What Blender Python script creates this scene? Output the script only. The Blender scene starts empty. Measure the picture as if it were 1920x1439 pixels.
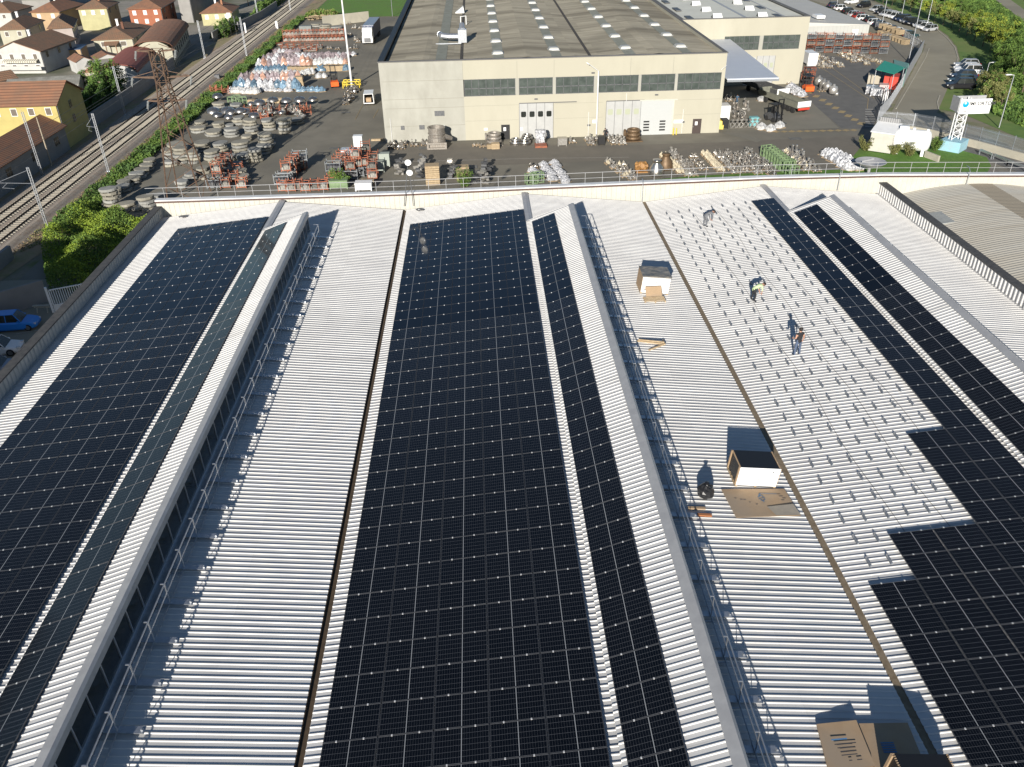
import bpy, bmesh, math, random
from mathutils import Vector, Matrix
RND = random.Random(7)
R = math.radians
D = bpy.data
scene = bpy.context.scene
COL = scene.collection
pi = math.pi
# ------------------------------------------------------------------ camera frame (metres; ground z=0)
CAM = Vector((0, 0, 35.91)); FPX = 1548.99
RT = Vector((0.9988830, -0.0434138, -0.0186523))
UP = Vector((0.0387746, 0.5275262, 0.8486534))
FW = Vector((0.0270037, 0.8484288, -0.5286203))
def _ray(x, y): return FW + RT*((x-960)/FPX) - UP*((y-719.5)/FPX)
def G(x, y, z=0.0):
    d = _ray(x, y); p = CAM + d*((z-CAM.z)/d.z); return p
def FY(x, y, Y): d = _ray(x, y); return CAM + d*(Y/d.y)
def FX(x, y, X): d = _ray(x, y); return CAM + d*(X/d.x)
def PL(x, y, X0, Z0, s):
    d = _ray(x, y); t = (Z0 - s*X0 - CAM.z)/(d.z - s*d.x); return CAM + d*t
# ------------------------------------------------------------------ materials
MATS = {}
def mat(name, c, c2=None, sc=3.0, rough=.7, metal=0.0, spec=.5, bump=0.0, bsc=None, vary=0.0, detail=4.0, c3=None, emit=None, alpha=None, stretch=None, lo=.35, hi=.65):
    if name in MATS: return MATS[name]
    m = D.materials.new(name); m.use_nodes = True; nt = m.node_tree; N = nt.nodes; L = nt.links
    b = N['Principled BSDF']; b.inputs['Roughness'].default_value = rough; b.inputs['Metallic'].default_value = metal
    b.inputs['Specular IOR Level'].default_value = spec
    b.inputs['Base Color'].default_value = (*c, 1)
    tc = N.new('ShaderNodeTexCoord'); out = None; co = tc.outputs['Object']
    if stretch:
        mp = N.new('ShaderNodeMapping'); mp.inputs['Scale'].default_value = stretch; L.new(co, mp.inputs['Vector']); co = mp.outputs[0]
    if c2 is not None:
        n = N.new('ShaderNodeTexNoise'); n.inputs['Scale'].default_value = sc; n.inputs['Detail'].default_value = detail; n.inputs['Roughness'].default_value = .6
        L.new(co, n.inputs['Vector'])
        mr = N.new('ShaderNodeMapRange'); mr.inputs['From Min'].default_value = lo; mr.inputs['From Max'].default_value = hi
        L.new(n.outputs['Fac'], mr.inputs['Value'])
        mx = N.new('ShaderNodeMix'); mx.data_type = 'RGBA'; L.new(mr.outputs[0], mx.inputs[0])
        mx.inputs[6].default_value = (*c, 1); mx.inputs[7].default_value = (*c2, 1); out = mx.outputs[2]
        if c3 is not None:
            n2 = N.new('ShaderNodeTexNoise'); n2.inputs['Scale'].default_value = sc*.17; n2.inputs['Detail'].default_value = 3
            L.new(co, n2.inputs['Vector'])
            mr2 = N.new('ShaderNodeMapRange'); mr2.inputs['From Min'].default_value = .48; mr2.inputs['From Max'].default_value = .66
            L.new(n2.outputs['Fac'], mr2.inputs['Value'])
            mx2 = N.new('ShaderNodeMix'); mx2.data_type = 'RGBA'; L.new(mr2.outputs[0], mx2.inputs[0]); L.new(out, mx2.inputs[6])
            mx2.inputs[7].default_value = (*c3, 1); out = mx2.outputs[2]
    if vary:
        oi = N.new('ShaderNodeObjectInfo'); hs = N.new('ShaderNodeHueSaturation')
        mr = N.new('ShaderNodeMapRange'); mr.inputs['To Min'].default_value = 1-vary; mr.inputs['To Max'].default_value = 1+vary
        L.new(oi.outputs['Random'], mr.inputs['Value']); L.new(mr.outputs[0], hs.inputs['Value'])
        if out is not None: L.new(out, hs.inputs['Color'])
        else: hs.inputs['Color'].default_value = (*c, 1)
        out = hs.outputs[0]
    if out is not None: L.new(out, b.inputs['Base Color'])
    if bump:
        n = N.new('ShaderNodeTexNoise'); n.inputs['Scale'].default_value = bsc or sc*4; n.inputs['Detail'].default_value = 3; L.new(co, n.inputs['Vector'])
        bp = N.new('ShaderNodeBump'); bp.inputs['Strength'].default_value = bump; bp.inputs['Distance'].default_value = .05
        L.new(n.outputs['Fac'], bp.inputs['Height']); L.new(bp.outputs[0], b.inputs['Normal'])
    MATS[name] = m; return m
def stripes(name, base, line, axis, period, width, rough=.7, metal=0., c2=None, sc=2., bump=0.0, axis2=None, period2=1., width2=.1, spec=.5, vary=0.0, stretch=None):
    """procedural surface with regular joint / rib / tile lines along one or two object axes"""
    if name in MATS: return MATS[name]
    m = mat(name, base, c2 if c2 else tuple(v*.9 for v in base), sc=sc, rough=rough, metal=metal, spec=spec, vary=vary, stretch=stretch); nt = m.node_tree; N = nt.nodes; L = nt.links
    b = N['Principled BSDF']; src = b.inputs['Base Color'].links[0].from_socket
    tc = N.new('ShaderNodeTexCoord'); sp = N.new('ShaderNodeSeparateXYZ'); L.new(tc.outputs['Object'], sp.inputs[0])
    def ln(ax, per, w):
        a = N.new('ShaderNodeMath'); a.operation = 'DIVIDE'; a.inputs[1].default_value = per; L.new(sp.outputs[ax], a.inputs[0])
        f = N.new('ShaderNodeMath'); f.operation = 'FRACT'; L.new(a.outputs[0], f.inputs[0])
        q = N.new('ShaderNodeMath'); q.operation = 'LESS_THAN'; q.inputs[1].default_value = w/per; L.new(f.outputs[0], q.inputs[0]); return q.outputs[0], f.outputs[0]
    k, fr = ln(axis, period, width)
    if axis2 is not None:
        k2, _ = ln(axis2, period2, width2); mm = N.new('ShaderNodeMath'); mm.operation = 'MAXIMUM'; L.new(k, mm.inputs[0]); L.new(k2, mm.inputs[1]); k = mm.outputs[0]
    mx = N.new('ShaderNodeMix'); mx.data_type = 'RGBA'; L.new(k, mx.inputs[0]); L.new(src, mx.inputs[6]); mx.inputs[7].default_value = (*line, 1)
    L.new(mx.outputs[2], b.inputs['Base Color'])
    if bump:
        s = N.new('ShaderNodeMath'); s.operation = 'PINGPONG'; s.inputs[1].default_value = .5; L.new(fr, s.inputs[0])
        bp = N.new('ShaderNodeBump'); bp.inputs['Strength'].default_value = bump; bp.inputs['Distance'].default_value = period*.5
        L.new(s.outputs[0], bp.inputs['Height']); L.new(bp.outputs[0], b.inputs['Normal'])
    return m
# ------------------------------------------------------------------ mesh builder
class MB:
    def __init__(s): s.v = []; s.f = []; s.mi = []; s.m = 0; s.sm = []; s.smooth = False; s.cut = []
    def add(s, vs, fs):
        o = len(s.v); s.cut.append((o, len(s.f))); s.v += [tuple(p) for p in vs]; s.f += [tuple(i+o for i in f) for f in fs]; s.mi += [s.m]*len(fs); s.sm += [s.smooth]*len(fs); return s
    def box(s, x0, y0, z0, x1, y1, z1):
        return s.add([(x0,y0,z0),(x1,y0,z0),(x1,y1,z0),(x0,y1,z0),(x0,y0,z1),(x1,y0,z1),(x1,y1,z1),(x0,y1,z1)],
            [(0,3,2,1),(4,5,6,7),(0,1,5,4),(1,2,6,5),(2,3,7,6),(3,0,4,7)])
    def cbox(s, cx, cy, cz, sx, sy, sz, rz=0, rx=0, ry=0):
        M = Matrix.Translation((cx,cy,cz)) @ Matrix.Rotation(rz,4,'Z') @ Matrix.Rotation(ry,4,'Y') @ Matrix.Rotation(rx,4,'X')
        o = [(-1,-1,-1),(1,-1,-1),(1,1,-1),(-1,1,-1),(-1,-1,1),(1,-1,1),(1,1,1),(-1,1,1)]
        return s.add([M @ Vector((a*sx/2,b*sy/2,c*sz/2)) for a,b,c in o], [(0,3,2,1),(4,5,6,7),(0,1,5,4),(1,2,6,5),(2,3,7,6),(3,0,4,7)])
    def tube(s, p0, p1, r0, r1=None, n=6, cap=True):
        p0 = Vector(p0); p1 = Vector(p1); r1 = r0 if r1 is None else r1
        d = (p1-p0).normalized(); a = d.orthogonal().normalized(); b = d.cross(a)
        vs = [p0 + (a*math.cos(2*pi*i/n)+b*math.sin(2*pi*i/n))*r0 for i in range(n)] + [p1 + (a*math.cos(2*pi*i/n)+b*math.sin(2*pi*i/n))*r1 for i in range(n)]
        fs = [(i,(i+1)%n,n+(i+1)%n,n+i) for i in range(n)]
        if cap: fs += [tuple(range(n-1,-1,-1)), tuple(range(n,2*n))]
        return s.add(vs, fs)
    def path(s, pts, r, n=6):
        for a, b in zip(pts[:-1], pts[1:]): s.tube(a, b, r, n=n)
        return s
    def bar(s, p0, p1, w, h, up=(0,0,1)):
        p0 = Vector(p0); p1 = Vector(p1); d = (p1-p0).normalized(); u = Vector(up); sd = d.cross(u)
        if sd.length < 1e-4: sd = d.orthogonal()
        sd.normalize(); u = sd.cross(d).normalized(); vs = []
        for p in (p0, p1):
            for a, b in ((-1,-1),(1,-1),(1,1),(-1,1)): vs.append(p + sd*(a*w/2) + u*(b*h/2))
        return s.add(vs, [(0,1,2,3),(7,6,5,4),(0,4,5,1),(1,5,6,2),(2,6,7,3),(3,7,4,0)])
    def lathe(s, prof, c=(0,0,0), n=16, M=None):
        c = Vector(c); vs = []; k = len(prof)
        for r, z in prof:
            for i in range(n): vs.append(Vector((r*math.cos(2*pi*i/n), r*math.sin(2*pi*i/n), z)))
        vs = [(M @ q if M else q)+c for q in vs]; fs = []
        for j in range(k-1):
            for i in range(n): fs.append((j*n+i, j*n+(i+1)%n, (j+1)*n+(i+1)%n, (j+1)*n+i))
        if prof[0][0] > 1e-3: fs.append(tuple(range(n-1,-1,-1)))
        if prof[-1][0] > 1e-3: fs.append(tuple(range((k-1)*n, k*n)))
        return s.add(vs, fs)
    def prism(s, poly, z0, z1):
        n = len(poly); return s.add([(x,y,z0) for x,y in poly]+[(x,y,z1) for x,y in poly],
            [(i,(i+1)%n,n+(i+1)%n,n+i) for i in range(n)]+[tuple(range(n-1,-1,-1)), tuple(range(n,2*n))])
    def quad(s, a, b, c, d): return s.add([a,b,c,d], [(0,1,2,3)])
    def poly(s, pts): return s.add(pts, [tuple(range(len(pts)))])
    def extr(s, prof, axis, a, b):
        """extrude a closed 2-D profile along 'x' or 'y' from a to b; profile pairs are (other, z)"""
        n = len(prof); f = (lambda t,u,z: (t,u,z)) if axis == 'x' else (lambda t,u,z: (u,t,z))
        vs = [f(a,u,z) for u,z in prof]+[f(b,u,z) for u,z in prof]
        return s.add(vs, [(i,(i+1)%n,n+(i+1)%n,n+i) for i in range(n)]+[tuple(range(n-1,-1,-1)), tuple(range(n,2*n))])
    def blob(s, c, r, n=8, k=5, jit=.2, sq=(1,1,1), rnd=RND):
        vs = []; fs = []
        for j in range(k+1):
            ph = pi*j/k
            for i in range(n):
                th = 2*pi*i/n; q = r*(1+rnd.uniform(-jit,jit)) if 0<j<k else r
                vs.append((c[0]+q*math.sin(ph)*math.cos(th)*sq[0], c[1]+q*math.sin(ph)*math.sin(th)*sq[1], c[2]+q*math.cos(ph)*sq[2]))
        for j in range(k):
            for i in range(n): fs.append((j*n+i,(j+1)*n+i,(j+1)*n+(i+1)%n,j*n+(i+1)%n))
        return s.add(vs, fs)
    def torus(s, c, Rr, r, n=16, k=6, M=None):
        vs = []; fs = []; c = Vector(c)
        for i in range(n):
            a = 2*pi*i/n
            for j in range(k):
                b = 2*pi*j/k; q = Vector(((Rr+r*math.cos(b))*math.cos(a), (Rr+r*math.cos(b))*math.sin(a), r*math.sin(b))); vs.append((M @ q if M else q)+c)
        for i in range(n):
            for j in range(k): fs.append((i*k+j, ((i+1)%n)*k+j, ((i+1)%n)*k+(j+1)%k, i*k+(j+1)%k))
        return s.add(vs, fs)
    def mesh(s, name, mats, fix=True):
        me = D.meshes.new(name); me.from_pydata(s.v, [], s.f)
        for m in (mats if isinstance(mats, (list,tuple)) else [mats]): me.materials.append(m)
        me.polygons.foreach_set('material_index', s.mi); me.polygons.foreach_set('use_smooth', s.sm)
        if fix:
            bm = bmesh.new(); bm.from_mesh(me); bmesh.ops.recalc_face_normals(bm, faces=bm.faces); bm.to_mesh(me); bm.free()
        me.update(); return me
    def objs(s, name, mats, parent, k=1):
        """one object for every k added shapes: repeats of a part stay separate parts"""
        for i in range(0, len(s.cut), k):
            a = s.cut[i]; b = s.cut[i+k] if i+k < len(s.cut) else (len(s.v), len(s.f)); m = MB()
            m.v = s.v[a[0]:b[0]]; m.f = [tuple(q-a[0] for q in f) for f in s.f[a[1]:b[1]]]; m.mi = s.mi[a[1]:b[1]]; m.sm = s.sm[a[1]:b[1]]
            m.obj(name, mats, parent)
    def obj(s, name, mats, parent=None, loc=None, rz=0, fix=True, **t):
        return link(name, s.mesh(name, mats, fix), parent, loc, rz, **t)
def link(name, me, parent=None, loc=None, rz=0, scale=None, **t):
    o = D.objects.new(name, me); COL.objects.link(o)
    if parent: o.parent = parent
    if loc is not None: o.location = loc
    if rz: o.rotation_euler = (0,0,rz)
    if scale is not None: o.scale = (scale,)*3 if isinstance(scale,(int,float)) else scale
    if t: tag(o, **t)
    return o
def tag(o, label=None, cat=None, group=None, kind=None):
    if label: o['label'] = label
    if cat: o['category'] = cat
    if group: o['group'] = group
    if kind: o['kind'] = kind
    return o
def thing(name, loc=(0,0,0), rz=0, scale=None, **t): return link(name, None, None, loc, rz, scale, **t)
def copy_tree(o, parent=None):
    c = o.copy(); COL.objects.link(c); c.parent = parent
    for ch in o.children: copy_tree(ch, c)
    return c
PROTO_USED = set()
def place(o, loc, rz=0, scale=None, mats=None, **t):
    """first call moves the prototype itself; later calls copy it with all its parts"""
    if o.name in PROTO_USED: c = copy_tree(o)
    else: PROTO_USED.add(o.name); c = o
    c.location = loc; c.rotation_euler = (0,0,rz)
    if scale is not None: c.scale = (scale,)*3 if isinstance(scale,(int,float)) else scale
    if mats:
        for q in [c]+list(c.children):
            for i_, s_ in enumerate(q.material_slots):
                for old, new in mats:
                    if q.data.materials[i_] == old: s_.link = 'OBJECT'; s_.material = new
    tag(c, **t); return c
NUM = ['first','second','third','fourth','fifth','sixth','seventh','eighth','ninth','tenth','eleventh','twelfth','thirteenth','fourteenth','fifteenth','sixteenth','seventeenth','eighteenth','nineteenth','twentieth']
def nth(i):
    if i < 20: return NUM[i]
    t, u = divmod(i+1, 10); tens = ['','','twent','thirt','fort','fift','sixt'][t]
    return tens+'ieth' if u == 0 else tens+'y-'+NUM[u-1]
M_white = stripes('white_sheet', (.62,.61,.59), (.50,.49,.47), 1, 4.27, .05, rough=.5, c2=(.57,.56,.545), sc=.6, axis2=0, period2=3.7, width2=.012, spec=.4)
M_cream = mat('cream_sheet', (.50,.485,.425), (.45,.435,.38), sc=1.2, rough=.6)
M_flash = mat('grey_flashing', (.42,.42,.42), (.36,.36,.365), sc=2, rough=.45, metal=.2)
M_coping = mat('coping_white', (.70,.70,.69), (.6,.6,.6), sc=1.5, rough=.45)
M_brown = mat('brown_flashing', (.075,.04,.032), (.11,.065,.05), sc=3, rough=.6)
M_darkcop = mat('dark_bitumen', (.05,.05,.052), (.085,.083,.08), sc=3, rough=.8)
M_gutter = mat('gutter_dirt', (.16,.12,.075), (.23,.18,.12), sc=4, rough=.9)
M_gutterd = mat('gutter_dirt_shaded', (.055,.038,.022), (.09,.06,.035), sc=4, rough=.9)  # brown gutter dirt with the deep channel's shadow painted into it
M_galv = mat('galvanised', (.52,.54,.57), (.42,.44,.47), sc=6, rough=.38, metal=.75)
M_steel = mat('steel_dark', (.10,.105,.11), (.16,.16,.165), sc=6, rough=.5, metal=.5)
M_alu = mat('aluminium', (.60,.61,.62), rough=.35, metal=.8)
M_glassd = mat('window_dark', (.018,.02,.018), (.03,.034,.03), sc=1.5, rough=.18, spec=.5)
M_glassg = mat('window_green', (.05,.062,.055), (.085,.1,.09), sc=.8, rough=.25, spec=.6)
M_asph = mat('asphalt', (.170,.155,.122), (.210,.192,.152), sc=.28, rough=.92, c3=(.140,.130,.106), bump=.04, bsc=6)
M_asphd = mat('asphalt_dark', (.115,.112,.105), (.145,.14,.13), sc=.5, rough=.9, bump=.15, bsc=6)
M_conc = mat('concrete_road', (.255,.232,.172), (.285,.26,.195), sc=.3, rough=.92, c3=(.225,.205,.155), bump=.1, bsc=5)
M_pconc = mat('pale_concrete', (.42,.39,.31), (.36,.335,.27), sc=.8, rough=.9, c3=(.33,.31,.25))
M_grass = mat('grass_field', (.075,.17,.018), (.11,.215,.025), sc=1.2, rough=.95, c3=(.10,.17,.03), bump=.12, bsc=7)
M_verge = mat('verge_scrub', (.22,.205,.085), (.31,.24,.15), sc=.8, rough=.97, c3=(.32,.22,.15), bump=.2, bsc=5)
M_ballast = mat('ballast', (.25,.205,.16), (.45,.385,.31), sc=9, rough=.97, c3=(.32,.245,.185), bump=.3, bsc=14)
M_dirt = mat('dirt', (.19,.17,.12), (.24,.21,.15), sc=1.2, rough=.97, c3=(.13,.15,.05), bump=.1)
M_sleeper = mat('sleeper', (.36,.33,.27), (.28,.255,.21), sc=3, rough=.95)
M_rail = mat('rail_rust', (.055,.038,.03), rough=.6, metal=.3)
M_rust = mat('rusty_steel', (.17,.105,.07), (.10,.065,.045), sc=4, rough=.8, metal=.2)
M_orange = mat('orange_paint', (.34,.10,.045), (.22,.075,.04), sc=4, rough=.6, vary=.25)
M_red = mat('red_paint', (.50,.05,.03), rough=.4)
M_fork = mat('forklift_orange', (.75,.12,.02), rough=.4)
M_green = mat('green_paint', (.19,.27,.14), (.15,.22,.11), sc=3, rough=.6)
M_tealg = mat('green_canopy', (.02,.30,.20), (.018,.26,.17), sc=2, rough=.5)
M_yellow = mat('yellow_paint', (.70,.52,.04), (.55,.42,.06), sc=4, rough=.5)
M_black = mat('black_plastic', (.012,.012,.013), rough=.5)
M_rubber = mat('rubber', (.02,.02,.02), rough=.85)
M_slab = mat('slab_grey', (.29,.288,.265), (.22,.218,.20), sc=1.5, rough=.85, vary=.18)
M_slab2 = mat('slab_tan', (.30,.28,.225), (.23,.215,.175), sc=1.5, rough=.85, vary=.15)
M_wood = mat('raw_wood', (.44,.34,.21), (.34,.25,.15), sc=5, rough=.8, vary=.15)
M_pallet = mat('pallet_wood', (.36,.27,.17), (.27,.20,.13), sc=6, rough=.9, vary=.2)
M_card = mat('cardboard', (.40,.28,.17), (.35,.245,.15), sc=2, rough=.85, c3=(.32,.25,.18))
M_chrome = mat('shiny_steel', (.50,.47,.43), (.33,.31,.28), sc=5, rough=.3, metal=.9, vary=.15)
M_cast = mat('cast_steel', (.30,.28,.25), (.19,.165,.14), sc=6, rough=.5, metal=.5, vary=.3)
M_castl = mat('machined_steel', (.58,.56,.52), (.36,.34,.31), sc=8, rough=.35, metal=.7, vary=.25)
M_bronze = mat('brown_casting', (.20,.13,.07), (.13,.085,.05), sc=5, rough=.55, metal=.4, vary=.2)
M_foil = mat('clear_film', (.62,.62,.63), (.22,.225,.24), sc=4, rough=.2, spec=.8, vary=.15, bump=.9, bsc=3, lo=.42, hi=.58)
M_wrapw = mat('white_wrap', (.56,.56,.55), (.27,.27,.27), sc=4, rough=.35, vary=.12, bump=.6, bsc=4)
M_wrapl = mat('lilac_wrap', (.32,.27,.28), (.15,.12,.125), sc=4, rough=.3, vary=.3, bump=.7, bsc=4)
M_wrapb = mat('blue_wrap', (.19,.28,.36), (.05,.10,.15), sc=4, rough=.3, vary=.35, bump=.7, bsc=4)
M_wrapo = mat('orange_wrap', (.52,.29,.20), (.27,.18,.15), sc=4, rough=.35, vary=.2, bump=.7, bsc=4)
M_white_p = mat('white_paint', (.78,.78,.77), (.72,.72,.71), sc=1, rough=.35)
M_skin = mat('skin', (.45,.25,.17), rough=.6)
M_leaf1 = mat('leaf_dark', (.04,.078,.02), (.062,.11,.025), sc=2, rough=.8, vary=.15, spec=.2)
M_leaf2 = mat('leaf_mid', (.075,.14,.03), (.14,.21,.045), sc=2, rough=.8, vary=.2, spec=.2)
M_leaf3 = mat('leaf_yellow', (.20,.25,.035), (.27,.30,.045), sc=2, rough=.8, vary=.2, spec=.2)
M_leaf4 = mat('leaf_olive', (.14,.155,.045), (.18,.175,.07), sc=2, rough=.8, vary=.2, spec=.2)
M_bark = mat('bark', (.09,.065,.045), (.13,.10,.07), sc=8, rough=.95)
M_blue_b = mat('pale_blue_paint', (.27,.50,.60), (.30,.46,.52), sc=1.5, rough=.7)
def sheet_tones(m, pitch=1.0, amt=.09):
    """each roof sheet its own slight tone, with faint dirt streaks down the slope"""
    nt = m.node_tree; N = nt.nodes; L = nt.links; b = N['Principled BSDF']; src = b.inputs['Base Color'].links[0].from_socket
    tc = N.new('ShaderNodeTexCoord'); sp = N.new('ShaderNodeSeparateXYZ'); L.new(tc.outputs['Object'], sp.inputs[0])
    a = N.new('ShaderNodeMath'); a.operation = 'DIVIDE'; a.inputs[1].default_value = pitch; L.new(sp.outputs[1], a.inputs[0])
    f = N.new('ShaderNodeMath'); f.operation = 'FLOOR'; L.new(a.outputs[0], f.inputs[0])
    a2 = N.new('ShaderNodeMath'); a2.operation = 'DIVIDE'; a2.inputs[1].default_value = 3.7; L.new(sp.outputs[0], a2.inputs[0])
    f2 = N.new('ShaderNodeMath'); f2.operation = 'FLOOR'; L.new(a2.outputs[0], f2.inputs[0])
    cx = N.new('ShaderNodeCombineXYZ'); L.new(f.outputs[0], cx.inputs[0]); L.new(f2.outputs[0], cx.inputs[1])
    wn = N.new('ShaderNodeTexWhiteNoise'); L.new(cx.outputs[0], wn.inputs['Vector'])
    mp = N.new('ShaderNodeMapping'); mp.inputs['Scale'].default_value = (.35,3.0,1); L.new(tc.outputs['Object'], mp.inputs['Vector'])
    n = N.new('ShaderNodeTexNoise'); n.inputs['Scale'].default_value = 1.6; n.inputs['Detail'].default_value = 5; L.new(mp.outputs[0], n.inputs['Vector'])
    ad = N.new('ShaderNodeMath'); ad.operation = 'MULTIPLY_ADD'; ad.inputs[1].default_value = .7; L.new(wn.outputs[0], ad.inputs[0]); L.new(n.outputs['Fac'], ad.inputs[2])
    mr = N.new('ShaderNodeMapRange'); mr.inputs['From Min'].default_value = .3; mr.inputs['From Max'].default_value = 1.4; mr.inputs['To Min'].default_value = 1-amt*1.6; mr.inputs['To Max'].default_value = 1+amt*.4
    L.new(ad.outputs[0], mr.inputs['Value']); hs = N.new('ShaderNodeHueSaturation'); L.new(src, hs.inputs['Color']); L.new(mr.outputs[0], hs.inputs['Value']); L.new(hs.outputs[0], b.inputs['Base Color'])
sheet_tones(M_white, .93, .07)
# solar panel glass: 20 x 6 half cells, drawn in the panel's own coordinates
def panel_mat():
    m = D.materials.new('solar_glass'); m.use_nodes = True; nt = m.node_tree; N = nt.nodes; L = nt.links
    b = N['Principled BSDF']; b.inputs['Roughness'].default_value = .16; b.inputs['Specular IOR Level'].default_value = .45
    tc = N.new('ShaderNodeTexCoord'); sp = N.new('ShaderNodeSeparateXYZ'); L.new(tc.outputs['Object'], sp.inputs[0])
    def math_(op, a, bb, c=None):
        n = N.new('ShaderNodeMath'); n.operation = op
        for i, q in enumerate((a, bb, c)):
            if q is None: continue
            if isinstance(q, (int,float)): n.inputs[i].default_value = q
            else: L.new(q, n.inputs[i])
        return n.outputs[0]
    def lines(s, per, off, w):
        f = math_('FRACT', math_('DIVIDE', math_('ADD', s, off), per), None); return math_('LESS_THAN', f, w/per)
    cy = lines(sp.outputs[1], 1.36/6, .68+.005, .010)
    cx = lines(sp.outputs[0], 1.92/20, .96+.002, .005)
    g = math_('MAXIMUM', math_('MULTIPLY', cy, 1.0), math_('MULTIPLY', cx, .8))
    mid = math_('LESS_THAN', math_('ABSOLUTE', sp.outputs[0], None), .014)
    oi = N.new('ShaderNodeObjectInfo')
    n = N.new('ShaderNodeTexNoise'); n.inputs['Scale'].default_value = 1.3; L.new(tc.outputs['Object'], n.inputs['Vector'])
    c1 = N.new('ShaderNodeMix'); c1.data_type = 'RGBA'; L.new(oi.outputs['Random'], c1.inputs[0]); c1.inputs[6].default_value = (.0018,.0022,.0034,1); c1.inputs[7].default_value = (.0030,.0034,.0048,1)
    c2 = N.new('ShaderNodeMix'); c2.data_type = 'RGBA'; L.new(g, c2.inputs[0]); L.new(c1.outputs[2], c2.inputs[6]); c2.inputs[7].default_value = (.10,.105,.115,1)
    c3 = N.new('ShaderNodeMix'); c3.data_type = 'RGBA'; L.new(mid, c3.inputs[0]); L.new(c2.outputs[2], c3.inputs[6]); c3.inputs[7].default_value = (.30,.31,.32,1)
    L.new(c3.outputs[2], b.inputs['Base Color'])
    return m
M_pv = panel_mat()
M_pvframe = mat('panel_frame', (.085,.088,.095), rough=.45, metal=.2)
M_clamp = mat('clamp_alu', (.62,.62,.62), rough=.4, metal=.2)
# ------------------------------------------------------------------ our factory roof (three gables)
P = 22.4; V1 = -7.276; V2 = V1+P; V3 = V2+P; V0 = V1-P; ZV = 9.12; SL = .10491; ZR = ZV+SL*P/2
YN = 8.0; YF = 74.63; PH = 1.4243; PW = 2.0235; YA = 69.94; ang = math.atan(SL)
RX = [V0+P/2, V1+P/2, V2+P/2]
fac = thing('factory_building', (0,YN,0), label='long factory building with white corrugated roof of three gables and solar panels', cat='factory')
def W(pt): return (pt[0], pt[1]-YN, pt[2])
def corrugate(mb, xa, za, xb, zb, y0, y1, pitch=.310, h=.036, prof=((0,0),(.026,1),(.062,1),(.080,0))):
    n = int((y1-y0)/pitch); row = []
    for i in range(n):
        y = y0+i*pitch
        for a, b in prof: row.append((y+a, b*h))
    row.append((y0+n*pitch, 0))
    vs = [(xa, y-YN, za+z) for y, z in row]+[(xb, y-YN, zb+z) for y, z in row]; k = len(row)
    mb.add(vs, [(i, k+i, k+i+1, i+1) for i in range(k-1)])
sides = [(V0,ZV,RX[0],ZR),(RX[0],ZR,V1,ZV),(V1,ZV,RX[1],ZR),(RX[1],ZR,V2,ZV),(V2,ZV,RX[2],ZR),(RX[2],ZR,V3,ZV)]
for xa, za, xb, zb in sides:
    mb = MB(); g = .16
    sx = 1 if zb > za else -1
    a_, b_ = (xa+(g if sx > 0 else 0)), (xb-(0 if sx > 0 else g))
    f = lambda x: za+(x-xa)*(zb-za)/(xb-xa)
    corrugate(mb, a_, f(a_), b_, f(b_), YN, YF); o = mb.obj('roof_sheet', M_white, fac)
# gutters
for x, m in ((V1, M_gutterd), (V2, M_gutter)):
    mb = MB(); z = ZV
    w = .13 if x == V1 else .17; dz = .10 if x == V1 else .0
    mb.quad((x-w,0,z-dz),(x+w,0,z-dz),(x+w,YF-YN-.3,z-dz),(x-w,YF-YN-.3,z-dz))
    mb.box(x-w-.05,0,z-.14,x-w,YF-YN-.3,z+.012); mb.box(x+w,0,z-.14,x+w+.05,YF-YN-.3,z+.012); mb.obj('valley_gutter', m, fac)
for x in (V0+.1, V3-.1):
    mb = MB(); mb.box(x-.12,0,ZV-.1,x+.12,YF-YN,ZV+.045); mb.obj('edge_gutter', M_flash, fac)
# ridge caps between far parapet and the monitors
YM = 67.25
for x in RX:
    mb = MB()
    for s in (-1,1):
        mb.quad((x,YM-YN-.2,ZR+.10),(x+s*.30,YM-YN-.2,ZR+.10-.30*SL-.02),(x+s*.30,YF-YN,ZR+.08-.30*SL),(x,YF-YN,ZR+.10))
    mb.obj('ridge_cap', M_flash, fac)
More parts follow.
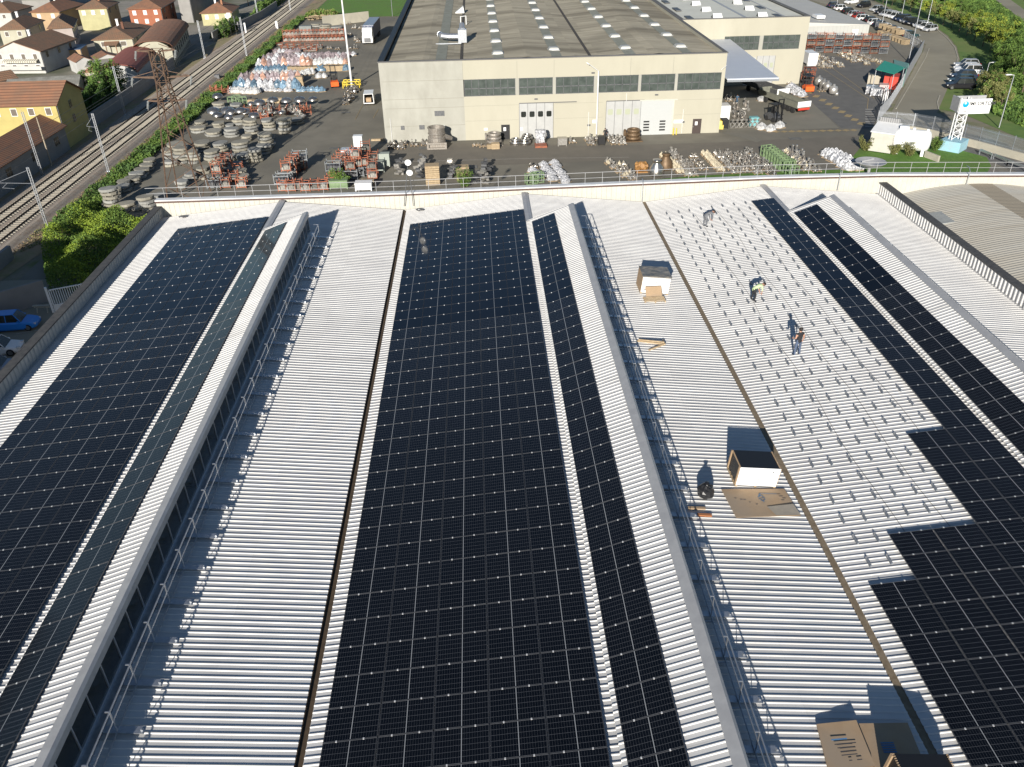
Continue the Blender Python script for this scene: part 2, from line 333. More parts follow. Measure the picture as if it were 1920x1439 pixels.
# shed monitors
MW, MH = 3.72, 1.37; MS = MH/MW
for gi, x in enumerate(RX):
    mb = MB(); corrugate(mb, x, ZR+.10, x+MW-.32, ZR+.10+MS*(MW-.32), YN, YM); mb.obj('monitor_roof', M_white, fac)
    mb = MB(); zt = ZR+.10+MS*(MW-.32); zp = ZR+.10+MH
    mb.quad((x+MW-.42,0,zt+.01),(x+MW-.02,0,zp+.055),(x+MW-.02,YM-YN,zp+.055),(x+MW-.42,YM-YN,zt+.01))
    mb.quad((x+MW-.02,0,zp+.055),(x+MW+.10,0,zp-.03),(x+MW+.10,YM-YN,zp-.03),(x+MW-.02,YM-YN,zp+.055))
    mb.quad((x+MW+.10,0,zp-.03),(x+MW+.10,0,zp-.36),(x+MW+.10,YM-YN,zp-.36),(x+MW+.10,YM-YN,zp-.03))
    mb.quad((x+MW+.10,0,zp-.36),(x+MW-.05,0,zp-.36),(x+MW-.05,YM-YN,zp-.36),(x+MW+.10,YM-YN,zp-.36))
    mb.obj('monitor_flashing', M_flash, fac)
    mb = MB(); zb = ZR-SL*MW
    mb.add([(x-.2,YM-YN+.01,ZR),(x+MW,YM-YN+.01,zb),(x+MW,YM-YN+.01,zp),(x-.2,YM-YN+.01,ZR+.08)], [(0,1,2,3)]); mb.obj('monitor_gable', M_flash, fac)
    mb = MB(); xg = x+MW-.04
    mb.box(xg-.04,0,zb-.05,xg,YM-YN-.02,zp-.33); gl = mb.obj('clerestory_glazing', M_glassd, fac)
    mb = MB(); y = YM
    while y > YN: mb.box(xg,y-YN-.03,zb+.1,xg+.05,y-YN+.03,zp-.34); y -= 1.32
    mb.box(xg-.02,0,zb+.05,xg+.07,YM-YN,zb+.16); mb.obj('mullions', M_alu, gl)
    mb = MB(); mb.box(xg+.06,0,zb-.08,xg+.46,YM-YN,zb+.05); mb.obj('sill_gutter', M_galv, fac)
# parapets
def parz(X):
    pts = [(-31,10.60),(V1,10.55),(2.8,10.68),(26.8,10.92),(V3,10.84),(51,10.42),(75,9.9)]
    for (a,za),(b,zb) in zip(pts[:-1],pts[1:]):
        if X <= b: return za+(zb-za)*(X-a)/(b-a)
    return pts[-1][1]
Xs = [V0-.4, RX[0], V1, RX[1], V2, RX[2], V3, 45, 52, 62, 75]
mb = MB(); X = V0-.1; col = 0
while X < 74:                                                                    # ribbed cream cladding, one narrow tray after another
    zt = parz(X); y = YF-YN
    mb.quad((X,y,8.9),(X+.40,y,8.9),(X+.40,y,zt),(X,y,zt)); mb.quad((X+.40,y,8.9),(X+.43,y-.03,8.9),(X+.43,y-.03,zt),(X+.40,y,zt)); mb.quad((X+.43,y-.03,8.9),(X+.46,y,8.9),(X+.46,y,zt),(X+.43,y-.03,zt)); X += .46
mb.obj('parapet_cladding', M_cream, fac)
mb = MB(); mc = MB(); mw = MB()
for a, b in zip(Xs[:-1], Xs[1:]):
    za, zb = parz(a), parz(b); y = YF-YN
    for q, y0, y1, d0, d1 in ((mb, y-.10, y+.02, -.16, .0), (mc, y-.06, y+.62, .0, .10)):
        q.add([(a,y0,za+d0),(b,y0,zb+d0),(b,y1,zb+d0),(a,y1,za+d0),(a,y0,za+d1),(b,y0,zb+d1),(b,y1,zb+d1),(a,y1,za+d1)], [(0,3,2,1),(4,5,6,7),(0,1,5,4),(1,2,6,5),(2,3,7,6),(3,0,4,7)])
    mw.add([(a,y+.15,0),(b,y+.15,0),(b,y+.45,0),(a,y+.45,0),(a,y+.15,za),(b,y+.15,zb),(b,y+.45,zb),(a,y+.45,za)], [(0,1,5,4),(1,2,6,5),(2,3,7,6),(3,0,4,7)])
mb.obj('parapet_drip', M_brown, fac); mc.obj('parapet_coping', M_coping, fac); mw.obj('front_wall', M_cream, fac)
# left and right side parapets: ribbed inner faces with dark copings, outer walls
def sidewall(x, s, ztop, zin, m_in, m_cop, wo):
    mb = MB(); y = YN
    while y < YF-.1:
        mb.quad((x,y-YN,zin),(x,y+.24-YN,zin),(x,y+.24-YN,ztop),(x,y-YN,ztop))
        mb.quad((x,y+.24-YN,zin),(x+s*.06,y+.30-YN,zin),(x+s*.06,y+.30-YN,ztop),(x,y+.24-YN,ztop))
        mb.quad((x+s*.06,y+.30-YN,zin),(x+s*.06,y+.40-YN,zin),(x+s*.06,y+.40-YN,ztop),(x+s*.06,y+.30-YN,ztop))
        mb.quad((x+s*.06,y+.40-YN,zin),(x,y+.46-YN,zin),(x,y+.46-YN,ztop),(x+s*.06,y+.40-YN,ztop)); y += .46
    mb.obj('side_parapet', m_in, fac)
    mb = MB(); mb.box(min(x+s*.09,x-s*wo),0,ztop,max(x+s*.09,x-s*wo),YF-YN-.05,ztop+.10); mb.obj('side_coping', m_cop, fac)
    mb = MB(); mb.box(min(x-s*.12,x-s*wo+s*.08),0,0 if s > 0 else 7.5,max(x-s*.12,x-s*wo+s*.08),YF-YN,ztop); mb.obj('side_wall', M_flash if s > 0 else M_cream, fac)
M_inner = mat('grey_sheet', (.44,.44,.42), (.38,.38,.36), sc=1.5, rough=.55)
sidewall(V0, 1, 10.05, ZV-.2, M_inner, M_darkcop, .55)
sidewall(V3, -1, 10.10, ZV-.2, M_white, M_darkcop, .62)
mb = MB(); mb.box(V0-.1,0,.0,75,YF-YN-.4,.05); 
# old barrel roof beyond the right parapet
mb = MB(); XB0, XB1 = V3+.62, 55.0; ky = []; y = YN; pitch = .36
while y < YF: ky.append(y); y += pitch/2
NX = 26; zb = lambda u: 8.55+1.2*math.sin(pi*u)**.9
vs = []; 
for j in range(NX+1):
    u = j/NX; X = XB0+(XB1-XB0)*u
    for i, y in enumerate(ky): vs.append((X, y-YN, zb(max(min(u,1),0))+(.035 if i % 2 else 0)))
n = len(ky); mb.add(vs, [(j*n+i,(j+1)*n+i,(j+1)*n+i+1,j*n+i+1) for j in range(NX) for i in range(n-1)])
def barrel_mat():
    m = mat('weathered_sheet', (.40,.365,.30), (.47,.44,.375), sc=.5, rough=.9, c3=(.42,.405,.36), stretch=(.25,3,1)); nt = m.node_tree; N = nt.nodes; L = nt.links
    b = N['Principled BSDF']; src = b.inputs['Base Color'].links[0].from_socket
    tc = N.new('ShaderNodeTexCoord'); sp = N.new('ShaderNodeSeparateXYZ'); L.new(tc.outputs['Object'], sp.inputs[0])
    mr = N.new('ShaderNodeMath'); mr.operation = 'COMPARE'; L.new(sp.outputs[0], mr.inputs[0]); mr.inputs[1].default_value = 47.2; mr.inputs[2].default_value = 1.15
    mx = N.new('ShaderNodeMix'); mx.data_type = 'RGBA'; L.new(mr.outputs[0], mx.inputs[0]); L.new(src, mx.inputs[6]); mx.inputs[7].default_value = (.27,.235,.18,1); L.new(mx.outputs[2], b.inputs['Base Color']); return m
old = thing('old_workshop', (0,YN,0), label='old workshop with weathered barrel vaulted corrugated roof right of the white roof', cat='workshop')
M_old = barrel_mat()
mb.obj('roof', M_old, old, fix=False)
mb = MB(); mb.box(XB0,0,0,XB1,YF-YN-.2,8.5); mb.obj('wall', M_pconc, old)
s0 = PL(1762,402,XB0,9.45,.0)
mb = MB(); mb.cbox(s0.x,s0.y-YN,zb((s0.x-XB0)/(XB1-XB0))+.06,1.6,2.6,.08,ry=-.12); mb.obj('roof_hatch', mat('hatch_sheet', (.36,.37,.35), (.30,.31,.30), sc=2, rough=.6), old)
for c0, c1 in ((55.0, 73.0),):
    mb = MB(); vs = []
    for j in range(NX+1):
        u = j/NX; X = c0+(c1-c0)*u
        for i, y in enumerate(ky): vs.append((X, y-YN, zb(u)+(.035 if i % 2 else 0)))
    mb.add(vs, [(j*n+i,(j+1)*n+i,(j+1)*n+i+1,j*n+i+1) for j in range(NX) for i in range(n-1)]); mb.obj('roof', M_old, old, fix=False)
    mb = MB(); mb.box(c0,0,0,c1,YF-YN-.2,8.5); mb.obj('wall', M_pconc, old)
# guard rail along the front parapet
rail = thing('guard_rail', (V0,YF+.45,0), label='long white two bar guard rail standing on the front parapet', cat='railing')
mb = MB(); mp = MB(); X = V0-.3; prev = None
for k in range(66):
    x = V0-1.2+k*1.62; z = parz(x)+.10
    if k: mb.tube((x-V0,0,z),(x-V0,0,z+1.0),.022)
    if prev:
        for h in (.48,1.0): mp.tube((prev[0]-V0,0,prev[1]+h),(x-V0,0,z+h),.027 if h > .9 else .022)
    prev = (x, z)
mb.objs('post', M_flash, rail); mp.objs('rail', M_flash, rail, 132)
# walkways with guard rails beside the monitors
for gi, x in enumerate(RX[:3]):
    nm = ['left','middle','right'][gi]
    xo = x+MW+.98; yf = YM-1.2
    w = thing('roof_walkway', (x+MW,YN,0), label='galvanised grating walkway with hand rail beside the %s roof monitor' % nm, cat='walkway', group='walkways beside the roof monitors')
    z0 = ZR-SL*MW+.14
    mg = MB(); 
    mg.box(.96,0,z0-.10,.985,yf-YN,z0-.01); mg.obj('toe_board', M_galv, w)
    mg = MB(); y = .6
    while y < yf-YN: mg.box(.30,y,z0-.09,1.0,y+.05,z0-.05); y += 2.04
    mg.objs('bracket', M_galv, w)
    mpst = MB(); mr = MB(); mf = MB(); y = yf-YN-.02
    while y > 0:
        mpst.cbox(.99,y,z0+.52,.015,.085,1.02); mpst.cbox(.90,y,z0+1.04,.14,.05,.03)
        mf.cbox(1.15,y+.1,z0-.10,1.5,.30,.035,ry=SL); mpst.cbox(1.8,y+.1,z0-.14,.08,.10,.12)
        y -= 2.04
    for h, r in ((1.03,.030),(.55,.024)): mr.tube((.99,0,z0+h),(.99,yf-YN,z0+h),r,n=6)
    mr.tube((.1,yf-YN,z0+1.03),(.99,yf-YN,z0+1.03),.022); mr.tube((.1,yf-YN,z0+.55),(.99,yf-YN,z0+.55),.018)
    mpst.objs('post', M_alu, w, 1); mr.objs('hand_rail', M_galv, w); mf.objs('foot_plate', M_galv, w)
# ------------------------------------------------------------------ solar panels
def panel_proto():
    o = thing('solar_panel')
    mb = MB(); mb.box(-.992,-.697,.0,.992,.697,.030); mb.obj('glass', M_pv, o)
    mb = MB(); w = .009
    for a in ((-.99-w/2,-.695-w/2,-.01,-.99+w,.695+w/2,.036),(.99-w,-.695-w/2,-.01,.99+w/2,.695+w/2,.036),(-.99,-.695-w/2,-.01,.99,-.695+w,.036),(-.99,.695-w,-.01,.99,.695+w/2,.036)): mb.box(*a)
    mb.obj('frame', M_pvframe, o)
    mb = MB()
    for u in (-.5,.5): mb.box(u-.028,.672,.03,u+.028,.738,.05)
    mb.objs('clamp', M_clamp, o); return o
pv = panel_proto()
arrays = []   # (array name, x0, z0, slope, columns, top y, first row per column)
def colrows(xc, zc, s, y0, n0, n1): return [(i, xc, y0-(i+.5)*PH, zc) for i in range(n0, n1)]
spots = []
def add_array(nm, x0, z0, s, firsts, y0):
    a = math.atan(s); ca, sa = math.cos(a), math.sin(a)
    for c, fi in enumerate(firsts):
        u = (c+.5)*PW
        for i in range(fi, 46):
            yy = y0-(i+.5)*PH
            if yy < 14: break
            p = Vector((x0+u*ca, yy, z0+u*sa))
            d = p-CAM; zz = d.dot(FW); px = 960+FPX*d.dot(RT)/zz; py = 719.5-FPX*d.dot(UP)/zz
            if -130 < px < 2060 and py < 1560: spots.append((zz, nm, c, i, p, a, px, py))
dz = .14; xA = .767
add_array('wide left array', V0+2.77, ZV+2.77*SL+dz, SL, [0]*4, 70.2)
add_array('wide middle array', V1+xA, ZV+xA*SL+dz, SL, [0]*5, YA)
c5 = V2+xA+1.0
FR = [32, 30, 30, 25, 0]
add_array('stepped right array', V2+.92, ZV+.92*SL+dz, SL, FR, 70.6)
for nm, x in zip(('left','middle','right'), RX): add_array('narrow strip on the %s monitor' % nm, x+.16, ZR+.20+.16*MS, MS, [0], 66.4)
spots.sort(key=lambda t: t[0])
vis = [t for t in spots if -60 < t[6] < 1980 and t[7] < 1500]
big = vis[:300]; rest = [t for t in spots if t not in big]
print('panels', len(spots), len(vis))
colname = ['first','second','third','fourth','fifth']
for t in big:
    _, nm, c, i, p, a, px, py = t
    if nm.startswith('narrow'): lb = 'solar panel, %s from the far end, %s' % (nth(i), nm)
    else: lb = 'solar panel in %s column from left, %s row from far end, %s' % (colname[c], nth(i), nm)
    o = place(pv, p, 0, label=lb, cat='solar panel', group='solar panels laid on the white roof'); o.rotation_euler = (R(RND.uniform(-.25,.25)),-a+R(RND.uniform(-.25,.25)),0)
me = MB(); fr = MB(); cl = MB()
for t in rest:
    p, a = t[4], t[5]; M = Matrix.Translation(p) @ Matrix.Rotation(-a,4,'Y')
    for tgt, bs in ((fr, [(-.995,-.70,-.01,.995,.70,.028)]), (cl, [(-.535,.665,.03,-.465,.745,.05),(.465,.665,.03,.535,.745,.05)])):
        for bb in bs:
            s_ = MB(); s_.box(*bb); tgt.add([M @ Vector(v) for v in s_.v], s_.f)
    s_ = MB(); s_.box(-.985,-.69,.02,.985,.69,.032); me.add([M @ Vector(v) for v in s_.v], s_.f)
M_pvf = mat('solar_glass_far', (.0030,.0036,.0052), (.0045,.0052,.0074), sc=.7, rough=.07, spec=.40)
farpv = me.obj('solar_panels', M_pvf, label='far rows of black solar panels laid on the white roof', cat='solar panels', kind='stuff')
fr.obj('frames', M_pvframe, farpv); cl.obj('clamps', M_clamp, farpv)
ml = MB()
for t in rest:
    p, a = t[4], t[5]; M = Matrix.Translation(p) @ Matrix.Rotation(-a,4,'Y'); s_ = MB(); s_.box(-.014,-.68,.031,.014,.68,.034); ml.add([M @ Vector(v) for v in s_.v], s_.f)
ml.obj('centre_lines', mat('panel_line', (.25,.26,.27), rough=.4), farpv)
# mounting rails still without panels
br = MB(); br.box(-.03,-.29,.03,.03,.29,.14); br.box(-.055,-.29,.03,.055,.29,.042); brm = br.mesh('mounting_bracket', mat('bracket_shaded', (.15,.17,.20), (.4,.4,.4), sc=6, rough=.5, lo=.5, hi=.7))  # blue-grey tone paints side shade onto the aluminium rails
bl = []
for c in range(5):
    for i in range(0, FR[c]):
        for h in (.25,.75):
            u = (c+h)*PW; x = V2+.92+u*math.cos(ang); y = 70.6-i*PH+RND.uniform(-.04,.04)
            if c == 4: continue
            bl.append((x+RND.uniform(-.05,.05), y, ZV+(x-V2)*SL))
bl.sort(key=lambda q: q[1])
for q in bl[:300]: link('mounting_bracket', brm, None, q, RND.uniform(-.06,.06), label='short aluminium mounting rail screwed to the white roof awaiting a panel', cat='mounting rail', group='mounting rails on the white roof')
bm_ = MB()
for q in bl[300:]: bm_.add([(v[0]+q[0],v[1]+q[1],v[2]+q[2]) for v in br.v], br.f)
if bm_.v: bm_.obj('mounting_brackets', M_alu, label='far mounting rails screwed to the white roof', cat='mounting rails', kind='stuff')
for k, u in enumerate((2.9, 5.0, 6.9)):
    mb = MB(); pts = []; y = 69.5
    while y > 25: pts.append((V2+xA+u+.12*math.sin(y*.5+k), y, ZV+(xA+u)*SL+.06+(.01*math.sin(y)))); y -= 1.1
    mb.path(pts, .010, n=4); mb.obj('cable', M_black, label='thin black solar cable running along the white roof, %s from the gutter' % nth(k), cat='cable', group='cables between the mounting rails')
# ------------------------------------------------------------------ ground, roads, railway
def sheet(name, pts, z, m, kind='structure', px=True, **t):
    mb = MB(); P3 = [(*G(a, b).xy, z) for a, b in pts] if px else [(a, b, z) for a, b in pts]
    mb.poly(P3); return mb.obj(name, m, kind=kind, **t)
sheet('ground', [(-420,-40),(420,-40),(420,620),(-420,620)], 0, M_dirt, px=False)
sheet('yard', [(-49.3,40),(75,40),(75,118),(61,131),(70,142),(101,197),(92,215),(80,262),(-49.3,262)], .02, M_asph, px=False)
sheet('field', [(-49,263),(-14,263),(-14,420),(-49,420)], .05, M_grass, px=False)
sheet('verge', [(-53.8,62),(-49.2,96),(-49.2,262),(-49.2,420),(-53.8,420)], .04, M_verge, px=False)
sheet('verge', [(-66.5,60),(-62.0,60),(-62.0,420),(-66.5,420)], .04, M_verge, px=False)
sheet('courtyard', [(-220,60),(-66.5,60),(-66.5,420),(-220,420)], .02, mat('courtyard_ground', (.21,.195,.165), (.28,.25,.21), sc=.25, rough=.95, c3=(.09,.1,.05)), px=False)
sheet('road', [(1500,175),(1522,100),(1640,118),(1672,200),(1628,243),(1577,241)], .035, M_asphd)
sheet('road', [(640,318),(760,268),(1120,274),(1345,268),(1600,255),(1640,262),(1600,300),(1180,300),(900,312)], .035, mat('asphalt_lane', (.145,.130,.105), (.17,.15,.12), sc=.4, rough=.92))
sheet('apron', [(1375,188),(1420,152),(1498,170),(1573,241),(1440,245),(1352,247)], .04, mat('apron_conc', (.19,.176,.14), (.21,.195,.155), sc=.3, rough=.92))
sheet('car_park', [(1480,-12),(1590,-14),(1640,6),(1700,32),(1757,55),(1777,70),(1793,90),(1799,112),(1791,133),(1757,212),(1800,236),(1925,284),(1925,300),(1830,268),(1745,245),(1672,210),(1730,98),(1736,84),(1640,44),(1600,26)], .045, M_conc)
sheet('road', [(1600,262),(1640,246),(1712,247),(1745,254),(1830,275),(1925,302),(1925,330),(1862,306),(1800,292),(1745,280),(1690,262)], .05, M_asphd)
sheet('path', [(1858,-6),(1886,-6),(1925,22),(1925,44)], .05, M_conc)
sheet('lawn', [(1595,300),(1618,272),(1760,272),(1850,296),(1858,312),(1840,345),(1590,345)], .06, M_grass)
sheet('lawn', [(1225,338),(1300,331),(1400,326),(1600,318),(1620,335),(1600,345),(1225,352)], .055, M_grass)
sheet('lawn', [(1800,212),(1757,205),(1792,132),(1800,112),(1794,88),(1778,68),(1757,53),(1640,2),(1600,-16),(1700,-60),(2100,-60),(2100,340)], .03, mat('grass_bank', (.085,.16,.028), (.13,.20,.04), sc=.5, rough=.95, c3=(.15,.19,.05), bump=.15, bsc=3))
sheet('forecourt', [(-66,40),(-41,40),(-37,77),(-44,82),(-52,82),(-66,70)], .03, M_conc, px=False)
# kerb lines
def kerb(pts, h=.13, w=.18, m=M_pconc, **t):
    mb = MB(); q = [G(*p) for p in pts]
    for a, b in zip(q[:-1], q[1:]): mb.bar((a.x,a.y,h/2), (b.x,b.y,h/2), w, h)
    o = mb.obj('kerb', m, kind='structure'); return o
kerb([(1757,57),(1775,72),(1790,90),(1796,110),(1789,132),(1779,145)]); kerb([(1742,92),(1735,110),(1712,150),(1680,205)]); kerb([(1762,180),(1757,193),(1760,207)])
mb = MB()
def mark(p, q, w, z=.06):
    a, b = G(*p), G(*q); mb.bar((a.x,a.y,z), (b.x,b.y,z), w, .006)
for k in range(9):
    t = k/9; a = (1516+t*108, 176+t*66); mark(a, (a[0]+5, a[1]-4), 1.0)
for k in range(11):
    x = 1452+k*14.5; mark((x, 249-.3*k), (x+7, 247-.3*k), .8)
mark((1540,128),(1628,186),.10); mark((1628,186),(1626,205),.10); mark((1560,128),(1640,186),.10); mark((666,225),(684,190),.08); mark((700,222),(710,205),.08)
mb.obj('road_markings', mat('faded_yellow', (.38,.28,.13), (.27,.21,.12), sc=4, rough=.9), kind='structure')
mb = MB()
for k in range(8): a = G(1622, 206+k*4.6); b = G(1640, 206+k*4.6); mb.bar((a.x,a.y,.07),(b.x,b.y,.07),.5,.006)
mark((620,308),(1000,298),.07,.055); mark((1000,298),(1180,296),.07,.055)
mb.obj('road_markings', mat('faded_white', (.30,.29,.27), rough=.9), kind='structure')
mb = MB()
for x, y, w, h in ((823,279,1.6,1.2),(674,272,1.7,1.1),(627,279,1.5,1.0),(740,262,1.3,.8),(881,314,2.2,1.5),(1491,261,1.9,1.4),(648,212,1.6,1.0),(796,279,1.7,1.2),(892,272,1.2,.8),(906,274,1.2,.8)):
    p = G(x,y); mb.cbox(p.x,p.y,.066,w,h,.01)
mb.obj('drain_covers', mat('drain_grey', (.17,.165,.15), (.10,.10,.095), sc=2, rough=.9), kind='structure')
mb = MB(); q = [G(*p) for p in ((725,273),(665,292),(652,291),(700,276))]; mb.poly([(v.x,v.y,.058) for v in q]); q = [G(*p) for p in ((1352,250),(1380,250),(1430,262),(1420,268))]; mb.poly([(v.x,v.y,.058) for v in q])
mb.obj('concrete_patch', mat('patch', (.20,.185,.15), (.17,.16,.13), sc=1, rough=.9), kind='structure')
# railway: two tracks on ballast
mb = MB(); ys = [60+i*2.5 for i in range(150)]
for a, b in zip(ys[:-1], ys[1:]):
    mb.quad((-63.2,a,.03),(-61.6,a,.52),(-61.6,b,.52),(-63.2,b,.03)); mb.quad((-61.6,a,.52),(-54.5,a,.52),(-54.5,b,.52),(-61.6,b,.52)); mb.quad((-54.5,a,.52),(-53.3,a,.03),(-53.3,b,.03),(-54.5,b,.52))
mb.obj('railway_ballast', M_ballast, kind='structure')
for cx, nm in ((-59.4,'far'),(-56.4,'near')):
    t = thing('railway_track', (cx,60,.5), label='railway track on pale sleepers, %s' % ('on the house side' if nm == 'far' else 'on the yard side'), cat='railway track', group='two parallel railway tracks')
    mr = MB()
    for s in (-.72,.72): mr.box(s-.035,0,.10,s+.035,370,.24); mr.box(s-.07,0,.09,s+.07,370,.12)
    mr.objs('rail', M_rail, t, 2); ms = MB(); y = 0
    while y < 370: ms.box(-1.15,y,-.02,1.15,y+.26,.10); y += .62
    ms.obj('sleepers', M_sleeper, t, kind='stuff')
# catenary masts
def mast(px, py, h, arm, lab, z=.1):
    p = G(px, py, .3); t = thing('catenary_mast', (p.x,p.y,z), label=lab, cat='railway mast', group='masts along the railway')
    mb = MB()
    for s in (-.13,.13): mb.box(s-.035,-.05,0,s+.035,.05,h)
    z_ = .3
    while z_ < h-.3: mb.bar((-.13,0,z_),(.13,0,z_+.3),.03,.03); mb.bar((.13,0,z_+.3),(-.13,0,z_+.6),.03,.03); z_ += .6
    mb.box(-.3,-.3,-.1,.3,.3,.12); mb.obj('pole', M_galv, t)
    if arm:
        mb = MB(); mb.tube((0,0,h-.3),(arm,0,h-1.6),.03); mb.tube((0,0,h-1.9),(arm*1.05,0,h-1.7),.035); mb.tube((arm*.75,0,h-1.75),(arm*.95,0,h-2.3),.025); mb.tube((arm*.95,0,h-2.3),(arm*.6,0,h-2.45),.025)
        mb.lathe([(.03,0),(.08,.05),(.08,.2),(.03,.25)],(0,0,h-.2),8); mb.obj('arm', M_galv, t)
mast(90,430,7.7,-3.8,'lattice railway mast with arm, nearest the bush')
mast(203,320,8.2,-1.2,'lattice railway mast rising between track and pylon')
mast(80,330,9.0,0,'tall lattice railway mast in front of the tiled shed')
mast(235,215,8.3,3.2,'lattice railway mast with arm before the dark hedge')
mast(462,103,8.3,0,'far lattice railway mast on the yard side of the track')
mast(384,108,8.1,0,'lattice railway mast in front of the long arched building')
mast(484,35,8.1,0,'farthest lattice railway mast on the house side')
mast(545,22,8.1,0,'farthest lattice railway mast on the yard side')
p = G(98,314); mb = MB(); mb.tube((0,0,0),(0,0,7.2),.12,.08,8); mb.box(-.3,-.3,0,.3,.3,.15)
mb.obj('utility_pole', mat('pole_conc', (.33,.28,.21), rough=.9), loc=p, label='plain round concrete pole beside the tiled shed', cat='pole')
p = G(520,55,.1); mb = MB(); mb.box(-.3,-.18,0,.3,.18,2.0); mb.obj('equipment_cabinet', M_white_p, loc=p, label='slim white cabinet standing on the verge beside the railway', cat='cabinet')
p = G(408,148,.1); mb = MB(); mb.box(-.5,-.35,0,.5,.35,.7); mb.box(-.55,-.4,.7,.55,.4,.78); mb.obj('relay_box', M_steel, loc=p, label='low dark relay box on the scrub beside the railway', cat='box')
p = G(439,66,.1); t = thing('signal_frame', p, label='white railway signal frame behind the far track near the yellow house', cat='signal')
mb = MB()
for s in (-.7,.7): mb.tube((s,0,0),(s,0,4.6),.06)
mb.tube((-.7,0,2.6),(3.2,0,2.6),.05); mb.objs('post', M_galv, t); mb = MB(); mb.box(-1.0,-.15,4.3,0,.1,5.4); mb.box(3.0,-.1,.3,3.4,.1,2.9); mb.objs('panel', M_white_p, t)
# wires
def wires(name, a, b, lab, n=14, sag=.5, r=.012):
    mb = MB(); a = Vector(a); b = Vector(b)
    pts = [a.lerp(b, i/n)-Vector((0,0,sag*4*(i/n)*(1-i/n))) for i in range(n+1)]; mb.path(pts, r, 4); return mb.obj(name, M_steel, label=lab, cat='wire', group='overhead wires along the railway')
for X, Z, nm in ((-59.4,6.3,'contact wire above the far track'),(-59.4,7.4,'carrying wire above the far track'),(-56.4,6.3,'contact wire above the near track'),(-56.4,7.4,'carrying wire above the near track')):
    wires('overhead_wire', (X,50,Z), (X,330,Z), nm, n=20, sag=.0, r=.022)
# rusty pylon beside the yard
pc = G(356,372); py_ = thing('power_pylon', (pc.x,pc.y,0), label='rusty lattice power pylon with three cross arms beside the slab stacks', cat='pylon')
H = 18.4; wb, wt = 2.2, .62
def leg(k, z): w = wb+(wt-wb)*min(z/14.5,1.0); return Vector((w*(1 if k in (1,2) else -1), w*(1 if k in (2,3) else -1), z))
mb = MB()
for k in range(4): mb.bar(leg(k,0), leg(k,14.5), .13, .13); mb.bar(leg(k,14.5), leg(k,H), .12, .12)
mb.objs('leg', M_rust, py_, 2); mb = MB(); zs = [0]
while zs[-1] < H-.5: zs.append(zs[-1]+max(1.1, 2.3*(1-zs[-1]/26)))
zs[-1] = H
for z0, z1 in zip(zs[:-1], zs[1:]):
    for k in range(4):
        j = (k+1)%4; q = len(zs) and (zs.index(z0)+k)%2; mb.bar(leg(k if q else j,z0), leg(j if q else k,z1), .07, .07)
        if z0 > 11: mb.bar(leg(k,z1), leg(j,z1), .06, .06)
mb.obj('bracing', mat('rust_dark', (.085,.06,.045), (.17,.10,.06), sc=5, rough=.85, metal=.2), py_)
for z, L in ((12.4,2.3),(15.2,3.5),(H-.2,2.3)):
    mb = MB()
    for s in (-1,1):
        mb.bar((s*wt*.8,-.4,z),(s*L,0,z+.1),.13,.13); mb.bar((s*wt*.8,.4,z),(s*L,0,z+.1),.13,.13); mb.bar((s*wt*.8,0,z+.8),(s*L,0,z+.1),.07,.07)
    arm = mb.obj('cross_arm', M_rust, py_); mb = MB()
    for s in (-1,1):
        for k in range(6): mb.lathe([(.05,0),(.16,.03),(.14,.08),(.05,.12)],(s*(L+.05),-.12*k,z-.05-.13*k),8)
        mb.tube((s*L,0,z+.1),(s*L,-.8,z-.9),.04)
    mb.obj('insulator', mat('insulator_grey', (.25,.26,.25), rough=.3), arm)
    for s in (-1,1):
        wires('power_line', (pc.x+s*L,pc.y-.7,z-.8), (pc.x+s*L+4,pc.y+230,z+2), 'power line leaving the rusty pylon, %s %s arm' % ('left' if s < 0 else 'right', {12.4:'lowest',15.2:'middle'}.get(z,'top')), sag=4.5, r=.016) if z > 15 else None
# ------------------------------------------------------------------ houses
M_tile = stripes('roof_tile', (.20,.135,.085), (.11,.07,.048), 1, .42, .13, rough=.92, c2=(.29,.15,.085), sc=.7, axis2=0, period2=.42, width2=.05)
M_tiler = stripes('roof_tile_red', (.33,.155,.085), (.15,.07,.045), 1, .62, .18, rough=.92, c2=(.23,.135,.085), sc=.5)
M_tileo = mat('roof_tile_orange', (.26,.125,.07), (.18,.10,.065), sc=.9, rough=.9)
M_maroon = mat('maroon_roof', (.27,.085,.06), (.23,.075,.055), sc=1, rough=.75)
M_greyroof = stripes('fibre_cement', (.25,.245,.22), (.19,.19,.17), 0, 1.1, .08, rough=.95, c2=(.16,.155,.135), sc=.8)
M_shut = mat('shutter', (.12,.10,.08), rough=.7); M_shutw = mat('shutter_light', (.62,.62,.6), rough=.6)
def wallm(nm, c): return mat('render_'+nm, c, tuple(v*.86 for v in c), sc=.6, rough=.9)
WM = dict(white=wallm('white',(.46,.455,.43)), cream=wallm('cream',(.42,.40,.31)), yellow=wallm('yellow',(.44,.37,.14)), pink=wallm('pink',(.42,.36,.33)), orange=wallm('orange',(.42,.29,.17)), red=wallm('red',(.33,.12,.065)), paley=wallm('pale_yellow',(.43,.40,.22)), grey=wallm('grey',(.27,.26,.245)), sand=wallm('sand',(.42,.36,.27)))
